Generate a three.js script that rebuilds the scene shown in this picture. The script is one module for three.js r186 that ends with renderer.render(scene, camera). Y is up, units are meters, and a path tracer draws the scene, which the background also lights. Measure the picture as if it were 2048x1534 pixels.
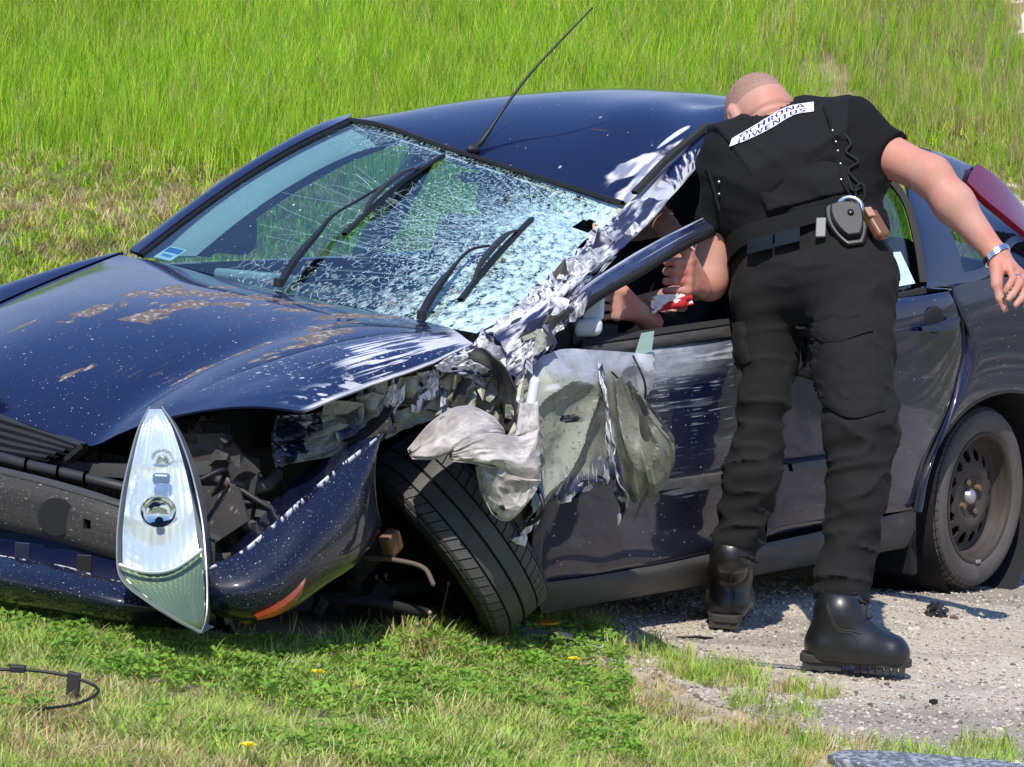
import * as THREE from 'three';
import { mergeGeometries, mergeVertices, toCreasedNormals } from 'three/addons/utils/BufferGeometryUtils.js';
import { RoundedBoxGeometry } from 'three/addons/geometries/RoundedBoxGeometry.js';

// ---------------------------------------------------------------- camera, sky, sun, exposure
const scene = new THREE.Scene();
const camera = new THREE.PerspectiveCamera(15.434, 1024 / 767, 0.1, 400);
camera.position.set(-5.1269, 1.3921, 4.972);
{
  const f = new THREE.Vector3(0.78795, -0.09077, -0.60901), u = new THREE.Vector3(0.04633, 0.99501, -0.08837);
  camera.up.copy(u); camera.lookAt(camera.position.clone().add(f));
}
const renderer = new THREE.WebGLRenderer({ antialias: true });
renderer.setSize(1024, 767);
renderer.toneMapping = THREE.LinearToneMapping;
renderer.toneMappingExposure = 1.0;
renderer.shadowMap.enabled = true;
{
  const W = 512, H = 256, d = new Float32Array(W * H * 4);
  for (let j = 0; j < H; j++) for (let i = 0; i < W; i++) {
    const e = ((j + 0.5) / H - 0.5) * Math.PI, o = 4 * (j * W + i), s = Math.sin(e);
    const k = s > 0 ? Math.pow(1 - s, 3.2) : 1, g = Math.min(1, Math.max(0, -s * 12));
    const sky = [0.16 + 0.66 * k, 0.34 + 0.56 * k, 0.86 + 0.16 * k], gr = [0.16, 0.2, 0.07];
    for (let c = 0; c < 3; c++) d[o + c] = (sky[c] * (1 - g) + gr[c] * g) * 0.95;
    d[o + 3] = 1;
  }
  const sky = new THREE.DataTexture(d, W, H, THREE.RGBAFormat, THREE.FloatType);
  sky.mapping = THREE.EquirectangularReflectionMapping; sky.magFilter = THREE.LinearFilter; sky.needsUpdate = true;
  scene.background = sky; scene.environment = sky; scene.environmentIntensity = 1;
}
const sun = new THREE.DirectionalLight(new THREE.Color(1.0, 0.94, 0.84), 4.8);
sun.position.set(-5.8, 12, 3.9);
sun.target.position.set(1.2, 0.5, 0);
sun.castShadow = true; sun.shadow.mapSize.set(4096, 4096); sun.shadow.radius = 1;
Object.assign(sun.shadow.camera, { left: -9, right: 12, top: 14, bottom: -8, near: 0.5, far: 60 });
scene.add(sun, sun.target);

// ---------------------------------------------------------------- helpers
const V = (x, y, z) => new THREE.Vector3(x, y, z);
const mul32 = (a) => () => { a |= 0; a = (a + 0x6d2b79f5) | 0; let t = Math.imul(a ^ (a >>> 15), 1 | a); t = (t + Math.imul(t ^ (t >>> 7), 61 | t)) ^ t; return ((t ^ (t >>> 14)) >>> 0) / 4294967296; };
const rnd = mul32(77);
const hash = (x, y, z) => { let h = Math.imul(x, 374761393) ^ Math.imul(y, 668265263) ^ Math.imul(z, 1274126177); h = Math.imul(h ^ (h >>> 13), 1274126177); return ((h ^ (h >>> 16)) >>> 0) / 4294967296; };
const lerp = (a, b, t) => a + (b - a) * t, clamp = (x, a = 0, b = 1) => (x < a ? a : x > b ? b : x);
const sstep = (a, b, x) => { const t = clamp((x - a) / (b - a)); return t * t * (3 - 2 * t); };
function noise(x, y, z = 0) {
  const X = Math.floor(x), Y = Math.floor(y), Z = Math.floor(z);
  let a = x - X, b = y - Y, c = z - Z; a = a * a * (3 - 2 * a); b = b * b * (3 - 2 * b); c = c * c * (3 - 2 * c);
  const l = (z0) => lerp(lerp(hash(X, Y, z0), hash(X + 1, Y, z0), a), lerp(hash(X, Y + 1, z0), hash(X + 1, Y + 1, z0), a), b);
  return lerp(l(Z), c > 0 ? l(Z + 1) : 0, c);
}
const fbm = (x, y, z = 0, n = 4) => { let s = 0, a = 0.5, t = 0; for (let i = 0; i < n; i++) { s += a * noise(x, y, z + i * 17); t += a; a *= 0.5; x *= 2.03; y *= 2.03; z *= 2.03; } return s / t; };
const ridge = (x, y, z = 0) => 1 - Math.abs(2 * noise(x, y, z) - 1);
const C = (r, g, b) => new THREE.Color().setRGB(r, g, b);

const used = {};
function numbered(n) { const k = (used[n] = (used[n] ?? -1) + 1); return k ? n + '_' + String(k).padStart(3, '0') : n; }
function thing(name, label, category, at = V(0, 0, 0), group) {
  const o = new THREE.Group(); o.name = numbered(name); o.position.copy(at); o.userData = { label, category };
  if (group) o.userData.group = group;
  scene.add(o); return o;
}
function offsetOf(o) { const p = V(0, 0, 0); while (o && o !== scene) { p.add(o.position); o = o.parent; } return p; }
// geometry is given in world coordinates; it is moved into its parent's own frame
function part(name, geo, mat, parent, extra) {
  const g = geo.clone(), p = offsetOf(parent); g.translate(-p.x, -p.y, -p.z);
  const m = new THREE.Mesh(g, mat); m.name = name; m.castShadow = m.receiveShadow = true;
  if (extra) m.userData = extra;
  parent.add(m); return m;
}
function solo(name, geo, mat, label, category, group) {
  geo.computeBoundingBox(); const b = geo.boundingBox, at = V((b.min.x + b.max.x) / 2, b.min.y, (b.min.z + b.max.z) / 2);
  const g = geo.clone(); g.translate(-at.x, -at.y, -at.z);
  const m = new THREE.Mesh(g, mat); m.name = numbered(name); m.position.copy(at); m.castShadow = m.receiveShadow = true;
  m.userData = { label, category }; if (group) m.userData.group = group;
  scene.add(m); return m;
}
function struct(name, geo, mat, kind = 'structure', label) {
  const m = new THREE.Mesh(geo, mat); m.name = name; m.castShadow = m.receiveShadow = true; m.userData.kind = kind; if (label) m.userData.label = label;
  scene.add(m); return m;
}

function makeGeo(pos, idx, uv, col) {
  const g = new THREE.BufferGeometry();
  g.setAttribute('position', new THREE.Float32BufferAttribute(pos, 3));
  if (uv) g.setAttribute('uv', new THREE.Float32BufferAttribute(uv, 2));
  if (col) g.setAttribute('color', new THREE.Float32BufferAttribute(col, 3));
  g.setIndex(idx); g.computeVertexNormals(); return g;
}
const curve = (pts, closed = false, kind = 'centripetal') => { const c = new THREE.CatmullRomCurve3(pts, closed, kind); c.arcLengthDivisions = 120; return (t) => c.getPointAt(clamp(t)); };
const line = (a, b) => (t) => a.clone().lerp(b, t);
const fn = (c) => (typeof c === 'function' ? c : c.length === 2 ? line(c[0], c[1]) : curve(c));
/** Coons patch: c0 (t=0) and c1 (t=1) run along s; d0 (s=0) and d1 (s=1) along t. o: bulge, bulgeDir, disp(s,t,p), thick, uvw, uvh */
function coons(c0, c1, d0, d1, nu, nv, o = {}) {
  c0 = fn(c0); c1 = fn(c1); d0 = d0 ? fn(d0) : line(c0(0), c1(0)); d1 = d1 ? fn(d1) : line(c0(1), c1(1));
  const P = [], A = c0(0), B = c0(1), E = c1(0), F = c1(1);
  for (let j = 0; j <= nv; j++) for (let i = 0; i <= nu; i++) {
    const s = i / nu, t = j / nv, a = c0(s), b = c1(s), d = d0(t), e = d1(t), p = V(0, 0, 0);
    p.addScaledVector(a, 1 - t).addScaledVector(b, t).addScaledVector(d, 1 - s).addScaledVector(e, s)
      .addScaledVector(A, -(1 - s) * (1 - t)).addScaledVector(B, -s * (1 - t)).addScaledVector(E, -(1 - s) * t).addScaledVector(F, -s * t);
    P.push(p);
  }
  return sheet(P, nu, nv, o);
}
const nrm = (P, nu, i, j, nv) => {
  const at = (a, b) => P[clamp(b, 0, nv) * (nu + 1) + clamp(a, 0, nu)];
  return at(i + 1, j).clone().sub(at(i - 1, j)).cross(at(i, j + 1).clone().sub(at(i, j - 1))).normalize();
};
/** grid of points -> a sheet with thickness; the front faces side `flip` */
function sheet(P, nu, nv, o = {}) {
  const sg = o.flip ? -1 : 1, N = [], n0 = (nu + 1) * (nv + 1);
  let Q = P;
  for (let pass = 0; pass < 2; pass++) {
    N.length = 0;
    for (let j = 0; j <= nv; j++) for (let i = 0; i <= nu; i++) N.push(nrm(Q, nu, i, j, nv).multiplyScalar(sg));
    if (pass) break;
    if (!o.bulge && !o.disp && !o.move) break;
    Q = Q.map((p, k) => {
      const s = (k % (nu + 1)) / nu, t = Math.floor(k / (nu + 1)) / nv; let h = 0;
      if (o.bulge) h += o.bulge * Math.pow(16 * s * (1 - s) * t * (1 - t), o.bulgePow ?? 0.7);
      if (o.disp) h += o.disp(s, t, p);
      const r = p.clone().addScaledVector(o.dir ?? N[k], h);
      if (o.move) r.add(o.move(s, t, p));
      return r;
    });
  }
  const th = o.thick ?? 0, pos = [], uv = [], idx = [];
  for (let k = 0; k < n0; k++) { pos.push(...Q[k].toArray()); uv.push((k % (nu + 1)) / nu * (o.uvw ?? 1), Math.floor(k / (nu + 1)) / nv * (o.uvh ?? 1)); }
  const hole = o.hole, tri = (a, b, c) => (o.flip ? idx.push(a, c, b) : idx.push(a, b, c));
  const open = (i, j) => hole && i >= 0 && j >= 0 && i < nu && j < nv && hole((i + 0.5) / nu, (j + 0.5) / nv);
  const w = nu + 1;
  for (let j = 0; j < nv; j++) for (let i = 0; i < nu; i++) { if (open(i, j)) continue; const a = j * w + i; tri(a, a + 1, a + w + 1); tri(a, a + w + 1, a + w); }
  if (th) {
    for (let k = 0; k < n0; k++) { pos.push(...Q[k].clone().addScaledVector(N[k], -th).toArray()); uv.push(uv[2 * k], uv[2 * k + 1]); }
    for (let j = 0; j < nv; j++) for (let i = 0; i < nu; i++) { if (open(i, j)) continue; const a = n0 + j * w + i; tri(a, a + w + 1, a + 1); tri(a, a + w, a + w + 1); }
    // borders get vertices of their own so that edges stay crisp
    const gone = (i, j) => i < 0 || j < 0 || i >= nu || j >= nv || open(i, j);
    const edge = (a, b) => { const m = pos.length / 3; for (const k of [a, b, a + n0, b + n0]) { pos.push(pos[3 * k], pos[3 * k + 1], pos[3 * k + 2]); uv.push(uv[2 * k], uv[2 * k + 1]); } tri(m, m + 2, m + 1); tri(m + 1, m + 2, m + 3); };
    for (let j = 0; j < nv; j++) for (let i = 0; i < nu; i++) {
      if (open(i, j)) continue; const a = j * w + i;
      if (gone(i, j - 1)) edge(a, a + 1); if (gone(i, j + 1)) edge(a + w + 1, a + w);
      if (gone(i - 1, j)) edge(a + w, a); if (gone(i + 1, j)) edge(a + 1, a + w + 1);
    }
  }
  return makeGeo(pos, idx, uv);
}
function tube(pts, r, seg = 24, rad = 8, taper) {
  const c = new THREE.CatmullRomCurve3(pts, false, 'centripetal');
  const g = new THREE.TubeGeometry(c, seg, 1, rad, false), p = g.attributes.position;
  for (let i = 0; i <= seg; i++) { const t = i / seg, ctr = c.getPointAt(t), k = taper ? taper(t) * r : r; for (let j = 0; j <= rad; j++) { const n = i * (rad + 1) + j, v = V(p.getX(n), p.getY(n), p.getZ(n)).sub(ctr).multiplyScalar(k).add(ctr); p.setXYZ(n, v.x, v.y, v.z); } }
  const caps = [];
  for (const t of [0, 1]) { const s = new THREE.SphereGeometry(1, rad, 5); const k = (taper ? taper(t) : 1) * r; s.scale(k, k, k); const q = c.getPointAt(t); s.translate(q.x, q.y, q.z); caps.push(s); }
  return mergeGeometries([g, ...caps]);
}
/** a bar with a rectangular section w (along `up`) x d along a polyline */
function bar(pts, w, d, up, n = 16, prof) {
  const c = curve(pts), P = [], sec = [[-1, -1], [-1, -0.6], [-0.8, 1], [0.8, 1], [1, -0.6], [1, -1], [-1, -1]];
  const m = sec.length - 1;
  for (let j = 0; j <= m; j++) for (let i = 0; i <= n; i++) {
    const t = i / n, p = c(t), tg = c(Math.min(1, t + 0.01)).sub(c(Math.max(0, t - 0.01))).normalize();
    const side = up.clone().cross(tg).normalize(), u2 = tg.clone().cross(side).normalize(), k = prof ? prof(t) : 1;
    P.push(p.addScaledVector(side, sec[j][0] * w / 2 * k).addScaledVector(u2, sec[j][1] * d / 2 * k));
  }
  const g = sheet(P, n, m); 
  return toCreasedNormals(g.toNonIndexed(), 0.6);
}
function plate(pts, thick, o = {}) { // flat-ish polygon given in 3D
  const c = pts.reduce((a, p) => a.add(p), V(0, 0, 0)).divideScalar(pts.length); let n = V(0, 0, 0);
  for (let i = 0; i < pts.length; i++) n.add(pts[i].clone().sub(c).cross(pts[(i + 1) % pts.length].clone().sub(c))); n.normalize();
  const x = pts[0].clone().sub(c).normalize(), y = n.clone().cross(x), sh = new THREE.Shape();
  pts.forEach((p, i) => { const d = p.clone().sub(c); sh[i ? 'lineTo' : 'moveTo'](d.dot(x), d.dot(y)); });
  const g = new THREE.ExtrudeGeometry(sh, { depth: thick, bevelEnabled: !!o.bevel, bevelThickness: o.bevel ?? 0, bevelSize: o.bevel ?? 0, bevelSegments: 2, steps: 1 });
  g.translate(0, 0, -thick / 2); g.applyMatrix4(new THREE.Matrix4().makeBasis(x, y, n).setPosition(c)); return g;
}
function put(g, pos, x, y, z) { const m = new THREE.Matrix4().makeBasis(x.clone().normalize(), y.clone().normalize(), z.clone().normalize()).setPosition(pos); g.applyMatrix4(m); return g; }
function frame(z, hint = V(0, 1, 0)) { z = z.clone().normalize(); const x = hint.clone().cross(z).normalize(); return [x, z.clone().cross(x), z]; }
const box = (w, h, d, r = 0.004, s = 2) => new RoundedBoxGeometry(w, h, d, s, Math.min(r, w / 2.1, h / 2.1, d / 2.1));

/** naive surface nets over the field f(x,y,z) (negative inside) */
function nets(f, lo, hi, cell) {
  const nx = Math.ceil((hi.x - lo.x) / cell) + 1, ny = Math.ceil((hi.y - lo.y) / cell) + 1, nz = Math.ceil((hi.z - lo.z) / cell) + 1;
  const F = new Float32Array(nx * ny * nz), at = (i, j, k) => i + nx * (j + ny * k);
  const step = 4, big = cell * step * 1.8;
  // coarse pass: skip blocks far from the surface
  F.fill(1);
  for (let k = 0; k < nz; k += step) for (let j = 0; j < ny; j += step) for (let i = 0; i < nx; i += step) {
    const cx = lo.x + (i + step / 2) * cell, cy = lo.y + (j + step / 2) * cell, cz = lo.z + (k + step / 2) * cell, d = f(cx, cy, cz);
    const far = Math.abs(d) > big + 0.03;
    for (let c = k; c < Math.min(nz, k + step); c++) for (let b = j; b < Math.min(ny, j + step); b++) for (let a = i; a < Math.min(nx, i + step); a++)
      F[at(a, b, c)] = far ? d : f(lo.x + a * cell, lo.y + b * cell, lo.z + c * cell);
  }
  const id = new Int32Array(nx * ny * nz).fill(-1), pos = [], idx = [];
  for (let k = 0; k < nz - 1; k++) for (let j = 0; j < ny - 1; j++) for (let i = 0; i < nx - 1; i++) {
    let m = 0, n = 0, sx = 0, sy = 0, sz = 0; const v = [];
    for (let q = 0; q < 8; q++) { const d = F[at(i + (q & 1), j + ((q >> 1) & 1), k + (q >> 2))]; v.push(d); if (d < 0) m |= 1 << q; }
    if (m === 0 || m === 255) continue;
    for (let q = 0; q < 8; q++) for (const b of [1, 2, 4]) { if (q & b) continue; const r = q | b; if ((v[q] < 0) === (v[r] < 0)) continue; const t = v[q] / (v[q] - v[r]); n++;
      sx += (q & 1) + (b === 1 ? t : 0); sy += ((q >> 1) & 1) + (b === 2 ? t : 0); sz += (q >> 2) + (b === 4 ? t : 0); }
    id[at(i, j, k)] = pos.length / 3; pos.push(lo.x + (i + sx / n) * cell, lo.y + (j + sy / n) * cell, lo.z + (k + sz / n) * cell);
  }
  const quad = (a, b, c, d, fl) => { if (a < 0 || b < 0 || c < 0 || d < 0) return; fl ? idx.push(a, c, b, a, d, c) : idx.push(a, b, c, a, c, d); };
  for (let k = 1; k < nz - 1; k++) for (let j = 1; j < ny - 1; j++) for (let i = 1; i < nx - 1; i++) {
    const s = F[at(i, j, k)] < 0;
    if (s !== (F[at(i + 1, j, k)] < 0)) quad(id[at(i, j - 1, k - 1)], id[at(i, j, k - 1)], id[at(i, j, k)], id[at(i, j - 1, k)], !s);
    if (s !== (F[at(i, j + 1, k)] < 0)) quad(id[at(i - 1, j, k - 1)], id[at(i - 1, j, k)], id[at(i, j, k)], id[at(i, j, k - 1)], !s);
    if (s !== (F[at(i, j, k + 1)] < 0)) quad(id[at(i - 1, j - 1, k)], id[at(i, j - 1, k)], id[at(i, j, k)], id[at(i - 1, j, k)], !s);
  }
  return makeGeo(pos, idx);
}
function boxUV(g, scale = 1) { // uv in metres from the dominant axis, for small-scale bump on free shapes
  const p = g.attributes.position, n = g.attributes.normal, uv = [];
  for (let i = 0; i < p.count; i++) { const a = Math.abs(n.getX(i)), c = Math.abs(n.getZ(i)); uv.push((a > c ? p.getZ(i) : p.getX(i)) * scale, p.getY(i) * scale); }
  g.setAttribute('uv', new THREE.Float32BufferAttribute(uv, 2)); return g;
}
// distance fields
const smin = (a, b, k) => { const h = Math.max(k - Math.abs(a - b), 0) / k; return Math.min(a, b) - h * h * k * 0.25; };
const cap = (a, b, ra, rb) => { const bx = b.x - a.x, by = b.y - a.y, bz = b.z - a.z, L = bx * bx + by * by + bz * bz; return (x, y, z) => { const px = x - a.x, py = y - a.y, pz = z - a.z, t = clamp((px * bx + py * by + pz * bz) / L), dx = px - bx * t, dy = py - by * t, dz = pz - bz * t; return Math.sqrt(dx * dx + dy * dy + dz * dz) - (ra + (rb - ra) * t); }; };
const ell = (c, X, Y, Z, rx, ry, rz) => (x, y, z) => { const dx = x - c.x, dy = y - c.y, dz = z - c.z, a = (dx * X.x + dy * X.y + dz * X.z) / rx, b = (dx * Y.x + dy * Y.y + dz * Y.z) / ry, e = (dx * Z.x + dy * Z.y + dz * Z.z) / rz, l = Math.sqrt(a * a + b * b + e * e); return (l - 1) * Math.min(rx, ry, rz); };
const blend = (list, k) => (x, y, z) => { let d = list[0](x, y, z); for (let i = 1; i < list.length; i++) d = smin(d, list[i](x, y, z), k); return d; };
function boundsOf(pts, pad) { const b = new THREE.Box3().setFromPoints(pts); b.expandByScalar(pad); return [b.min, b.max]; }

// textures: fn(u, v) -> [r, g, b] linear 0..1
function tex(w, h, f, o = {}) {
  const d = new Uint8Array(w * h * 4), srgb = o.srgb ?? true, e = (x) => (srgb ? (x <= 0.0031308 ? 12.92 * x : 1.055 * Math.pow(x, 1 / 2.4) - 0.055) : x) * 255;
  for (let j = 0; j < h; j++) for (let i = 0; i < w; i++) { const c = f((i + 0.5) / w, (j + 0.5) / h), k = 4 * (j * w + i); d[k] = clamp(e(c[0]), 0, 255); d[k + 1] = clamp(e(c[1]), 0, 255); d[k + 2] = clamp(e(c[2]), 0, 255); d[k + 3] = 255; }
  const t = new THREE.DataTexture(d, w, h); t.colorSpace = srgb ? THREE.SRGBColorSpace : THREE.NoColorSpace;
  t.wrapS = t.wrapT = o.clamp ? THREE.ClampToEdgeWrapping : THREE.RepeatWrapping; t.magFilter = t.minFilter = THREE.LinearFilter; t.needsUpdate = true; return t;
}
const mixc = (a, b, t) => [lerp(a[0], b[0], t), lerp(a[1], b[1], t), lerp(a[2], b[2], t)];

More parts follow.
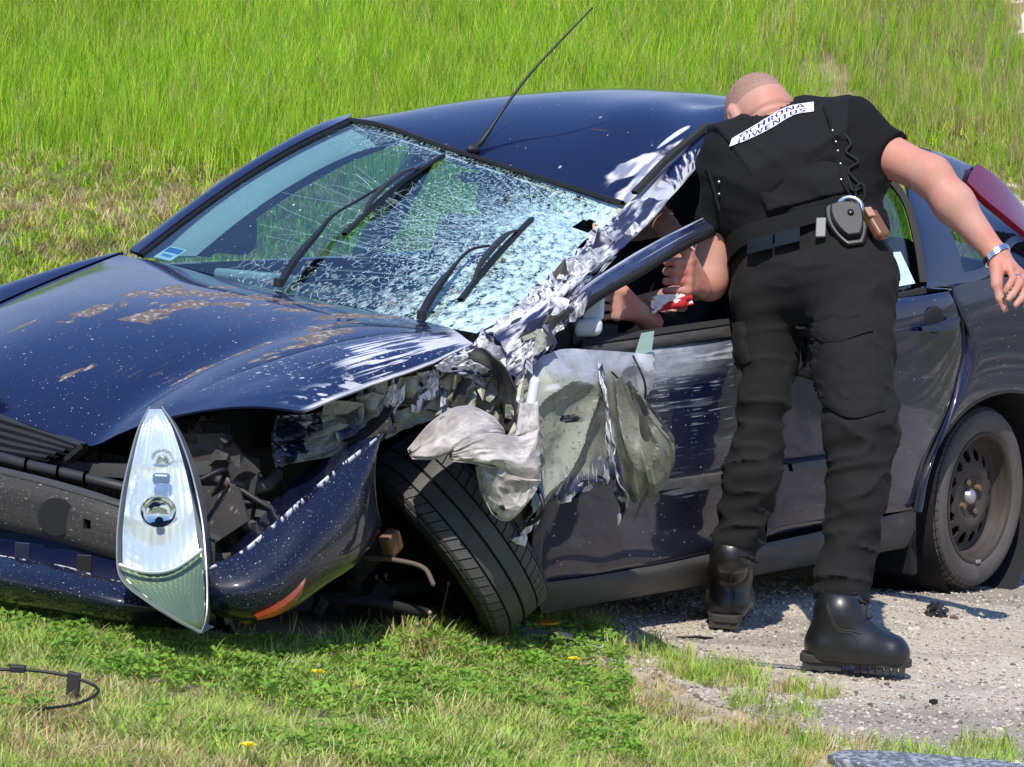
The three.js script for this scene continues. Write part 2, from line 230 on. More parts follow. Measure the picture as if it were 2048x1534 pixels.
// ---------------------------------------------------------------- key points of the shapes, in metres
const P = (...n) => Array.from({ length: n.length / 3 }, (_, i) => new THREE.Vector3(n[3 * i], n[3 * i + 1], n[3 * i + 2]));
const K = {
 bonFar: P(-0.604,0.689,-0.598,-0.308,0.799,-0.61,-0.095,0.87,-0.623,0.15,0.932,-0.66,0.407,0.989,-0.697),
 bonCrease: P(-0.64,0.701,0.486,-0.568,0.746,0.507,-0.424,0.806,0.553,-0.235,0.864,0.625,-0.035,0.894,0.666,0.161,0.901,0.689),
 bonFront: P(-0.604,0.689,-0.598,-0.674,0.698,-0.198,-0.676,0.674,0.033,-0.676,0.651,0.202,-0.676,0.632,0.335,-0.658,0.664,0.403,-0.64,0.701,0.486),
 bonRear: P(0.407,0.989,-0.697,0.361,0.98,-0.476,0.292,0.958,-0.185,0.239,0.942,0.061,0.197,0.923,0.337,0.171,0.909,0.602,0.161,0.901,0.689),
 bonNear: P(-0.549,0.751,0.86,-0.407,0.781,0.858,-0.275,0.809,0.86,-0.119,0.839,0.861,0.084,0.875,0.822),
 bonSideFront: P(-0.64,0.701,0.486,-0.62,0.728,0.59,-0.602,0.749,0.693,-0.577,0.756,0.79,-0.549,0.751,0.86),
 bonSideRear: P(0.161,0.901,0.689,0.125,0.887,0.758,0.084,0.875,0.822),
 wingFarTop: P(-0.419,0.758,-0.829,-0.172,0.856,-0.77,0.002,0.906,-0.733,0.243,0.955,-0.741,0.469,0.994,-0.75),
 wingFarIn: P(-0.584,0.69,-0.622,-0.288,0.801,-0.633,-0.074,0.872,-0.646,0.171,0.934,-0.683,0.429,0.992,-0.719),
 wsBot: P(0.447,0.988,-0.663,0.363,0.962,-0.308,0.269,0.938,0.034,0.227,0.923,0.311,0.202,0.904,0.577,0.248,0.886,0.737),
 wsTop: P(1.157,1.384,-0.525,1.149,1.373,-0.402,1.115,1.315,-0.109,1.108,1.254,0.186,1.094,1.22,0.37,1.083,1.191,0.524),
 wsFar: P(0.447,0.988,-0.663,0.616,1.088,-0.655,0.804,1.201,-0.626,0.98,1.301,-0.578,1.157,1.384,-0.525),
 wsNear: P(0.248,0.886,0.737,0.383,0.94,0.757,0.574,1.01,0.714,0.81,1.088,0.613,0.974,1.136,0.555,1.083,1.191,0.524),
 pillarFarOut: P(0.462,0.993,-0.71,0.628,1.088,-0.706,0.8,1.193,-0.68,0.966,1.288,-0.643,1.117,1.361,-0.606,1.238,1.397,-0.587,1.394,1.44,-0.556),
 roofFront: P(1.172,1.391,-0.539,1.165,1.379,-0.416,1.131,1.321,-0.122,1.124,1.26,0.173,1.111,1.225,0.358,1.126,1.201,0.513),
 roofFar: P(1.172,1.391,-0.539,1.5,1.42,-0.58,1.9,1.435,-0.58,2.4,1.42,-0.57,2.85,1.36,-0.55),
 roofNear: P(1.126,1.201,0.513,1.24,1.304,0.547,1.413,1.406,0.559,1.684,1.448,0.558,2.055,1.437,0.547,2.626,1.39,0.472,2.817,1.369,0.476),
 roofRear: P(2.85,1.36,-0.55,2.93,1.415,-0.25,2.95,1.425,0.1,2.817,1.369,0.476),
 railIn: P(1.126,1.205,0.529,1.228,1.302,0.565,1.4,1.404,0.574,1.667,1.445,0.569,2.038,1.434,0.558,2.6,1.387,0.487,2.791,1.366,0.491),
 railOut: P(1.055,1.179,0.654,1.138,1.231,0.655,1.385,1.362,0.627,1.674,1.397,0.585,1.966,1.38,0.605,2.281,1.342,0.607,2.461,1.309,0.599),
 strip: P(1.109,1.213,0.538,1.217,1.308,0.566,1.388,1.404,0.576),
 apA: P(0.191,0.895,0.761,0.335,0.952,0.775,0.519,1.023,0.739,0.765,1.098,0.653,0.931,1.147,0.597,1.077,1.203,0.548),
 apB: P(0.13,0.864,0.884,0.283,0.93,0.875,0.479,0.994,0.823,0.743,1.08,0.758,0.937,1.145,0.703,1.054,1.205,0.682),
 apC: P(0.106,0.841,0.889,0.168,0.873,0.899,0.267,0.922,0.888,0.4,0.974,0.856,0.438,0.985,0.854),
 apD: P(0.113,0.786,0.939,0.196,0.848,0.938,0.284,0.897,0.914,0.372,0.928,0.891,0.445,0.967,0.865),
 barTop: P(0.392,0.951,0.848,0.493,1.003,0.84,0.77,1.081,0.793,0.992,1.141,0.776,1.184,1.19,0.77),
 barMid: P(0.363,0.928,0.88,0.457,0.977,0.88,0.729,1.05,0.843,0.949,1.112,0.823,1.146,1.158,0.808),
 barBot: P(0.403,0.915,0.884,0.476,0.954,0.874,0.749,1.028,0.839,0.968,1.091,0.818,1.165,1.136,0.803),
 mirTri: P(0.497,0.953,0.8,0.545,0.976,0.8,0.554,0.856,0.8,0.5,0.856,0.8),
 beltTop: P(0.549,0.871,0.8,0.754,0.88,0.8,0.955,0.89,0.8,1.213,0.903,0.8),
 beltMid: P(0.502,0.858,0.835,0.706,0.868,0.835,0.905,0.878,0.835,1.161,0.891,0.835),
 beltBot: P(0.489,0.827,0.84,0.701,0.838,0.84,0.901,0.846,0.84,1.157,0.859,0.84),
 doorTop: P(0.475,0.83,0.835,0.796,0.84,0.835,1.164,0.856,0.835,1.395,0.885,0.835),
 doorBot: P(0.362,0.274,0.83,0.629,0.269,0.83,1.079,0.275,0.83,1.395,0.3,0.83),
 doorFrontE: P(0.362,0.274,0.83,0.343,0.372,0.83,0.36,0.482,0.83,0.379,0.604,0.83,0.424,0.725,0.83,0.482,0.829,0.83),
 rdTop: P(1.403,0.885,0.835,1.75,0.925,0.835,2.203,0.945,0.83,2.36,0.953,0.825),
 rdBot: P(1.403,0.3,0.83,1.8,0.31,0.835,2.195,0.311,0.84),
 rdRear: P(2.186,0.312,0.845,2.22,0.441,0.845,2.319,0.569,0.845,2.381,0.671,0.845,2.422,0.791,0.845,2.386,0.897,0.845,2.324,0.955,0.845),
 quArch: P(2.161,0.307,0.865,2.204,0.422,0.865,2.306,0.53,0.865,2.45,0.606,0.865,2.636,0.638,0.865,2.8,0.629,0.865,3.009,0.572,0.865,3.198,0.456,0.865,3.324,0.317,0.865),
 quOut: P(2.19,0.309,0.85,2.223,0.441,0.85,2.322,0.57,0.85,2.384,0.672,0.85,2.425,0.791,0.85,2.389,0.897,0.85,2.327,0.956,0.85,2.776,0.999,0.85,3.152,1.038,0.85,3.45,0.969,0.85),
 sillTop: P(0.349,0.277,0.84,0.615,0.272,0.84,1.064,0.278,0.84,1.559,0.287,0.84,2.201,0.31,0.84),
 sillBot: P(0.428,0.188,0.8,0.676,0.188,0.8,1.131,0.185,0.8,1.632,0.187,0.8,2.284,0.187,0.8),
 rgTop: P(1.559,1.308,0.581,1.877,1.327,0.579,2.138,1.309,0.59,2.28,1.287,0.614,2.312,1.217,0.665),
 rgBot: P(1.262,0.893,0.8,1.559,0.921,0.802,1.818,0.94,0.806,2.01,0.955,0.807,2.203,0.97,0.808),
 rgRear: P(2.28,1.287,0.614,2.285,1.215,0.681,2.258,1.102,0.744,2.203,0.97,0.808),
 qgPoly: P(2.462,1.225,0.661,2.601,1.158,0.687,2.644,1.077,0.755,2.658,1.004,0.816,2.461,1.022,0.805,2.442,1.115,0.735),
 cpFront: P(2.453,1.309,0.604,2.346,1.218,0.677,2.288,1.102,0.751,2.224,0.965,0.82),
 cpRear: P(2.843,1.267,0.59,2.861,1.164,0.694,2.895,1.094,0.782,2.951,1.018,0.866),
 tlTop: P(2.986,1.32,0.537,3.04,1.278,0.581,3.081,1.204,0.645,3.107,1.095,0.727,3.132,0.972,0.811),
 tlBot: P(2.859,1.26,0.578,2.859,1.215,0.634,2.877,1.165,0.699,2.917,1.096,0.777,2.969,1.017,0.856),
 rrTop: P(2.808,1.369,0.481,2.898,1.352,0.5,3.004,1.322,0.527),
 rrBot: P(2.47,1.309,0.594,2.645,1.293,0.592,2.85,1.262,0.583),
 fwTop: P(0.149,0.795,0.918,0.201,0.837,0.914,0.306,0.86,0.915,0.462,0.854,0.92,0.651,0.839,0.937),
 fwBot: P(0.076,0.418,0.979,0.138,0.47,0.985,0.197,0.502,0.992,0.324,0.534,0.986,0.477,0.55,0.986),
 fwFront: P(0.149,0.795,0.918,0.093,0.695,0.96,0.079,0.593,0.989,0.076,0.512,0.998,0.076,0.418,0.979),
 fwRear: P(0.651,0.839,0.937,0.659,0.735,0.931,0.598,0.675,0.926,0.529,0.606,0.946,0.477,0.55,0.986),
 flA: P(0.422,0.787,0.977,0.391,0.707,1.015,0.364,0.629,1.057,0.371,0.558,1.077,0.397,0.513,1.084),
 flB: P(0.455,0.778,1.022,0.427,0.749,1.088,0.405,0.697,1.165,0.416,0.662,1.185,0.415,0.6,1.16),
 iwTop: P(-0.487,0.711,0.732,-0.369,0.729,0.751,-0.176,0.782,0.762,-0.027,0.817,0.786,0.144,0.854,0.805),
 iwBot: P(-0.486,0.616,0.748,-0.315,0.634,0.769,-0.177,0.659,0.78,-0.048,0.698,0.81,0.149,0.688,0.869),
 fold1: P(-0.013,0.839,0.834,0.047,0.866,0.874,0.06,0.844,0.928,0.074,0.766,0.957,0.086,0.683,0.952),
 fold2: P(0.08,0.816,0.858,0.097,0.812,0.882,0.103,0.771,0.895,0.113,0.71,0.884,0.13,0.666,0.88),
 bcTop: P(-0.807,0.424,0.821,-0.74,0.454,0.853,-0.662,0.5,0.866,-0.568,0.562,0.879,-0.436,0.629,0.876,-0.302,0.69,0.877),
 bcBot: P(-0.765,0.32,0.824,-0.72,0.315,0.884,-0.644,0.33,0.915,-0.513,0.375,0.912,-0.389,0.415,0.903,-0.279,0.481,0.871),
 bcL: P(-0.807,0.424,0.821,-0.818,0.385,0.845,-0.801,0.35,0.839,-0.765,0.32,0.824),
 bcR: P(-0.302,0.69,0.877,-0.327,0.622,0.887,-0.314,0.542,0.883,-0.279,0.481,0.871),
 bcIn: P(-0.807,0.424,0.821,-0.616,0.408,0.692,-0.499,0.501,0.699,-0.395,0.574,0.707,-0.299,0.637,0.724,-0.302,0.69,0.877),
 beamTop: P(-0.843,0.586,-0.12,-0.872,0.575,0.254,-0.86,0.56,0.436,-0.823,0.533,0.586,-0.657,0.461,0.714),
 beamBot: P(-0.849,0.459,-0.109,-0.878,0.453,0.265,-0.866,0.443,0.446,-0.829,0.419,0.596,-0.661,0.374,0.721),
 lowTop: P(-0.917,0.405,-0.025,-0.948,0.409,0.345,-0.93,0.407,0.532,-0.894,0.388,0.664,-0.755,0.376,0.797),
 lowMid: P(-0.952,0.368,0.018,-0.983,0.374,0.386,-0.966,0.37,0.557,-0.917,0.357,0.689,-0.772,0.333,0.83),
 lowBot: P(-0.922,0.303,-0.016,-0.953,0.304,0.355,-0.941,0.306,0.533,-0.898,0.297,0.672,-0.738,0.281,0.8),
 loom: P(-0.805,0.602,0.009,-0.816,0.598,0.192,-0.803,0.588,0.276,-0.783,0.579,0.369,-0.731,0.558,0.505,-0.669,0.54,0.522),
 pipe: P(-0.536,0.582,0.523,-0.542,0.587,0.582,-0.54,0.574,0.635,-0.509,0.561,0.66,-0.449,0.565,0.672,-0.407,0.581,0.659),
 grTop: P(-0.688,0.692,-0.182,-0.683,0.671,0.041,-0.669,0.649,0.178,-0.682,0.631,0.327),
 grBot: P(-0.718,0.611,-0.144,-0.714,0.595,0.078,-0.706,0.592,0.187,-0.695,0.594,0.284),
 hlL: P(-0.702,0.743,0.547,-0.775,0.707,0.59,-0.855,0.642,0.643,-0.919,0.567,0.687,-0.971,0.481,0.732,-0.997,0.419,0.773,-0.977,0.374,0.838,-0.945,0.341,0.884,-0.901,0.313,0.912),
 hlR: P(-0.68,0.742,0.559,-0.716,0.71,0.633,-0.754,0.665,0.705,-0.788,0.609,0.768,-0.817,0.532,0.824,-0.845,0.454,0.866,-0.868,0.386,0.895,-0.886,0.343,0.911,-0.901,0.313,0.912),
 hlBack: P(-0.619,0.734,0.492,-0.626,0.695,0.554,-0.64,0.642,0.61,-0.665,0.589,0.667,-0.689,0.508,0.715,-0.717,0.439,0.754,-0.755,0.372,0.797,-0.804,0.318,0.841,-0.856,0.299,0.874),
 wipA: P(0.192,0.957,0.096,0.266,1.006,0.086,0.383,1.077,0.063,0.453,1.122,0.048,0.558,1.172,0.045,0.659,1.208,0.039),
 wipAb: P(0.451,1.091,0.082,0.593,1.166,0.058,0.772,1.239,0.017,0.978,1.305,-0.022),
 wipB: P(0.136,0.915,0.62,0.187,0.95,0.616,0.279,1.005,0.596,0.394,1.063,0.572,0.469,1.078,0.568),
 wipBb: P(0.274,0.958,0.629,0.396,1.024,0.596,0.576,1.098,0.539,0.726,1.157,0.494),
 ant: P(1.124,1.321,-0.033,1.155,1.342,-0.029,1.24,1.443,-0.016,1.328,1.54,0.001,1.527,1.74,0.065),
 noz1: P(0.288,0.958,-0.436),
 noz2: P(0.174,0.926,0.159),
 fwc: P(0.16,0.399,0.728),
 rod: P(-0.141,0.371,0.705,-0.128,0.375,0.787,-0.109,0.362,0.862,-0.107,0.33,0.886),
 rust: P(-0.117,0.411,0.763),
 fwAxis: P(0.676,0.608,0.406),
 res: P(-0.143,0.646,0.858,-0.067,0.717,0.914,-0.005,0.71,0.961,-0.111,0.652,0.965,-0.037,0.663,1.025,-0.01,0.62,1.067,0.013,0.688,1.054,0.035,0.757,1.04,-0.006,0.554,1.05,-0.02,0.498,1.006,-0.027,0.577,0.986),
 trimO: P(0.487,0.986,-0.692,0.648,1.086,-0.679,0.83,1.198,-0.642,1.004,1.296,-0.595,1.174,1.378,-0.536),
 mirF: P(1.095,1.04,-0.93),
 trimI: P(0.609,0.99,-0.601,0.741,1.093,-0.561,0.897,1.183,-0.536,1.074,1.274,-0.485,1.245,1.343,-0.405),
 dkI: P(0.669,0.985,-0.604,0.787,1.084,-0.565,0.944,1.173,-0.539,1.121,1.265,-0.488,1.289,1.333,-0.413),
 redRag: P(0.904,0.95,0.756,0.976,0.963,0.781),
 cover: P(0.56,0.953,0.819,0.536,0.908,0.844),
 b1T: P(-0.201,0.65,0.882,-0.149,0.713,0.907,-0.089,0.75,0.945,-0.037,0.726,0.984,-0.006,0.691,0.996),
 b1B: P(-0.208,0.631,0.892,-0.185,0.634,0.938,-0.158,0.654,0.969,-0.102,0.675,0.989,-0.022,0.688,1.009),
 b2T: P(-0.161,0.658,0.964,-0.132,0.687,0.998,-0.089,0.695,1.036,-0.031,0.687,1.063,0.012,0.71,1.083),
 b2B: P(-0.166,0.632,0.978,-0.144,0.629,1.024,-0.094,0.615,1.058,-0.051,0.594,1.083,-0.006,0.585,1.11),
 b3T: P(-0.115,0.621,1.013,-0.086,0.619,1.051,-0.051,0.608,1.082,-0.006,0.589,1.109),
 b3B: P(-0.088,0.55,1.01,-0.067,0.504,1.028,-0.049,0.494,1.052,-0.014,0.548,1.089),
 b4T: P(0.02,0.756,1.02,0.045,0.763,1.052),
 b4B: P(-0.022,0.685,1.042,0.013,0.701,1.086),
 hipC: P(1.218,1.021,1.053),
 hipR: P(1.225,1.028,1.159),
 hipL: P(1.221,0.987,0.93),
 kneeR: P(1.035,0.676,1.327),
 ankR: P(0.898,0.263,1.376),
 kneeL: P(1.133,0.702,0.974),
 calfL: P(1.093,0.499,0.969),
 calfR: P(0.966,0.489,1.364),
 ankL: P(1.065,0.294,0.946),
 waist: P(1.247,1.138,1.024),
 waistL: P(1.197,1.106,0.93),
 waistR: P(1.293,1.155,1.097),
 chest: P(1.285,1.279,0.937),
 upb: P(1.329,1.377,0.88),
 neck: P(1.326,1.427,0.836),
 head: P(1.314,1.458,0.783),
 headF: P(1.348,1.409,0.736),
 shL: P(1.206,1.318,0.796),
 shR: P(1.398,1.397,1.032),
 chL: P(1.193,1.241,0.857),
 chR: P(1.359,1.297,1.03),
 elR: P(1.402,1.306,1.281),
 wrR: P(1.409,1.108,1.483),
 elL: P(1.131,1.002,0.779),
 wrL: P(1.3,1.134,0.518),
 sleeveR: P(1.39,1.369,1.158),
 footRheel: P(0.784,0.08,1.4),
 footRtoe: P(0.86,0.08,1.545),
 footLheel: P(1.105,0.08,0.897),
 footLtoe: P(1.385,0.078,0.784),
 palmR: P(1.398,1.104,1.486,1.402,1.065,1.53),
 thR: P(1.37,1.081,1.503,1.342,1.037,1.523,1.337,1.003,1.537,1.342,0.978,1.549),
 f1R: P(1.39,1.081,1.529,1.359,1.057,1.559,1.324,1.036,1.565,1.318,1.025,1.56),
 f2R: P(1.408,1.069,1.538,1.37,1.045,1.574,1.331,1.018,1.576,1.318,1.005,1.57),
 f3R: P(1.425,1.061,1.544,1.388,1.033,1.582,1.351,1.006,1.589,1.333,0.991,1.584),
 f4R: P(1.44,1.055,1.548,1.416,1.028,1.588,1.383,1.001,1.598,1.366,0.986,1.594),
 pouch: P(1.174,1.169,1.17),
 holster: P(1.21,1.154,1.22),
 velA: P(1.039,1.116,1.004),
 velB: P(1.081,1.135,1.056),
 strap: P(1.177,1.356,0.785,1.242,1.405,0.863,1.303,1.458,0.884,1.363,1.488,0.942),
 bandB: P(1.004,1.37,0.921,1.041,1.395,0.965,1.094,1.425,0.996,1.147,1.46,1.027,1.187,1.471,1.06),
 bandT: P(1.05,1.388,0.895,1.087,1.416,0.922,1.127,1.447,0.953,1.17,1.479,0.989,1.213,1.495,1.041),
 flapT: P(0.932,0.932,1.222,0.963,0.941,1.293,1.036,0.951,1.353),
 flapB: P(0.943,0.898,1.241,0.968,0.88,1.308,1.031,0.909,1.353),
 pockT: P(0.934,0.912,1.227,0.969,0.907,1.306,1.039,0.919,1.362),
 pockB: P(0.906,0.742,1.282,0.932,0.7,1.355,1.004,0.722,1.412),
 pockLT: P(0.947,0.92,0.997,0.969,0.921,1.025),
 pockLB: P(0.946,0.793,1.014,0.972,0.82,1.044),
 eyeR: P(1.188,1.42,1.118,1.19,1.393,1.126,1.192,1.368,1.132,1.194,1.332,1.139,1.176,1.292,1.154),
 eyeL: P(0.984,1.278,0.909,0.983,1.246,0.912),
 laceR: P(1.201,1.429,1.134,1.199,1.389,1.17,1.188,1.365,1.16,1.205,1.34,1.185,1.19,1.32,1.169,1.204,1.274,1.194,1.193,1.263,1.182,1.188,1.298,1.169),
 seamR: P(1.197,1.485,1.088,1.186,1.428,1.116,1.175,1.351,1.145,1.177,1.287,1.157,1.198,1.225,1.193),
 seamL: P(0.966,1.327,0.879,0.973,1.284,0.894,0.978,1.236,0.907,0.98,1.204,0.915),
 foldA: P(0.974,1.176,0.911,1.022,1.202,1.002,1.087,1.242,1.08,1.136,1.296,1.136),
 bootRs: P(0.891,0.247,1.385,0.834,0.133,1.377),
 bootLs: P(1.051,0.295,0.945,1.03,0.179,0.951),
 csFore: P(1.042,0.848,0.72,0.884,0.92,0.734,0.772,0.95,0.749),
 csHand: P(0.992,1.019,0.793),
 g_lump: P(1.798,0.078,1.149),
 g_cube: P(0.624,0.08,1.803),
 g_orange: P(0.464,0.121,0.796),
 g_shard: P(0.356,0.124,0.855),
 g_panel: P(-0.007,0.08,2.123),
 g_metal: P(0.745,0.079,1.276),
 g_twig: P(0.906,0.083,0.943),
 g_clipA: P(-1.436,0.268,0.945),
 g_clipB: P(-1.373,0.259,1.033),
 g_flowerA: P(-0.565,0.224,0.717),
 g_flowerB: P(-0.787,0.198,1.132),
 g_flowerC: P(-1.419,0.208,1.529),
 g_flowerD: P(0.088,0.115,1.147),
 g_stalk0: P(-0.79,0.27,0.348,0.06,0,0),
 g_stalk1: P(-0.791,0.269,0.421,0.07,0,0),
 g_stalk2: P(-0.796,0.268,0.45,0.08,0,0),
 g_stalk3: P(-0.698,0.268,0.368,0.05,0,0),
 g_stalk4: P(-0.842,0.27,0.266,0.06,0,0),
 g_stalk5: P(-0.488,0.234,0.576,0.05,0,0),
 g_stalk6: P(-0.439,0.228,0.59,0.045,0,0),
 g_stalk7: P(-0.262,0.216,0.555,0.06,0,0),
 g_stalk8: P(-0.248,0.213,0.581,0.055,0,0),
 g_stalk9: P(0.015,0.19,0.587,0.08,0,0),
 g_stalk10: P(0.064,0.185,0.594,0.11,0,0),
 g_stalk11: P(0.116,0.181,0.59,0.11,0,0),
 g_stalk12: P(0.147,0.163,0.699,0.12,0,0),
 g_stalk13: P(-0.091,0.168,0.85,0.09,0,0),
 g_stalk14: P(-0.219,0.166,0.963,0.1,0,0),
 g_stalk15: P(-0.423,0.203,0.81,0.05,0,0),
 g_stalk16: P(0.194,0.136,0.872,0.05,0,0),
 g_stalk17: P(-0.723,0.255,0.573,0.06,0,0),
 g_stalk18: P(-0.882,0.205,1.146,0.08,0,0),
 g_stalk19: P(-0.809,0.199,1.14,0.07,0,0),
};

// ---------------------------------------------------------------- ground, road and bank
const CAM = V(-5.1269, 0, 4.972), FH = V(0.7912, 0, -0.6115), RH = V(0.6115, 0, 0.7912);  // across the road and along the verge
const sd = (x, z) => [(x - CAM.x) * RH.x + (z - CAM.z) * RH.z, (x - CAM.x) * FH.x + (z - CAM.z) * FH.z];
const xz = (s, d) => [CAM.x + RH.x * s + FH.x * d, CAM.z + RH.z * s + FH.z * d];
function height(s, d) {
  let y = (0.2 * (1 - sstep(-0.5, 0.75, s)) + 0.07 * (1 - sstep(-1.0, -0.3, s))) * (1 - 0.8 * sstep(7.5, 8.7, d)) + 0.08 * sstep(-0.2, 0.8, s) * (1 - sstep(7.7, 8.9, d));
  const k = d - 10.9; if (k > 0) { const f = k < 8 ? k : 8 + 1.2 * (1 - Math.exp(-(k - 8) / 1.2)); y += 0.37 * f * f / (f + 0.5); }
  y += (fbm(s * 0.9, d * 0.9, 3, 3) - 0.5) * 0.05 * sstep(0.2, -0.4, s) + (fbm(s * 2.5, d * 2.5, 9, 2) - 0.5) * (0.03 + 0.1 * sstep(11, 13, d));
  return y;
}
const edgeS = (d) => (d < 7.3 ? 0.1 + 0.6 * (7.18 - d) : 0.03) + 0.1 * (fbm(d * 3, 2.2, 1, 3) - 0.5) * 2;
const gravelMask = (s, d) => (d > 10.6 ? 0 : s - edgeS(d));
const bare = (s, d) => { // bare, dry soil between the grass of the bank
  let b = sstep(0.54, 0.72, fbm(s * 1.3 + 4, d * 1.1, 5, 3)) * sstep(15.2, 14.3, d) * sstep(10, 11, d);
  const right = sstep(0.9, 2.0, s) * sstep(10, 12, d);
  b = Math.max(b, right * sstep(0.46, 0.58, fbm(s * 1.9, d * 0.6, 8, 4)));
  return b;
};
{
  const n = 240, m = 240, pos = [], uv = [], idx = [];
  for (let j = 0; j <= m; j++) for (let i = 0; i <= n; i++) {
    const a = 2 * i / n - 1, b = 2 * j / m - 1, s = 3.6 * a + 150 * Math.pow(a, 7), d = 11.5 + 7 * b + (b > 0 ? 180 : 40) * Math.pow(b, 7), [x, z] = xz(s, d);
    pos.push(x, height(s, d), z); uv.push((s + 8) / 16, (d - 4) / 22);
  }
  const w = n + 1;
  for (let j = 0; j < m; j++) for (let i = 0; i < n; i++) { const a = j * w + i; idx.push(a, a + 1, a + w + 1, a, a + w + 1, a + w); }
  const soil = tex(1024, 1024, (u, v) => {
    const s = u * 16 - 8, d = v * 22 + 4, f = fbm(s * 14, d * 14, 0, 3), g = fbm(s * 3, d * 3, 6, 3), b = bare(s, d);
    let c = mixc([0.10, 0.085, 0.045], [0.12, 0.15, 0.035], sstep(0.35, 0.6, g));
    c = mixc(c, [0.27, 0.21, 0.14], sstep(9, 8, d) * 0.7); c = mixc(c, [0.44, 0.37, 0.28], sstep(-0.45, -0.05, s - edgeS(d)) * sstep(9, 8, d));
    c = mixc(c, [0.30, 0.235, 0.15], b * 0.85);
    c = mixc(c, [0.62, 0.58, 0.5], b * sstep(1.6, 2.6, s) * sstep(0.52, 0.62, f));
    return c.map((x) => x * (0.6 + 0.8 * f));
  });
  struct('ground', makeGeo(pos, idx, uv), new THREE.MeshStandardMaterial({ map: soil, bumpMap: soil, bumpScale: 0.012, roughness: 1 }));
}
const gravelTex = tex(1024, 1024, (u, v) => {
  const x = u * 2.4, y = v * 2.4, a = fbm(x * 3, y * 3, 1, 4), f = noise(x * 90, y * 90, 4), f2 = noise(x * 160, y * 160, 9), st = fbm(x * 1.3, y * 2.2, 30, 3);
  let c = mixc([0.40, 0.34, 0.265], [0.58, 0.50, 0.395], a);
  c = mixc(c, [0.6, 0.56, 0.5], sstep(0.7, 0.9, f)); c = mixc(c, [0.13, 0.12, 0.11], sstep(0.72, 0.9, f2) * 0.75);
  c = mixc(c, [0.17, 0.15, 0.125], sstep(0.56, 0.68, st) * 0.55);
  return c;
});
{
  const pos = [], uv = [], idx = [], n = 110, m = 150;
  for (let j = 0; j <= m; j++) for (let i = 0; i <= n; i++) {
    const d = 4.6 + 6 * j / m, t = i / n, s = edgeS(d) - 0.06 + 7 * Math.pow(t, 2.2) + 0.02 * i / n, [x, z] = xz(s, d);
    pos.push(x, height(s, d) + 0.005 + 0.006 * (fbm(s * 25, d * 25, 2, 2) - 0.5) - 0.012 * (i === 0), z); uv.push(s / 2.4, d / 2.4);
  }
  const w = n + 1;
  for (let j = 0; j < m; j++) for (let i = 0; i < n; i++) { const a = j * w + i; idx.push(a, a + 1, a + w + 1, a, a + w + 1, a + w); }
  struct('gravel_road', makeGeo(pos, idx, uv), new THREE.MeshStandardMaterial({ map: gravelTex, bumpMap: gravelTex, bumpScale: 0.008, roughness: 0.95 }));
}
function scatter(name, geo, mat, list, label) { // list of [x, y, z, turn, lean, scale, scaleY, colour]
  const m = new THREE.InstancedMesh(geo, mat, list.length), q = new THREE.Quaternion(), e = new THREE.Euler(), M = new THREE.Matrix4();
  list.forEach((l, i) => { e.set(l[4] * Math.cos(l[3] * 7), l[3], l[4] * Math.sin(l[3] * 5), 'XYZ'); q.setFromEuler(e); M.compose(V(l[0], l[1], l[2]), q, V(l[5], l[6], l[5])); m.setMatrixAt(i, M); m.setColorAt(i, l[7]); });
  m.name = name; m.castShadow = m.receiveShadow = true; m.userData = { kind: 'stuff', label }; scene.add(m); return m;
}
{ // loose stones of the road
  const st = new THREE.IcosahedronGeometry(1, 1), p = st.attributes.position;
  for (let i = 0; i < p.count; i++) { const v = V(p.getX(i), p.getY(i), p.getZ(i)); v.multiplyScalar(0.75 + 0.5 * noise(v.x * 1.7 + 5, v.y * 1.7, v.z * 1.7)); p.setXYZ(i, v.x, v.y * 0.7, v.z); }
  st.computeVertexNormals();
  const L = [];
  for (let i = 0; i < 26000; i++) { const d = 5.6 + 4.2 * rnd(), s = edgeS(d) - 0.1 + (0.3 + 1.9 * rnd()) * rnd() * 1.4; if (gravelMask(s, d) < -0.1) continue; const [x, z] = xz(s, d), k = 0.0018 + 0.0042 * Math.pow(rnd(), 3) + (rnd() < 0.01 ? 0.006 : 0), b = rnd(), g = b < 0.2 ? 0.14 : 0.3 + 0.34 * rnd(); L.push([x, height(s, d) + 0.006, z, rnd() * 6.3, rnd() * 0.6, k, k, C(g, g * (0.87 + 0.06 * rnd()), g * (0.70 + 0.12 * rnd()))]); }
  scatter('gravel_stones', st, new THREE.MeshStandardMaterial({ color: 0xffffff, roughness: 0.9 }), L, 'pale loose grit and pebbles lying on the gravel road');
}
// grass: tufts of bent blades
function tuft(n, spread, w, bend, r, lying = 0) {
  const pos = [], idx = [];
  for (let b = 0; b < n; b++) {
    const a = r() * 6.283, x0 = (r() - 0.5) * spread, z0 = (r() - 0.5) * spread, h = 0.55 + 0.45 * r(), k = bend * (0.3 + r()), ww = w * (0.7 + 0.6 * r()), f = a + 1.3 + r() * 0.6, o = pos.length / 3, S = 4, ly = lying * r();
    for (let i = 0; i <= S; i++) { const t = i / S, y = h * t * (1 - 0.28 * k * t) * (1 - ly), q = k * h * t * t * 0.75 + ly * h * t, hw = ww * (1 - t * t * 0.95) / 2; const cx = x0 + Math.cos(a) * q, cz = z0 + Math.sin(a) * q; pos.push(cx + Math.cos(f) * hw, y, cz + Math.sin(f) * hw, cx - Math.cos(f) * hw, y, cz - Math.sin(f) * hw); }
    for (let i = 0; i < S; i++) { const k0 = o + 2 * i; idx.push(k0, k0 + 1, k0 + 3, k0, k0 + 3, k0 + 2); }
  }
  return makeGeo(pos, idx);
}
const leafMat = new THREE.MeshPhysicalMaterial({ color: 0xffffff, roughness: 0.75, transmission: 0.45, thickness: 0, side: THREE.DoubleSide, specularIntensity: 0.25 });
const pick = (a) => a[Math.floor(rnd() * a.length)];
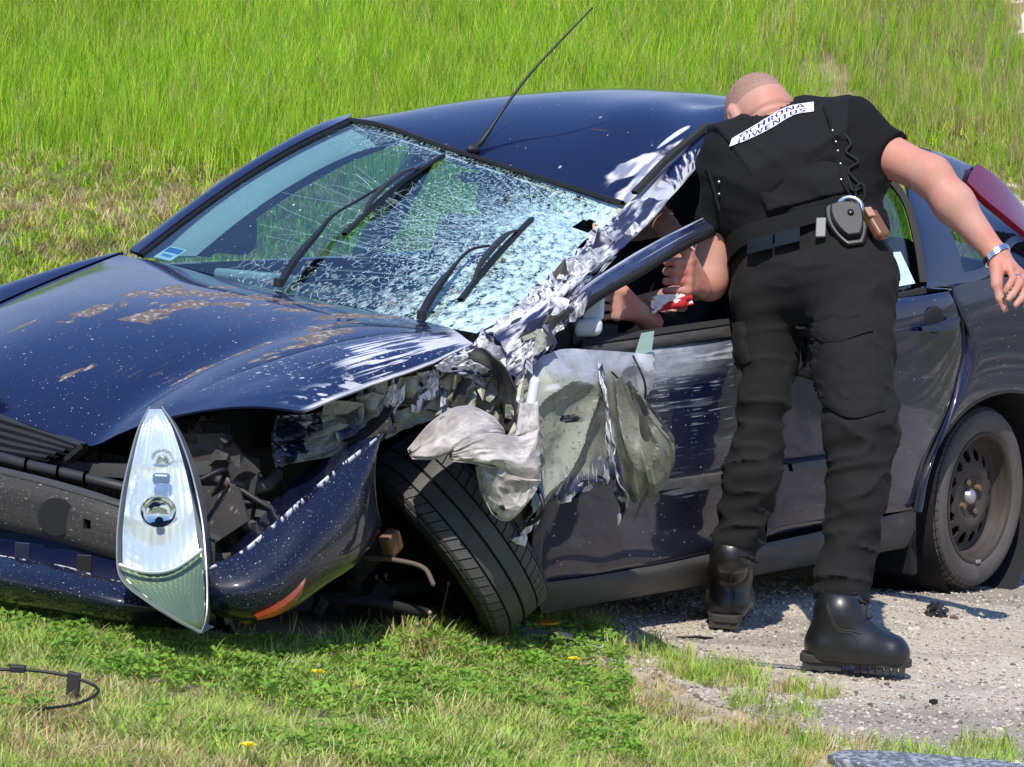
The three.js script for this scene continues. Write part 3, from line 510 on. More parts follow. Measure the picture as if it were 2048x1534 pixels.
const jit = (c, k = 0.25) => { const f = 1 - k + 2 * k * rnd(); return C(c[0] * f * (0.9 + 0.2 * rnd()), c[1] * f, c[2] * f); };
const TALL = [[0.40, 0.62, 0.035], [0.48, 0.66, 0.06], [0.29, 0.53, 0.035], [0.58, 0.67, 0.13], [0.40, 0.62, 0.04]], DRY = [[0.6, 0.48, 0.24], [0.7, 0.6, 0.36], [0.5, 0.39, 0.2]];
const LAWN = [[0.42, 0.58, 0.10], [0.52, 0.63, 0.15], [0.33, 0.52, 0.08], [0.62, 0.64, 0.26], [0.46, 0.60, 0.12]];
for (const kind of [0, 1]) {
  const g = tuft(8, 0.17, 0.0125, 0.4, mul32(5 + kind)), L = [];
  for (let i = 0; i < 36000; i++) {
    const d = 12.6 + 7.4 * Math.pow(rnd(), 1.1), s = (rnd() - 0.5) * (5.5 + (d - 8) * 0.55), e = 14.35 + 0.5 * (noise(s * 1.4, 3, kind) - 0.5) - 1.7 * sstep(-0.9, 0.3, s);
    if (d < e && rnd() > 0.02 + 0.5 * sstep(e - 0.45, e, d)) continue;
    const b = bare(s, d); if (rnd() < b * 0.7) continue;
    if (rnd() < (0.3 + 0.5 * b) * sstep(1.0, 1.9, s)) continue;
    const [x, z] = xz(s, d), grow = sstep(e - 0.6, e + 0.9, d), k = (0.16 + 0.2 * grow * (0.75 + 0.5 * rnd())) * (0.75 + 0.5 * fbm(s * 1.2, d * 1.2, 44, 2)) * (1 - 0.4 * sstep(1.1, 2.0, s));
    L.push([x, height(s, d) - 0.01, z, rnd() * 6.3, 0.04 + 0.13 * rnd(), k * 1.1, k, jit(rnd() < 0.05 + 0.3 * sstep(1.3, 2.2, s) + 0.1 * sstep(0.5, 0.7, fbm(s * 0.9, d * 0.9, 21, 3)) ? pick(DRY) : pick(TALL), 0.22).multiplyScalar(0.78 + 0.5 * fbm(s * 0.8, d * 0.55, 33, 3))]);
  }
  scatter(kind ? 'meadow_grass' : 'tall_grass', g, leafMat, L, kind ? 'tall fresh green meadow grass covering the bank' : 'tall bright green grass growing up the bank behind the car');
}
{
  const g = tuft(9, 0.9, 0.075, 0.9, mul32(9)), L = [];
  for (let i = 0; i < 42000; i++) {
    const d = 10.2 + 5.2 * rnd(), s = (rnd() - 0.5) * 8; const b = bare(s, d); if (rnd() < b * 0.5) continue;
    const [x, z] = xz(s, d), k = 0.05 + 0.05 * rnd(), dry = rnd() < 0.38 + 0.4 * b;
    L.push([x, height(s, d) - 0.004, z, rnd() * 6.3, 0.25 * rnd(), k, k * (0.7 + 0.6 * rnd()), jit(dry ? pick(DRY) : pick(TALL), 0.3)]);
  }
  scatter('short_grass', g, leafMat, L, 'short patchy grass with dry stalks at the foot of the bank');
}
const underCar = (x, z) => x > -0.72 && x < 3.3 && Math.abs(z) < 0.74;
{
  const gs = [tuft(9, 0.85, 0.07, 0.9, mul32(21)), tuft(10, 1.0, 0.06, 1.3, mul32(23), 0.7)];
  gs.forEach((g, q) => {
    const L = [];
    for (let i = 0; i < 44000; i++) {
      const d = 4.5 + 3.9 * rnd(), s = -1.75 + 3.2 * rnd(), [x, z] = xz(s, d); if (underCar(x, z)) continue;
      const gm = gravelMask(s, d), cl = fbm(s * 4, d * 4, 11 + q, 3);
      if (rnd() < sstep(-0.8, 0.02, gm + 0.4 * (fbm(s * 5, d * 5, 71, 3) - 0.5)) * (gm > 0.03 ? 1 : 0.96)) continue;
      if (rnd() < sstep(0.5, 0.68, fbm(s * 3 + 9, d * 3, 40, 3)) * 0.8) continue;
      const k = (0.033 + 0.046 * cl * (0.5 + rnd())) * (q ? 0.9 : 1) * (1 - 0.35 * sstep(-0.7, 0, gm)) * (d > 6.3 && s < -0.1 ? 1.25 : 1), dry = rnd() < (q ? 0.45 : 0.1) + 0.5 * sstep(0.48, 0.66, fbm(s * 2.2 + 3, d * 2.2, 61, 3)) + 0.2 * sstep(-0.5, 0, gm);
      L.push([x, height(s, d) - 0.004, z, rnd() * 6.3, 0.3 * rnd(), k, k, jit(dry ? pick(DRY) : pick(LAWN), 0.3)]);
    }
    scatter(q ? 'trodden_grass' : 'lawn_grass', g, leafMat, L, q ? 'flattened part dry grass on the verge' : 'short green grass of the verge in front of the car');
  });
  // tufts that reach into the gravel
  const g = tuft(14, 0.7, 0.045, 0.8, mul32(31)), L = [];
  const spots = [[0.62, 6.0, 0.14, 70], [0.86, 5.95, 0.1, 45], [1.06, 6.05, 0.07, 24], [0.52, 6.74, 0.12, 70], [0.66, 6.62, 0.06, 16], [0.75, 6.56, 0.05, 9], [0.38, 6.95, 0.1, 45], [0.17, 7.25, 0.1, 40], [1.0, 5.84, 0.1, 25], [0.62, 6.35, 0.1, 26]];
  for (const [s0, d0, r, n] of spots) for (let i = 0; i < n; i++) { const a = rnd() * 6.3, q = r * Math.sqrt(rnd()), s = s0 + q * Math.cos(a), d = d0 + q * Math.sin(a) * 1.2, [x, z] = xz(s, d), k = 0.036 + 0.042 * rnd(); L.push([x, height(s, d), z, rnd() * 6.3, 0.3 * rnd(), k, k, jit(rnd() < 0.15 ? pick(DRY) : pick(LAWN), 0.25)]); }
  scatter('gravel_edge_grass', g, leafMat, L, 'loose green grass tufts growing along the edge of the gravel');
  // clover and plantain leaves
  const leaf = (() => { const pos = [], idx = []; for (let l = 0; l < 3; l++) { const a = l * 2.094, o = pos.length / 3; pos.push(0, 0.6, 0); for (let i = 0; i <= 6; i++) { const t = (i / 6 - 0.5) * 1.9, r = 0.5 * Math.cos(t * 0.9) + 0.18; pos.push(Math.cos(a + t * 0.55) * r, 0.72 + 0.1 * Math.cos(i), Math.sin(a + t * 0.55) * r); } for (let i = 1; i < 7; i++) idx.push(o, o + i, o + i + 1); } const o = pos.length / 3; pos.push(-0.02, 0, 0, 0.02, 0, 0, 0, 0.6, 0.01); idx.push(o, o + 1, o + 2); return makeGeo(pos, idx); })();
  const M = [];
  for (let i = 0; i < 6500; i++) { const d = 5.2 + 2.2 * rnd(), s = -1.6 + 1.9 * rnd(), [x, z] = xz(s, d); if (underCar(x, z) || rnd() > sstep(0.42, 0.6, fbm(s * 3.3, d * 3.3, 55, 3)) + 0.4 * sstep(6.0, 6.4, d)) continue; const k = 0.016 + 0.018 * rnd(); M.push([x, height(s, d) + 0.006 + 0.02 * rnd(), z, rnd() * 6.3, 0.7 * rnd(), k, k, jit([0.24, 0.42, 0.06], 0.35)]); }
  scatter('clover_leaves', leaf, leafMat, M, 'small green clover leaves low among the verge grass');
}

// ---------------------------------------------------------------- materials
const std = (c, rough, o = {}) => new THREE.MeshStandardMaterial({ color: C(...c), roughness: rough, side: THREE.DoubleSide, ...o });
const phy = (c, rough, o = {}) => new THREE.MeshPhysicalMaterial({ color: C(...c), roughness: rough, side: THREE.DoubleSide, ...o });
const BLUE = [0.0038, 0.0065, 0.036];
const aniso = (u, v, fu, fv, z) => fbm(u * fu, v * fv, z, 4);
// paint with road dirt: specks, grit and streaks lie where they are on the panel
function paintMat(f, size = 1024, o = {}) {
  const t = tex(size, o.h ?? size, (u, v) => f(u, v).slice(0, 3), { clamp: true });
  const r = tex(size / 2, (o.h ?? size) / 2, (u, v) => { const k = f(u, v)[3]; return [k, k, k]; }, { srgb: false, clamp: true });
  return new THREE.MeshPhysicalMaterial({ map: t, roughness: 0.4, clearcoat: 1, clearcoatMap: tex(size / 2, (o.h ?? size) / 2, (u, v) => { const k = 1 - f(u, v)[3]; return [k, k, k]; }, { srgb: false, clamp: true }), clearcoatRoughness: 0.05, side: THREE.DoubleSide, specularIntensity: 0.35 });
}
const specks = (u, v, fu, fv, th, z) => { const x = u * fu, y = v * fv, i = Math.floor(x), j = Math.floor(y); if (hash(i, j, z) < th) return 0; const cx = 0.3 + 0.4 * hash(i, j, z + 1), cy = 0.3 + 0.4 * hash(i, j, z + 2), r = 0.06 + 0.26 * hash(i, j, z + 3) ** 2; const dx = x - i - cx, dy = (y - j - cy); return sstep(r, r * 0.5, Math.hypot(dx, dy)); };
const blob = (u, v, b) => { const c = Math.cos(b[4]), s = Math.sin(b[4]), dx = u - b[0], dy = v - b[1], x = (dx * c + dy * s) / b[2], y = (-dx * s + dy * c) / b[3]; return 1 - Math.sqrt(x * x + y * y); };
// [s, t, half length, half width, turn] of the mud splashes on the bonnet
const MUD = [[0.70, 0.42, 0.085, 0.035, 0.25], [0.64, 0.39, 0.05, 0.024, 0.2], [0.50, 0.40, 0.10, 0.026, 0.12], [0.515, 0.545, 0.06, 0.03, 0.15], [0.76, 0.52, 0.09, 0.02, 0.9], [0.73, 0.62, 0.06, 0.022, 0.6], [0.84, 0.62, 0.07, 0.022, 0.5], [0.80, 0.74, 0.06, 0.02, 0.5], [0.83, 0.82, 0.07, 0.022, 0.3], [0.9, 0.7, 0.06, 0.02, 0.6], [0.66, 0.56, 0.05, 0.02, 0.3], [0.86, 0.48, 0.05, 0.012, 0.3], [0.62, 0.93, 0.10, 0.024, 0.05], [0.5, 0.96, 0.10, 0.02, 0.02], [0.72, 0.88, 0.07, 0.016, 0.1], [0.35, 0.3, 0.06, 0.006, 0.1], [0.2, 0.62, 0.05, 0.01, 0.2], [0.42, 0.86, 0.14, 0.006, 0.04], [0.93, 0.86, 0.06, 0.02, 0.7]];
const fBonnet = (s, t) => {
  let c = BLUE, k = 0;
  const w = fbm(s * 26, t * 34, 3, 4) - 0.5;
  let m = 0; for (const b of MUD) m = Math.max(m, blob(s, t, [b[0], b[1], b[2] * 1.25, b[3] * 1.5, b[4]]) + w * 2.1 - 0.1);
  m = sstep(0.0, 0.3, m);
  const st = sstep(0.66, 0.74, fbm(s * 22 + 3, t * 150, 7, 3)) * sstep(0.15, 0.5, s) * sstep(0.97, 0.85, s) * sstep(0.1, 0.35, t) * sstep(0.5, 0.62, fbm(s * 4, t * 5, 12, 2));
  m = Math.max(m, st);
  c = mixc(c, mixc([0.16, 0.115, 0.08], [0.40, 0.35, 0.31], sstep(0.55, 0.8, fbm(s * 120, t * 120, 5, 2))), m * 0.95); k = Math.max(k, m);
  const g = Math.max(specks(s, t, 150, 170, 0.92, 3), specks(s, t, 70, 80, 0.965, 8)) * (0.35 + 0.65 * sstep(0.05, 0.5, t));
  c = mixc(c, [0.5, 0.47, 0.44], g * 0.8); k = Math.max(k, g);
  return [...c, k];
};
const fBonSide = (s, t) => {
  let c = BLUE, k = 0;
  const str = aniso(s, t, 7, 44, 2), lump = fbm(s * 7, t * 3, 6, 3);
  let w = sstep(0.485, 0.56, str * 0.5 + lump * 0.5 + 0.10 * sstep(0.5, 0.9, s) - 0.075) * sstep(0.3, 0.5, s) * sstep(0.14, 0.3, t) * (1 - 0.9 * sstep(0.9, 1, s) * 0);
  w = Math.max(w, sstep(0.50, 0.6, fbm(s * 36, t * 12, 9, 3)) * sstep(0.72, 0.9, t) * sstep(0.02, 0.12, s) * sstep(0.5, 0.3, s));
  w = Math.max(w, sstep(0.95, 0.985, t) * sstep(0, 0.06, s));
  w = Math.max(w, sstep(0.9, 0.97, s + (lump - 0.5) * 0.2));
  const g = Math.max(specks(s, t, 70, 34, 0.72, 3), specks(s, t, 34, 14, 0.8, 5)) * sstep(0.05, 0.3, s);
  w = Math.max(w, g);
  c = mixc(c, mixc([0.5, 0.52, 0.6], [0.82, 0.82, 0.84], str), w * (0.55 + 0.45 * lump)); k = w;
  return [...c, k];
};
const fRoof = (s, t) => {
  let c = BLUE, k = 0;
  const w = fbm(s * 14, t * 26, 4, 4);
  // scuffed bare patch above the crushed corner
  let m = sstep(0, 0.22, blob(s, t, [0.925, 0.085, 0.085, 0.034, 0.9]) + (w - 0.5) * 1.5);
  m = Math.max(m, sstep(0, 0.25, blob(s, t, [0.99, 0.05, 0.05, 0.09, 0.1]) + (w - 0.5) * 1.2));
  m = Math.max(m, sstep(0.1, 0.3, blob(s, t, [0.94, 0.16, 0.05, 0.012, 1.3]) + (w - 0.5)));
  c = mixc(c, mixc([0.22, 0.24, 0.32], [0.6, 0.6, 0.62], sstep(0.32, 0.6, fbm(s * 60, t * 30, 9, 3))), m); k = m * 0.9;
  const mud = sstep(0.1, 0.4, blob(s, t, [0.78, 0.13, 0.1, 0.004, 0.12]) + (w - 0.5) * 2 - 0.2); c = mixc(c, [0.09, 0.065, 0.05], mud * 0.6); k = Math.max(k, mud);
  const g = Math.max(specks(s, t, 120, 160, 0.985, 3), specks(s, t, 60, 80, 0.995, 8)); c = mixc(c, [0.4, 0.37, 0.33], g); k = Math.max(k, g);
  c = mixc(c, [0.12, 0.115, 0.12], 0.45 * sstep(0.25, 0.8, t) * (0.7 + 0.3 * w)); // dust towards the rear
  return [...c, k];
};
const fRail = (s, t) => {
  const str = aniso(s, t, 150, 2.4, 3), lump = fbm(s * 8, t * 3, 5, 3);
  let w = sstep(0.55, 0.66, str + 0.2 * t - 0.06) * sstep(0.08, 0.3, t) * sstep(0.66, 0.5, s);
  w = Math.max(w, sstep(0.07, 0.02, s + (lump - 0.5) * 0.06), sstep(0.86, 0.95, t) * sstep(0.7, 0.5, s));
  return [...mixc(BLUE, mixc([0.36, 0.38, 0.46], [0.66, 0.66, 0.68], lump), w), w * 0.9];
};
const fDoor = (s, t) => { // s front -> rear, t top -> bottom
  let c = BLUE, k = 0;
  const str = aniso(s, t, 5, 70, 3), lump = fbm(s * 5, t * 7, 9, 3), fine = fbm(s * 40, t * 40, 4, 3);
  let w = sstep(0.55, 0.68, str * 0.6 + lump * 0.4 + 0.12 * sstep(0.3, 0, t)) * sstep(0.42, 0.05, t) * 0.8;
  w = Math.max(w, 0.55 * sstep(0.2, 0.04, t + 0.2 * (str - 0.5)) * (0.5 + lump) * sstep(0.9, 0.5, s));
  w = Math.max(w, sstep(0.08, 0.3, blob(s, t, [0.62, 0.665, 0.2, 0.028, -0.06]) + (str - 0.5) * 1.5));
  w = Math.max(w, sstep(0.68, 0.76, aniso(s, t, 12, 160, 6)) * sstep(0.75, 0.2, t) * 0.7);
  c = mixc(c, mixc([0.33, 0.36, 0.44], [0.74, 0.76, 0.8], fine), w); k = w;
  const dust = 0.35 * sstep(0.2, 0.9, t) * (0.5 + lump); c = mixc(c, [0.052, 0.053, 0.068], clamp(dust * 1.5));
  const g = specks(s, t, 60, 60, 0.9, 3); c = mixc(c, [0.42, 0.42, 0.45], g * 0.8); k = Math.max(k, g, 0.25 * dust);
  return [...c, k];
};
const fPlain = (s, t) => { const l = fbm(s * 7, t * 7, 2, 3), g = specks(s, t, 55, 55, 0.95, 3); let c = mixc(BLUE, [0.04, 0.042, 0.06], 0.2 * sstep(0.35, 0.95, t) * (0.4 + l)); c = mixc(c, [0.4, 0.4, 0.42], g * 0.6); const sc = sstep(0.72, 0.78, aniso(s, t, 7, 120, 9)) * 0.12; c = mixc(c, [0.3, 0.33, 0.42], sc); return [...c, Math.max(0.2 * t * l, g, sc)]; };
const fBumper = (s, t) => { let c = [0.004, 0.005, 0.018]; const g = Math.max(specks(s, t, 170, 90, 0.88, 3), specks(s, t, 90, 46, 0.93, 5)), e = sstep(0.03, 0.0, t) * sstep(0.5, 0.62, fbm(s * 60, t * 20, 1, 3)); const w = Math.max(g, e); c = mixc(c, [0.6, 0.6, 0.62], w); return [...c, w]; };
// torn sheet metal: white scrape, bare grey steel, dark folds
const fScrape = (s, t) => {
  const a = fbm(s * 14, t * 4, 2, 4), b = fbm(s * 40, t * 12, 8, 3), d = fbm(s * 7, t * 3, 15, 3);
  let c = mixc([0.40, 0.40, 0.42], [0.72, 0.72, 0.73], sstep(0.4, 0.6, a));
  c = mixc(c, [0.2, 0.2, 0.23], sstep(0.52, 0.66, b) * 0.8);
  c = mixc(c, [0.02, 0.024, 0.07], sstep(0.58, 0.70, d));
  c = mixc(c, [0.02, 0.02, 0.025], sstep(0.66, 0.76, fbm(s * 22, t * 8, 30, 3)));
  return c;
};
const fPrimer = (s, t) => { // grey green primer inside the wing and the apron
  const a = fbm(s * 4, t * 4, 2, 4), b = fbm(s * 30, t * 30, 8, 3);
  let c = mixc([0.24, 0.245, 0.175], [0.33, 0.335, 0.265], a);
  c = mixc(c, [0.13, 0.125, 0.09], sstep(0.5, 0.8, fbm(s * 9, t * 9, 18, 4)) * 0.55);
  c = mixc(c, [0.08, 0.075, 0.055], sstep(0.69, 0.76, fbm(s * 70, t * 50, 8, 2)) * 0.6);
  c = mixc(c, [0.5, 0.52, 0.5], sstep(0.68, 0.8, fbm(s * 9, t * 30, 12, 3)) * 0.7);
  return c;
};
const fWing = (s, t) => { // primer, blue overspray towards the torn lower edge, scraped pale along the top
  let c = fPrimer(s, t); const n = fbm(s * 10, t * 10, 21, 3);
  c = mixc(c, [0.02, 0.025, 0.09], sstep(0.74, 0.98, t + (n - 0.5) * 0.35) * 0.95);
  c = mixc(c, [0.45, 0.47, 0.56], sstep(0.25, 0.05, t + (n - 0.5) * 0.3) * 0.7);
  c = mixc(c, [0.62, 0.62, 0.63], sstep(0.64, 0.7, fbm(s * 60, t * 8, 27, 3)) * sstep(0.7, 0.9, t) * 0.9);
  c = mixc(c, [0.68, 0.69, 0.72], sstep(0.82, 0.9, s + (n - 0.5) * 0.15) * sstep(0.8, 0.5, t) * 0.8);
  return c;
};
const M = {
  bonnet: paintMat(fBonnet, 2048), bonSide: paintMat(fBonSide), roof: paintMat(fRoof), rail: paintMat(fRail, 512), door: paintMat(fDoor), plain: paintMat(fPlain), bumper: paintMat(fBumper, 512),
  blue: phy(BLUE, 0.4, { clearcoat: 1, clearcoatRoughness: 0.05 }),
  scrape: std([1, 1, 1], 0.5, { map: tex(1024, 256, fScrape), bumpMap: tex(512, 128, (s, t) => { const k = fbm(s * 18, t * 6, 5, 4); return [k, k, k]; }, { srgb: false }), bumpScale: 0.005 }),
  primerDark: std([0.5, 0.5, 0.5], 0.5, { map: tex(512, 512, fPrimer) }),
  primer: std([1, 1, 1], 0.42, { map: tex(512, 512, fPrimer) }),
  wing: std([1, 1, 1], 0.42, { map: tex(1024, 1024, fWing), metalness: 0.1 }),
  black: std([0.010, 0.010, 0.011], 0.5), rubber: std([0.02, 0.0195, 0.019], 0.8), dark: std([0.012, 0.012, 0.013], 0.9),
  plastic: std([0.022, 0.022, 0.024], 0.55), greyPlastic: std([0.06, 0.058, 0.056], 0.6), brownMetal: std([0.06, 0.042, 0.03], 0.8),
  dustyBlack: std([1, 1, 1], 0.7, { map: tex(512, 256, (s, t) => { const g = Math.max(specks(s, t, 90, 40, 0.7, 4), specks(s, t, 44, 20, 0.85, 7)); return mixc(mixc([0.018, 0.018, 0.018], [0.06, 0.055, 0.05], fbm(s * 5, t * 20, 3, 3)), [0.34, 0.31, 0.25], g * 0.7); }) }),
  cladding: std([1, 1, 1], 0.6, { map: tex(512, 128, (s, t) => mixc([0.04, 0.04, 0.042], [0.10, 0.095, 0.088], fbm(s * 18, t * 4, 3, 4)).map((x) => x * 1)) }),
  chrome: std([0.95, 0.95, 0.93], 0.24, { metalness: 0.62 }), steel: std([0.45, 0.45, 0.46], 0.4, { metalness: 0.8 }),
  flute: std([0.20, 0.25, 0.14], 0.25, { metalness: 0.6 }),
  lens: phy([0.93, 0.98, 0.96], 0.02, { transmission: 1, thickness: 0, ior: 1.5 }),
  glass: phy([0.62, 0.82, 0.78], 0.0, { transmission: 1, thickness: 0, ior: 1.5 }),
  nearGlass: phy([0.2, 0.34, 0.37], 0.0, { transmission: 1, thickness: 0, ior: 1.75 }),
  sideGlass: phy([0.42, 0.62, 0.62], 0.0, { transmission: 1, thickness: 0, ior: 1.5 }),
  amber: phy([0.2, 0.035, 0.006], 0.25, { clearcoat: 1 }), red: phy([0.15, 0.006, 0.010], 0.25, { clearcoat: 1, clearcoatRoughness: 0.05 }),
  trim: std([0.30, 0.34, 0.38], 0.8), headliner: std([0.45, 0.46, 0.46], 0.95), seat: std([0.03, 0.033, 0.045], 0.95), dash: std([0.045, 0.047, 0.05], 0.7),
  bottle: phy([1, 1, 1], 0.55, { map: tex(512, 512, (s, t) => { const a = fbm(s * 5, t * 5, 1, 4), b = fbm(s * 26, t * 26, 4, 3); return mixc(mixc([0.66, 0.62, 0.585], [0.36, 0.32, 0.30], sstep(0.3, 0.75, a)), [0.3, 0.25, 0.24], sstep(0.5, 0.85, b) * 0.55); }), transmission: 0.2, thickness: 0 }),
  steelWheel: std([1, 1, 1], 0.7, { map: tex(512, 512, (s, t) => mixc([0.022, 0.02, 0.018], [0.07, 0.052, 0.04], fbm(s * 16, t * 16, 2, 4))) }),
  tyreSide: std([1, 1, 1], 0.85, { map: tex(512, 128, (s, t) => mixc([0.055, 0.05, 0.045], [0.125, 0.112, 0.10], fbm(s * 12, t * 6, 2, 4))) }),
  tyre: std([1, 1, 1], 0.62, { map: tex(512, 256, (s, t) => mixc(mixc([0.045, 0.044, 0.043], [0.105, 0.10, 0.094], fbm(s * 30, t * 10, 2, 3)), [0.5, 0.48, 0.45], specks(s, t, 130, 16, 0.93, 3) * 0.8)) }),
  tan: std([0.55, 0.33, 0.16], 0.8), white: std([0.78, 0.78, 0.8], 0.6),
};
M.scrape.map.repeat.set(1, 1);
// cracked windscreen: clear tinted glass where the transmission map is white, crazed white-green glass along the cracks
{
  const W = 2048, H = 1024, mk = () => { const c = document.createElement('canvas'); c.width = W; c.height = H; return c; };
  const cc = mk(), ct = mk(), a = cc.getContext('2d'), b = ct.getContext('2d'), r = mul32(41);
  a.fillStyle = 'rgb(206,236,233)'; a.fillRect(0, 0, W, H); b.fillStyle = '#fff'; b.fillRect(0, 0, W, H);
  // s runs from the far pillar to the near one, t up from the bonnet
  const dens = (s, t) => clamp(Math.max(1.25 * sstep(0.48, 0.76, s + 0.16 * (t - 0.4) + 0.12 * (fbm(s * 5, t * 5, 2, 3) - 0.5)), 0.75 * sstep(0.84, 0.98, t + 0.05 * (fbm(s * 9, 1, 2, 2) - 0.5)) * sstep(0.05, 0.16, s), 0.5 * sstep(0.2, 0.02, t) * sstep(0.25, 0.5, s), 0.22 * sstep(0.34, 0.55, s) * sstep(0.45, 0.75, fbm(s * 4, t * 9, 5, 3))) * (0.62 + 0.76 * fbm(s * 7, t * 7, 9, 3)));
  const stroke = (pts, w, al, fog) => { for (const [x, col] of [[a, `rgba(${fog ? '236,250,248' : '172,228,222'},${al})`], [b, `rgba(0,0,0,${al * (fog ? 0.9 : 0.85)})`]]) { x.strokeStyle = col; x.lineWidth = w; x.lineJoin = 'round'; x.beginPath(); pts.forEach((p, i) => x[i ? 'lineTo' : 'moveTo'](p[0] * W, (1 - p[1]) * H)); x.stroke(); } };
  const cell = (n, k) => { // web of small cracks
    const P = []; for (let i = 0; i < n; i++) { const s = r(), t = r(); if (r() < dens(s, t)) P.push([s, t]); }
    const grid = new Map(), G = 48, key = (s, t) => Math.floor(s * G) + 1000 * Math.floor(t * G / 2); P.forEach((p) => { const q = key(...p); if (!grid.has(q)) grid.set(q, []); grid.get(q).push(p); });
    for (const p of P) { const near = []; const wk = 1 + 0.6 * sstep(0.65, 0.9, p[0]); for (let u = -1; u <= 1; u++) for (let v = -1; v <= 1; v++) near.push(...(grid.get(key(p[0] + u / G, p[1] + v * 2 / G)) ?? [])); near.sort((x, y) => Math.hypot((x[0] - p[0]) * 2, x[1] - p[1]) - Math.hypot((y[0] - p[0]) * 2, y[1] - p[1]));
      for (const q of near.slice(1, 1 + k)) { const m = [(p[0] + q[0]) / 2 + (r() - 0.5) * 0.0012, (p[1] + q[1]) / 2 + (r() - 0.5) * 0.002]; stroke([p, m, q], (0.6 + 1.1 * r() * r()) * wk, 0.3 + 0.55 * r(), r() < 0.35); } }
  };
  cell(24000, 3);
  // long radial cracks from the struck corner and from the roof edge
  const ray = (s, t, ang, len, w, al) => { const p = []; let x = s, y = t, q = ang; for (let i = 0; i < 22; i++) { p.push([x, y]); q += (r() - 0.5) * 0.12; x += Math.cos(q) * len / 22; y += Math.sin(q) * len / 22 * 1.5; } stroke(p, w, al, r() < 0.4); };
  for (let i = 0; i < 260; i++) ray(0.97 - 0.12 * r(), 0.86 - 0.7 * r() * r(), Math.PI + (r() - 0.5) * 2.1, 0.12 + 0.38 * r() * r(), 0.9 + 1.2 * r(), 0.35 + 0.4 * r());
  for (let i = 0; i < 30; i++) ray(0.62 + 0.3 * r(), 0.1 + 0.5 * r(), Math.PI + (r() - 0.5) * 0.5, 0.2 + 0.35 * r(), 0.8 + 0.9 * r(), 0.4 + 0.3 * r());
  for (let i = 0; i < 60; i++) ray(0.03 + 0.4 * r(), 0.99, -1.5 + (r() - 0.5) * 1.6, 0.04 + 0.12 * r(), 0.9, 0.6);
  for (let i = 0; i < 7; i++) ray(0.02 + 0.02 * r(), 0.15 + 0.8 * r(), (r() - 0.5) * 1.4, 0.1 + 0.1 * r(), 0.8, 0.35);
  const dot = (s, t, rad, al, rgb) => { for (const [x, c] of [[a, `rgba(${rgb},${al})`], [b, `rgba(0,0,0,${al})`]]) { x.fillStyle = c; x.beginPath(); x.ellipse(s * W, (1 - t) * H, rad, rad * 1.15, 0, 0, 7); x.fill(); } };
  for (let i = 0; i < 5200; i++) { const s = r(), t = r(), d = dens(s, t); if (r() < d * 0.9 + 0.05 + 0.1 * sstep(0.6, 0.9, t)) dot(s, t, 0.8 + 2.2 * r() * r(), 0.5 + 0.5 * r(), '240,252,250'); }
  for (let i = 0; i < 26; i++) dot(0.2 + 0.4 * r(), 0.25 + 0.6 * r(), 1.5 + 4 * r() * r(), 0.9, '226,244,244');
  // crushed, milky zone by the near pillar and along the bonnet
  for (let i = 0; i < 7000; i++) { const s = 1 - 0.5 * r() * r(), t = r(), q = Math.max(sstep(0.9, 1.0, s) * 0.9, sstep(0.6, 0.95, s) * 0.75, sstep(0.74, 0.97, s) * sstep(0.55, 0.85, t), sstep(0.8, 0.95, s) * sstep(0.3, 0.05, t)); if (r() < q) dot(s, t, 3 + 11 * r(), 0.12 + 0.24 * r(), '214,244,240'); }
  // mud seen on the glass
  for (let i = 0; i < 46; i++) { const s = 0.38 + 0.5 * r(), t = 0.03 + 0.3 * r() * r() + (r() < 0.15 ? 0.3 : 0); for (let k = 0; k < 7; k++) dot(s + (r() - 0.5) * 0.03, t + (r() - 0.5) * 0.02, 2 + 5 * r(), 0.35, '112,88,68'); }
  const tc = new THREE.CanvasTexture(cc), tt = new THREE.CanvasTexture(ct); tc.colorSpace = THREE.SRGBColorSpace; for (const x of [tc, tt]) { x.wrapS = x.wrapT = THREE.ClampToEdgeWrapping; x.magFilter = THREE.LinearFilter; }
  M.crazed = new THREE.MeshPhysicalMaterial({ color: 0xffffff, map: tc, transmission: 1, transmissionMap: tt, thickness: 0, roughness: 0.0, ior: 1.72, side: THREE.DoubleSide });
}

// ---------------------------------------------------------------- the wrecked car
const crease = (g, a = 0.45) => toCreasedNormals(g.index ? g.toNonIndexed() : g, a);
const lumpy = (r, seed) => { const g = new THREE.BoxGeometry(r * 2, r * 1.3, r * 0.9, 2, 2, 2), p = g.attributes.position; for (let i = 0; i < p.count; i++) p.setXYZ(i, p.getX(i) + r * 0.9 * (noise(p.getX(i) * 40 + seed, p.getY(i) * 40, p.getZ(i) * 40) - 0.5), p.getY(i) + r * 0.9 * (noise(p.getX(i) * 40, p.getY(i) * 40 + seed, p.getZ(i) * 40) - 0.5), p.getZ(i) + r * 0.7 * (noise(p.getX(i) * 40, p.getY(i) * 40, p.getZ(i) * 40 + seed) - 0.5)); g.rotateX(seed * 1.7); g.rotateZ(seed * 2.3); return crease(g, 0.3); };
const CAR = thing('car', 'dark blue hatchback with smashed windscreen and torn open front, stopped across the verge', 'car', V(1.25, 0, 0));
const cp = (name, geo, mat, parent = CAR, extra) => part(name, geo, mat, parent, extra);
const off = (pts, dx, dy, dz) => pts.map((p) => p.clone().add(V(dx, dy, dz)));
const UPV = V(0, 1, 0), OUT = V(0, 0, 1);
const dent = (s, t, a, b, r, h) => h * Math.exp(-((s - a) ** 2 + (t - b) ** 2) / (r * r));
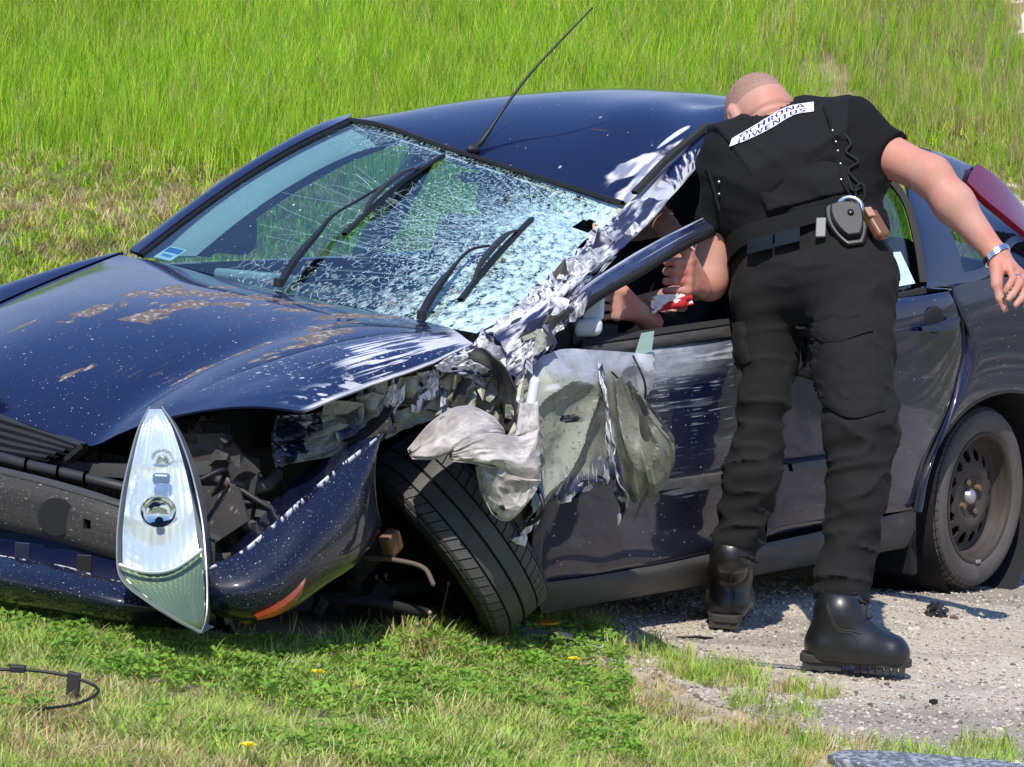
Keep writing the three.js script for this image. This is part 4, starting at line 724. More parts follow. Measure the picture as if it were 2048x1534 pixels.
{ // ---- bonnet
  const b = cp('bonnet', coons(K.bonFar, K.bonCrease, K.bonFront, K.bonRear, 60, 48, { flip: true, thick: 0.004, bulge: 0.035, dir: UPV, disp: (s, t) => 0.004 * (fbm(s * 4, t * 3, 2, 2) - 0.5) }), M.bonnet, CAR, { label: 'mud-spattered dark blue bonnet' });
  cp('bonnet_side', coons(K.bonCrease, K.bonNear, K.bonSideFront, K.bonSideRear, 70, 24, { flip: true, thick: 0.005, bulge: 0.012, dir: V(-0.3, 0.6, 0.7).normalize(), disp: (s, t) => 0.012 * t * (fbm(s * 7, t * 3, 4, 3) - 0.5) }), M.bonSide, b, { label: 'bent bonnet edge scraped white' });
  for (const n of ['noz1', 'noz2']) { const g = new THREE.SphereGeometry(0.014, 12, 8); g.scale(1.3, 0.8, 0.8); g.translate(K[n][0].x, K[n][0].y + 0.006, K[n][0].z); cp('washer_nozzle', g, M.black, b); }
  // scrap of leaf on the crease
  cp('far_wing', coons(K.wingFarTop, K.wingFarIn, null, null, 30, 4, { thick: 0.004, bulge: 0.01, dir: UPV }), M.blue);
  cp('far_wing_side', coons(K.wingFarTop, K.wingFarTop.map((p) => V(p.x, 0.3, p.z - 0.1)), null, null, 30, 6, { thick: 0.004 }), M.blue);
}
{ // ---- grille
  const g = new THREE.Group(); g.name = 'grille'; CAR.add(g);
  const [a, b] = [curve(K.grTop), curve(K.grBot)], mid = (t, k) => a(t).lerp(b(t), k);
  cp('grille_back', coons(K.grTop.map((p) => p.clone().add(V(0.05, 0, 0))), K.grBot.map((p) => p.clone().add(V(0.05, 0, 0))), null, null, 12, 2, { thick: 0.01 }), M.dark, g);
  for (let k = 0; k < 5; k++) cp('slat', bar([0, 0.33, 0.66, 1].map((t) => mid(t * (1 - 0.035 * k), 0.06 + 0.22 * k)), 0.02, 0.011, V(-0.5, 1, 0.2).normalize(), 14), M.plastic, g);
  cp('grille_frame', bar([a(1), mid(1.0, 0.5), b(1)], 0.014, 0.03, V(-1, 0, 0), 8), M.black, g);
  const mark = new THREE.CylinderGeometry(0.05, 0.05, 0.012, 28); mark.scale(1.1, 1, 0.5); put(mark, K.bonFront[2].clone().add(V(0.002, 0.045, -0.075)), V(0.25, 0.1, 1), V(-0.75, 0.65, 0.1), V(-0.6, -0.7, 0.2)); cp('badge', mark, M.greyPlastic, g);
}
{ // ---- bumper beam, lower cover, torn corner
  const beam = cp('bumper_beam', coons(K.beamTop, K.beamBot, null, null, 50, 10, { flip: true, thick: 0.05, bulge: 0.018, bulgePow: 0.4, hole: (s, t) => Math.hypot((s - 0.695) * 0.62, (t - 0.48) * 0.11) < 0.009 }), M.dustyBlack);
  const p = K.beamTop[2].clone().lerp(K.beamBot[2], 0.5), n = V(-0.86, 0, 0.5).normalize();
  const cupG = new THREE.CylinderGeometry(0.042, 0.036, 0.014, 24, 1, false); put(cupG, p.clone().addScaledVector(n, 0.022), V(0.5, 0, 0.86), n, V(0, -1, 0)); cp('absorber_seat', cupG, M.dark, beam);
  cp('beam_flange', bar(off(K.beamTop, 0.012, 0.004, 0), 0.03, 0.008, UPV, 30), M.greyPlastic, beam);
  const low = cp('lower_bumper', coons(K.lowTop, K.lowBot, [K.lowTop[0], K.lowMid[0], K.lowBot[0]], [K.lowTop[4], K.lowMid[4], K.lowBot[4]], 40, 14, { flip: true, thick: 0.004, bulge: 0.02, dir: V(-0.9, 0, 0.4), bulgePow: 0.5 }), M.bumper);
  cp('bumper_ledge', coons(K.lowTop, off(K.lowTop, 0.14, 0.035, -0.06), null, null, 30, 3, { thick: 0.004 }), M.blue, low);
  for (const k of [1, 2]) { const q = K.lowTop[k].clone().lerp(K.lowTop[k + 1], k === 1 ? 0.35 : 0.35); const g = box(0.034, 0.036, 0.006, 0.002); put(g, q.add(V(0.0, 0.018, 0.0)), V(0.5, 0, 0.86), UPV, n); cp('bumper_clip', g, k === 1 ? M.blue : M.black, low); }
  // the undamaged far corner
  const farEnd = (y) => [V(-0.55, y, -0.76), V(-0.8, y, -0.5)];
  cp('lower_bumper', coons([...farEnd(0.42), K.lowTop[0]], [...farEnd(0.27), K.lowBot[0]], null, null, 20, 8, { flip: true, thick: 0.004, bulge: 0.02, dir: V(-0.9, 0, -0.3), bulgePow: 0.5 }), M.bumper);
  cp('bumper_skin', coons([V(-0.5, 0.58, -0.79), V(-0.72, 0.56, -0.6), V(-0.82, 0.56, -0.36)], [V(-0.5, 0.4, -0.79), V(-0.76, 0.4, -0.6), V(-0.86, 0.4, -0.34)], null, null, 20, 8, { flip: true, thick: 0.004 }), M.bumper);
  cp('bumper_beam', coons([V(-0.74, 0.55, -0.56), K.beamTop[0]], [V(-0.74, 0.44, -0.56), K.beamBot[0]], null, null, 12, 4, { flip: true, thick: 0.05 }), M.dustyBlack);
  cp('far_headlight', coons([V(-0.36, 0.73, -0.755), V(-0.58, 0.685, -0.62), V(-0.7, 0.66, -0.36)], [V(-0.42, 0.6, -0.795), V(-0.7, 0.58, -0.6), V(-0.76, 0.58, -0.36)], null, null, 24, 10, { flip: true, thick: 0.01, bulge: 0.015, dir: V(-0.7, 0, -0.5) }), phy([0.5, 0.53, 0.55], 0.08, { clearcoat: 1, metalness: 0.5 }));
  // corner of the bumper skin, pulled out and twisted
  const cor = cp('bumper_corner', coons(K.bcTop, K.bcBot, K.bcL, K.bcR, 50, 30, { flip: true, thick: 0.004, bulge: 0.055, dir: V(-0.45, -0.25, 0.85).normalize(), bulgePow: 0.55 }), M.bumper, CAR, { label: 'torn dark bumper corner with amber marker' });
  cp('bumper_lip', coons(K.bcTop, K.bcIn, null, null, 40, 6, { thick: 0.003, disp: (s, t) => 0.006 * (fbm(s * 14, t * 3, 4, 2) - 0.5) }), M.blue, cor);
  const mk = curve(K.bcBot), up = curve(K.bcTop), mp = [0.13, 0.2, 0.28, 0.35, 0.4].map((t, i) => mk(t).lerp(up(t), [0.2, 0.24, 0.3, 0.38, 0.5][i]).add(V(-0.024, -0.012, 0.052)));
  cp('side_marker', bar(mp, 0.036, 0.014, V(0, 0.85, 0.3).normalize(), 16, (t) => 0.25 + 0.75 * Math.sin(Math.PI * clamp(0.08 + t * 0.86))), M.amber, cor);
}
{ // ---- front structure seen where the lamp is missing
  const bay = new THREE.Group(); bay.name = 'engine_bay'; CAR.add(bay);
  cp('front_panel', coons([V(-0.5, 0.72, -0.7), V(-0.52, 0.7, 0.62)], [V(-0.48, 0.2, -0.7), V(-0.48, 0.2, 0.62)], null, null, 10, 6, { thick: 0.02 }), M.dark, bay);
  cp('bay_floor', put(box(1.0, 0.03, 1.36), V(0.0, 0.26, -0.06), V(1, 0, 0), UPV, OUT), M.dark, bay);
  cp('firewall', put(box(0.03, 0.75, 1.36), V(0.38, 0.55, 0), V(1, 0, 0), UPV, OUT), M.dark, bay);
  cp('wheel_housing', put(box(0.5, 0.42, 0.03), V(-0.2, 0.5, 0.5), V(1, 0, 0.1), UPV, V(-0.1, 0, 1)), M.dark, bay);
  cp('lamp_carrier', plate([V(-0.585, 0.66, 0.42), V(-0.54, 0.68, 0.62), V(-0.5, 0.6, 0.7), V(-0.52, 0.46, 0.68), V(-0.56, 0.44, 0.46)], 0.012), M.greyPlastic, bay);
  cp('crash_can', put(box(0.12, 0.13, 0.09, 0.01), V(-0.585, 0.47, 0.55), V(1, 0.1, 0.3), UPV, V(-0.3, 0, 1)), M.brownMetal, bay);
  cp('bracket', plate([V(-0.6, 0.56, 0.55), V(-0.57, 0.57, 0.7), V(-0.58, 0.5, 0.74), V(-0.6, 0.44, 0.66), V(-0.62, 0.47, 0.56)], 0.006), M.dustyBlack, bay);
  cp('lower_bracket', plate([V(-0.66, 0.40, 0.56), V(-0.6, 0.43, 0.72), V(-0.6, 0.37, 0.76), V(-0.68, 0.35, 0.62)], 0.008), std([0.07, 0.06, 0.05], 0.8), bay);
  cp('duct', plate([V(-0.56, 0.6, 0.46), V(-0.55, 0.64, 0.56), V(-0.53, 0.62, 0.63), V(-0.53, 0.5, 0.62), V(-0.56, 0.5, 0.5)], 0.02), std([0.055, 0.046, 0.038], 0.85), bay);
  cp('wire_loom', tube(K.loom, 0.0135, 40, 8), M.plastic, bay);
  for (const t of [0.3, 0.45, 0.6, 0.72]) { const q = curve(K.loom)(t), g = new THREE.TorusGeometry(0.016, 0.0035, 6, 14); put(g, q, V(0.5, 0.2, 0.8).cross(UPV), UPV, V(0.5, 0, 0.86)); cp('cable_tie', g, M.black, bay); }
  cp('pipe', tube(K.pipe, 0.017, 30, 10), std([0.09, 0.085, 0.08], 0.6), bay);
  cp('slam_panel', bar(off(K.grBot, 0.06, -0.02, 0).concat([V(-0.58, 0.585, 0.5), V(-0.52, 0.62, 0.66)]), 0.05, 0.03, UPV, 24), M.greyPlastic, bay);
  { const r = mul32(55); for (let i = 0; i < 9; i++) { const y = 0.34 + 0.3 * r(), z = 0.38 + 0.3 * r(), x = -0.57 + 0.1 * r(); cp('hose', tube([V(x, y, z), V(x + 0.06 * (r() - 0.5), y - 0.05 * r(), z + 0.07), V(x + 0.05 * r(), y - 0.1 * r(), z + 0.14 * r() + 0.05), V(x + 0.1, y - 0.12 * r(), z + 0.1)], 0.005 + 0.008 * r(), 24, 7), i % 3 ? M.plastic : M.dustyBlack, bay); }
    for (let i = 0; i < 26; i++) { const g = lumpy(0.016 + 0.03 * r(), i); g.translate(-0.57 + 0.12 * r(), 0.33 + 0.34 * r(), 0.36 + 0.36 * r()); cp(i % 2 ? 'broken_bracket' : 'broken_clip', g, i % 3 ? M.dustyBlack : M.brownMetal, bay); }
    for (let i = 0; i < 16; i++) cp('radiator_fin', put(box(0.004, 0.2, 0.3, 0.001, 1), V(-0.5 - 0.002 * i, 0.5, 0.1 + 0.022 * i), V(1, 0, 0.4), UPV, V(-0.4, 0, 1)), M.greyPlastic, bay); }
  for (let i = 0; i < 20; i++) { const r = mul32(700 + i), g = lumpy(0.02 + 0.03 * r(), 30 + i); g.translate(-0.3 + 0.32 * r(), 0.22 + 0.3 * r(), 0.5 + 0.22 * r()); cp('suspension_piece', g, i % 3 ? M.dark : M.brownMetal, bay); }
  // crumpled apron
  const fold = (s, t) => 0.034 * (ridge(s * 9, t * 2.2, 3) - 0.5) * sstep(0, 0.2, t) + 0.02 * (ridge(s * 19 + t * 4, t * 4, 7) - 0.5) + 0.012 * (fbm(s * 30, t * 12, 1, 2) - 0.5);
  const ap = cp('inner_wing', crease(coons(K.iwTop, K.iwBot, null, null, 110, 44, { flip: true, thick: 0.003, dir: V(-0.35, 0.1, 0.9).normalize(), disp: fold, hole: (s, t) => Math.hypot((s - 0.3) * 3.4, t - 0.66) < 0.13 || Math.hypot((s - 0.58) * 3.2, t - 0.48) < 0.12 || Math.hypot((s - 0.1) * 3.4, t - 0.75) < 0.07 || Math.hypot((s - 0.85) * 3.4, t - 0.3) < 0.05 })), M.primer, CAR, { label: 'crumpled grey green inner wing' });
  cp('torn_mount', crease(coons([K.iwTop[0].clone().add(V(-0.03, 0.02, 0.02)), K.iwTop[1].clone().add(V(-0.02, 0.0, 0.03))], [K.iwBot[0].clone().add(V(-0.03, 0.0, 0.02)), K.iwTop[1].clone().add(V(-0.02, -0.07, 0.035))], null, null, 22, 22, { thick: 0.004, disp: (s, t) => 0.045 * (ridge(s * 2.2, t * 2.4, 5) - 0.4) + 0.02 * (fbm(s * 8, t * 8, 2, 2) - 0.5), hole: (s, t) => s + t > 1.35 + 0.3 * (noise(s * 9, t * 9, 2) - 0.5) })), M.bumper, ap);
  for (let i = 0; i < 6; i++) { const q = curve(K.iwTop)(0.35 + 0.1 * i), r = curve(K.iwTop)(0.47 + 0.1 * i), a = mul32(60 + i); cp('torn_strip', coons([q.clone().add(V(-0.01, 0.01, 0.02)), q.clone().lerp(r, 0.5).add(V(-0.02, 0.012 * a(), 0.05)), r.clone().add(V(0, -0.01, 0.01))], [q.clone().add(V(-0.01, -0.035, 0.015)), q.clone().lerp(r, 0.5).add(V(-0.01, -0.05 - 0.03 * a(), 0.03)), r.clone().add(V(0, -0.04, 0.02))], null, null, 20, 8, { thick: 0.003, disp: (s, t) => 0.03 * (ridge(s * 3, t * 2, i) - 0.5) }), i % 2 ? M.scrape : M.primer, ap); }
  cp('dark_fold', coons(K.fold1, K.fold2, null, null, 30, 10, { thick: 0.004, disp: (s, t) => 0.03 * (ridge(s * 5, t * 2, 3) - 0.5) }), M.dustyBlack, ap);
  cp('cable', tube([K.iwTop[2].clone().add(V(0, 0, 0.02)), K.iwTop[2].clone().add(V(-0.01, -0.07, 0.05)), K.iwBot[2].clone().add(V(-0.02, 0.03, 0.05)), K.bcTop[5].clone().add(V(0.0, 0.005, 0))], 0.004, 30, 6), M.black, ap);
  // suspension remains under the wheel
  cp('suspension_arm', tube([V(-0.2, 0.2, 0.35), V(-0.15, 0.27, 0.7), V(-0.02, 0.24, 0.8)], 0.012, 20, 8), M.dark, bay);
  cp('track_rod', tube(K.rod, 0.006, 20, 8), std([0.13, 0.10, 0.08], 0.75), bay);
  cp('knuckle', put(box(0.05, 0.06, 0.04, 0.012), K.rust[0], V(0.8, 0.5, 0), V(-0.5, 0.8, 0.1), V(0, 0, 1)), std([0.2, 0.11, 0.06], 0.75), bay);
  cp('wheel_arch_liner', coons([K.bcR[0].clone().add(V(0.02, -0.01, 0)), V(-0.16, 0.74, 0.8), V(-0.02, 0.72, 0.82)], [V(-0.32, 0.62, 0.5), V(-0.14, 0.7, 0.5), V(0.02, 0.68, 0.5)], null, null, 20, 8, { thick: 0.004 }), M.dustyBlack, bay);
}
{ // ---- headlamp opening cover on top: shadow side under the bonnet edge
}
// ---- wheels: tyre, rim, hub, bolts, treads are geometry
function wheel(name, centre, axis, hint, R, rimR, width, steel, treadMat, sideMat, label) {
  const g = new THREE.Group(); g.name = name; g.position.copy(centre).sub(offsetOf(CAR)); CAR.add(g); if (label) g.userData.label = label;
  const [x, y, z] = frame(axis, hint), m = new THREE.Matrix4().makeBasis(x, y, z).setPosition(centre), h = width / 2;
  const pr = []; const side = (k) => [[rimR, k * h * 0.80], [rimR + 0.006, k * h * 0.92], [rimR + (R - rimR) * 0.35, k * h * 1.06], [rimR + (R - rimR) * 0.68, k * h * 1.03], [R - 0.018, k * h * 0.95], [R - 0.007, k * h * 0.84]];
  const tr = side(1).map(([r, a]) => new THREE.Vector2(r, a)), tl = side(-1).map(([r, a]) => new THREE.Vector2(r, a)).reverse();
  const lathe = (pts, n = 96) => { const q = new THREE.LatheGeometry(pts, n); q.rotateX(Math.PI / 2); return q; };
  const outer = lathe([...tr]), inner = lathe([...tl]); outer.applyMatrix4(m); inner.applyMatrix4(m);
  const tyre = part('tyre', mergeGeometries([outer, inner]), sideMat, g);
  // tread: blocks between three circumferential grooves, cut by slanted sipes
  const core = lathe([new THREE.Vector2(R - 0.0075, h * 0.9), new THREE.Vector2(R - 0.0065, 0), new THREE.Vector2(R - 0.0075, -h * 0.9)]); core.applyMatrix4(m);
  part('tread_groove', core, M.dark, tyre);
  const ribs = [[-0.96, -0.5, 58, 0.9, 0.86], [-0.44, -0.04, 80, 0.5, 0.985], [0.04, 0.44, 80, -0.5, 0.985], [0.5, 0.96, 58, -0.9, 0.86]], geos = [];
  for (const [a, b, n, slant, fill] of ribs) for (let i = 0; i < n; i++) {
    const t0 = i / n * 6.28319, dt = 6.28319 / n * fill, pos = [], idx = [], q = 3;
    for (let j = 0; j <= q; j++) for (let e = 0; e <= 1; e++) for (let l = 0; l <= 1; l++) { const w = lerp(a, b, j / q), th = t0 + dt * e + slant * 0.1 * (w - (a + b) / 2) * 2, sh = Math.abs(w) > 0.8 ? (Math.abs(w) - 0.8) * 0.07 : 0, r = (l ? R : R - 0.008) - sh - 0.004 * w * w; pos.push(Math.cos(th) * r, Math.sin(th) * r, w * h); }
    for (let j = 0; j < q; j++) { const o = 4 * j; idx.push(o + 1, o + 5, o + 7, o + 1, o + 7, o + 3, o, o + 1, o + 5, o, o + 5, o + 4, o + 2, o + 7, o + 3, o + 2, o + 6, o + 7); }
    idx.push(0, 2, 3, 0, 3, 1, 4 * q, 4 * q + 3, 4 * q + 2, 4 * q, 4 * q + 1, 4 * q + 3);
    const bg = makeGeo(pos, idx).toNonIndexed(); bg.computeVertexNormals();
    const uv = []; for (let k = 0; k < bg.attributes.position.count; k++) uv.push(i / n + 0.01 * (k % 3), (a + 1) / 2 + 0.1); bg.setAttribute('uv', new THREE.Float32BufferAttribute(uv, 2)); geos.push(bg);
  }
  const tread = mergeGeometries(geos); tread.applyMatrix4(m); part('tread', tread, treadMat, tyre, { kind: 'stuff' });
  const face = h * 0.8, prof = [[rimR + 0.004, face + 0.012], [rimR - 0.004, face + 0.014], [rimR - 0.012, face + 0.004], [rimR - 0.016, face - 0.025], [rimR - 0.028, face - 0.042], [rimR * 0.82, face - 0.044]];
  const rimG = lathe(prof.map((q) => new THREE.Vector2(...q)), 72); rimG.applyMatrix4(m); const rim = part('rim', rimG, M.steelWheel, g);
  if (steel) {
    // pressed disc with a ring of round holes
    const P = [], na = 196, nr = 26, r0 = 0.018, r1 = rimR * 0.84, nh = 14;
    for (let j = 0; j <= nr; j++) for (let i = 0; i <= na; i++) { const r = lerp(r0, r1, j / nr), q = r / rimR, a = i / na * Math.PI * 2; P.push(V(Math.cos(a) * r, Math.sin(a) * r, face - 0.045 + 0.022 * sstep(0.86, 0.5, q) - 0.012 * sstep(0.42, 0.25, q) + 0.004 * Math.exp(-(((q - 0.45) / 0.05) ** 2)))); }
    const dg = sheet(P, na, nr, { thick: 0.004, hole: (s, t) => { const r = lerp(r0, r1, t), a = (s * nh - Math.round(s * nh)) * Math.PI * 2 / nh; return Math.hypot((r - rimR * 0.65) / 0.019, a * r / 0.0165) < 1; } });
    dg.applyMatrix4(m); part('disc', dg, M.steelWheel, rim);
    const back = new THREE.CircleGeometry(rimR * 0.9, 32); back.translate(0, 0, face - 0.12); back.applyMatrix4(m); part('brake_drum', back, std([0.06, 0.045, 0.035], 0.8), rim);
    const hub = lathe([[0, 0.022], [0.012, 0.021], [0.022, 0.014], [0.026, 0]].map((q) => new THREE.Vector2(...q)), 24); hub.translate(0, 0, face - 0.03); hub.applyMatrix4(m); part('hub_cap', hub, M.steel, rim);
    for (let i = 0; i < 4; i++) { const a = i / 4 * 6.2832 + 0.5, nut = new THREE.CylinderGeometry(0.010, 0.011, 0.022, 6); nut.rotateX(Math.PI / 2); nut.translate(Math.cos(a) * 0.052, Math.sin(a) * 0.052, face - 0.026); nut.applyMatrix4(m); part('wheel_bolt', nut, std([0.22, 0.15, 0.09], 0.5, { metalness: 0.5 }), rim); }
    const wt = box(0.03, 0.012, 0.006, 0.003); wt.translate(0, -rimR + 0.002, face + 0.016); wt.applyMatrix4(m); part('balance_weight', wt, M.steel, rim);
  } else { const back = new THREE.CircleGeometry(rimR, 32); back.translate(0, 0, face - 0.05); back.applyMatrix4(m); part('disc', back, M.steelWheel, rim); const b2 = new THREE.CircleGeometry(rimR, 32); b2.translate(0, 0, -face + 0.02); b2.applyMatrix4(m); part('brake_disc', b2, M.dark, rim); }
  return g;
}
wheel('front_wheel', K.fwc[0].clone(), K.fwAxis[0].clone(), V(0, 1, 0), 0.262, 0.185, 0.18, false, M.tyre, M.rubber, 'broken front wheel leaning outwards, tread to the viewer');
wheel('rear_wheel', V(2.645, 0.305, 0.73), V(0, 0, 1), V(0, 1, 0), 0.284, 0.2, 0.18, true, M.tyre, M.tyreSide, 'rear wheel with a rusty steel rim');
wheel('far_front_wheel', V(0, 0.3, -0.74), V(0, 0, -1), V(0, 1, 0), 0.285, 0.197, 0.18, false, M.tyre, M.rubber);
wheel('far_rear_wheel', V(2.615, 0.3, -0.74), V(0, 0, -1), V(0, 1, 0), 0.285, 0.197, 0.18, false, M.tyre, M.rubber);
{ // ---- roof, rails and pillars
  const rf = cp('roof', coons(K.roofFront, K.roofRear, K.roofFar, K.roofNear, 80, 80, { thick: 0.004, bulge: 0.05, dir: UPV, bulgePow: 0.75, disp: (s, t) => dent(s, t, 0.9, 0.1, 0.12, -0.018) + dent(s, t, 0.75, 0.2, 0.13, 0.012) + dent(s, t, 0.95, 0.33, 0.07, 0.022) + dent(s, t, 0.86, 0.36, 0.08, -0.016) }), M.roof, CAR, { label: 'dented dark blue roof' });
  const st = curve(K.strip); cp('roof_strip', bar(off(K.strip, 0, 0.012, 0.004), 0.026, 0.012, UPV, 20), M.rubber, rf);
  cp('roof_rail', coons(K.railIn, K.railOut, null, null, 90, 14, { flip: true, thick: 0.004, bulge: 0.02, bulgePow: 0.5, dir: V(-0.2, 0.6, 0.8).normalize(), disp: (s, t) => sstep(0.25, 0, s) * 0.03 * (ridge(s * 24, t * 3, 2) - 0.5) }), M.rail, CAR, { label: 'roof edge scraped white' });
  const an = cp('antenna', tube(K.ant, 0.0042, 40, 8, (t) => (t < 0.16 ? 2.6 - t * 8 : 1.3 - 0.7 * t)), M.black, rf);
  const foot = new THREE.SphereGeometry(0.016, 14, 10); foot.scale(1.5, 0.8, 1); foot.translate(K.ant[0].x, K.ant[0].y, K.ant[0].z); cp('antenna_foot', foot, M.plastic, an);
  cp('far_pillar', coons(K.pillarFarOut.slice(0, 6), K.wsFar, null, null, 40, 4, { thick: 0.012, bulge: 0.008, dir: V(-0.5, 0.6, 0) }), M.blue);
  cp('screen_seal', bar(off(K.wsFar, 0.004, 0.002, 0), 0.024, 0.012, V(-0.7, 0.7, 0), 40), M.black);
  const pil = cp('near_pillar', crease(coons(K.apA, K.apB, null, null, 140, 26, { flip: true, thick: 0.004, dir: V(-0.45, 0.45, 0.75).normalize(), disp: (s, t) => 0.026 * Math.sin(Math.PI * t) + 0.03 * (Math.pow(ridge(s * 2.2 + t * 1.2, t * 2.8, 3), 2) - 0.4) + 0.009 * (ridge(s * 8, t * 4, 8) - 0.5) + 0.001 * (fbm(s * 40, t * 10, 2, 2) - 0.5) })), M.scrape, CAR, { label: 'crushed door pillar scraped to white and bare metal' });
  cp('torn_fold', coons(K.apB.slice(0, 4), K.apC.concat(K.barTop.slice(1, 3)).slice(0, 5).map((p) => p.clone().add(V(0.0, -0.012, 0.02))), null, null, 60, 10, { flip: true, thick: 0.003, disp: (s, t) => 0.02 * (ridge(s * 9, t * 3, 5) - 0.5) }), M.scrape, pil);
  cp('torn_sheet', crease(coons(K.apC, K.apD, null, null, 70, 18, { flip: true, thick: 0.003, dir: V(-0.3, 0.2, 0.9).normalize(), disp: (s, t) => 0.024 * (ridge(s * 6, t * 2, 11) - 0.4) + 0.01 * (ridge(s * 22, t * 5, 13) - 0.5), hole: (s, t) => Math.hypot((s - 0.45) * 2.6, t - 0.6) < 0.12 || Math.hypot((s - 0.72) * 2.6, t - 0.3) < 0.1 })), M.scrape, pil);
  for (let i = 0; i < 7; i++) { const a = mul32(90 + i), q = curve(K.apA)(0.05 + 0.11 * i), r = curve(K.apA)(0.2 + 0.11 * i); cp('shred', coons([q, q.clone().lerp(r, 0.5).add(V(-0.02, 0.03 * a(), 0.0)), r], [q.clone().add(V(0.02, -0.02, 0.05)), q.clone().lerp(r, 0.5).add(V(0.0, 0.02 * a(), 0.045)), r.clone().add(V(0.0, -0.01, 0.04))], null, null, 18, 8, { thick: 0.003, disp: (s, t) => 0.022 * (ridge(s * 3, t * 2, i * 3) - 0.5) }), M.scrape, pil); }
  // wing root between bonnet corner and pillar
  cp('wing_root', crease(coons([K.bonNear[3].clone().add(V(0.02, -0.004, 0.0)), K.bonNear[4], K.apA[0]], [K.fwTop[0].clone().add(V(-0.12, 0.0, -0.05)), K.fwTop[0].clone().add(V(0, 0.02, -0.02)), K.apD[1]], null, null, 40, 20, { flip: true, thick: 0.003, disp: (s, t) => 0.04 * (ridge(s * 5, t * 3, 4) - 0.5) + 0.016 * (fbm(s * 20, t * 16, 2, 2) - 0.5) })), M.scrape);
}
{ // jagged scraps of sheet metal round the foot of the pillar
  const r = mul32(404), J = new THREE.Group(); J.name = 'torn_metal'; CAR.add(J);
  const scrap = (c, size, mat, n) => { const x = V(0.72, 0.45, -0.35).add(V(r() - 0.5, r() - 0.5, r() - 0.5).multiplyScalar(0.9)).normalize(), [a, b] = frame(n.clone().add(V(r() - 0.5, r() - 0.5, r() - 0.5).multiplyScalar(1.1)), x), k = 4 + Math.floor(r() * 3), P = [];
    for (let i = 0; i < k; i++) { const q = i / k * 6.283 + r() * 0.7, d = size * (0.4 + 0.9 * r()); P.push([Math.cos(q) * d * 0.75, Math.sin(q) * d * 1.7]); }
    const pos = [], idx = []; const put3 = (u, v, h) => { const p = c.clone().addScaledVector(a, u).addScaledVector(b, v).addScaledVector(n, h); pos.push(p.x, p.y, p.z); };
    put3(0, 0, size * (0.02 + 0.2 * r())); P.forEach(([u, v]) => put3(u, v, size * 0.2 * (r() - 0.5))); for (let i = 0; i < k; i++) idx.push(0, 1 + i, 1 + (i + 1) % k);
    const g = makeGeo(pos, idx, pos.flatMap((_, i) => (i % 3 ? [] : [pos[i] * 4, pos[i + 1] * 4]))).toNonIndexed(); g.computeVertexNormals(); cp('scrap', g, mat, J); };
  const n = V(-0.55, 0.3, 0.78).normalize(), A = curve(K.apA), B = curve(K.apB), E = curve(K.apD), T = curve(K.iwTop), Q = curve(K.iwBot);
  for (let i = 0; i < 13; i++) scrap(A(r() * 0.9).lerp(B(r()), r()).addScaledVector(n, 0.02), 0.018 + 0.02 * r(), r() < 0.16 ? M.dustyBlack : M.scrape, n);
  for (let i = 0; i < 16; i++) scrap(B(r() * 0.35).lerp(E(r()), r()).addScaledVector(n, 0.016), 0.02 + 0.02 * r(), r() < 0.3 ? M.dustyBlack : r() < 0.4 ? M.primer : M.scrape, n);
  for (let i = 0; i < 34; i++) { const k = 0.25 + 0.75 * r(); scrap(T(k).lerp(Q(k), r() * 0.8).addScaledVector(n, 0.03), 0.016 + 0.022 * r(), r() < 0.25 ? M.dustyBlack : r() < 0.55 ? M.primer : M.scrape, n); }
  for (let i = 0; i < 18; i++) scrap(K.fwFront[0].clone().lerp(K.fwFront[2], r()).add(V(-0.03 + 0.04 * r(), 0, 0.01)), 0.016 + 0.02 * r(), r() < 0.4 ? M.dustyBlack : M.primer, n);
  const W = curve(K.fwBot); for (let i = 0; i < 16; i++) scrap(W(r()).add(V(0, 0.006, 0.012)), 0.012 + 0.012 * r(), r() < 0.5 ? M.scrape : M.bumper, V(-0.2, 0, 1).normalize());
}
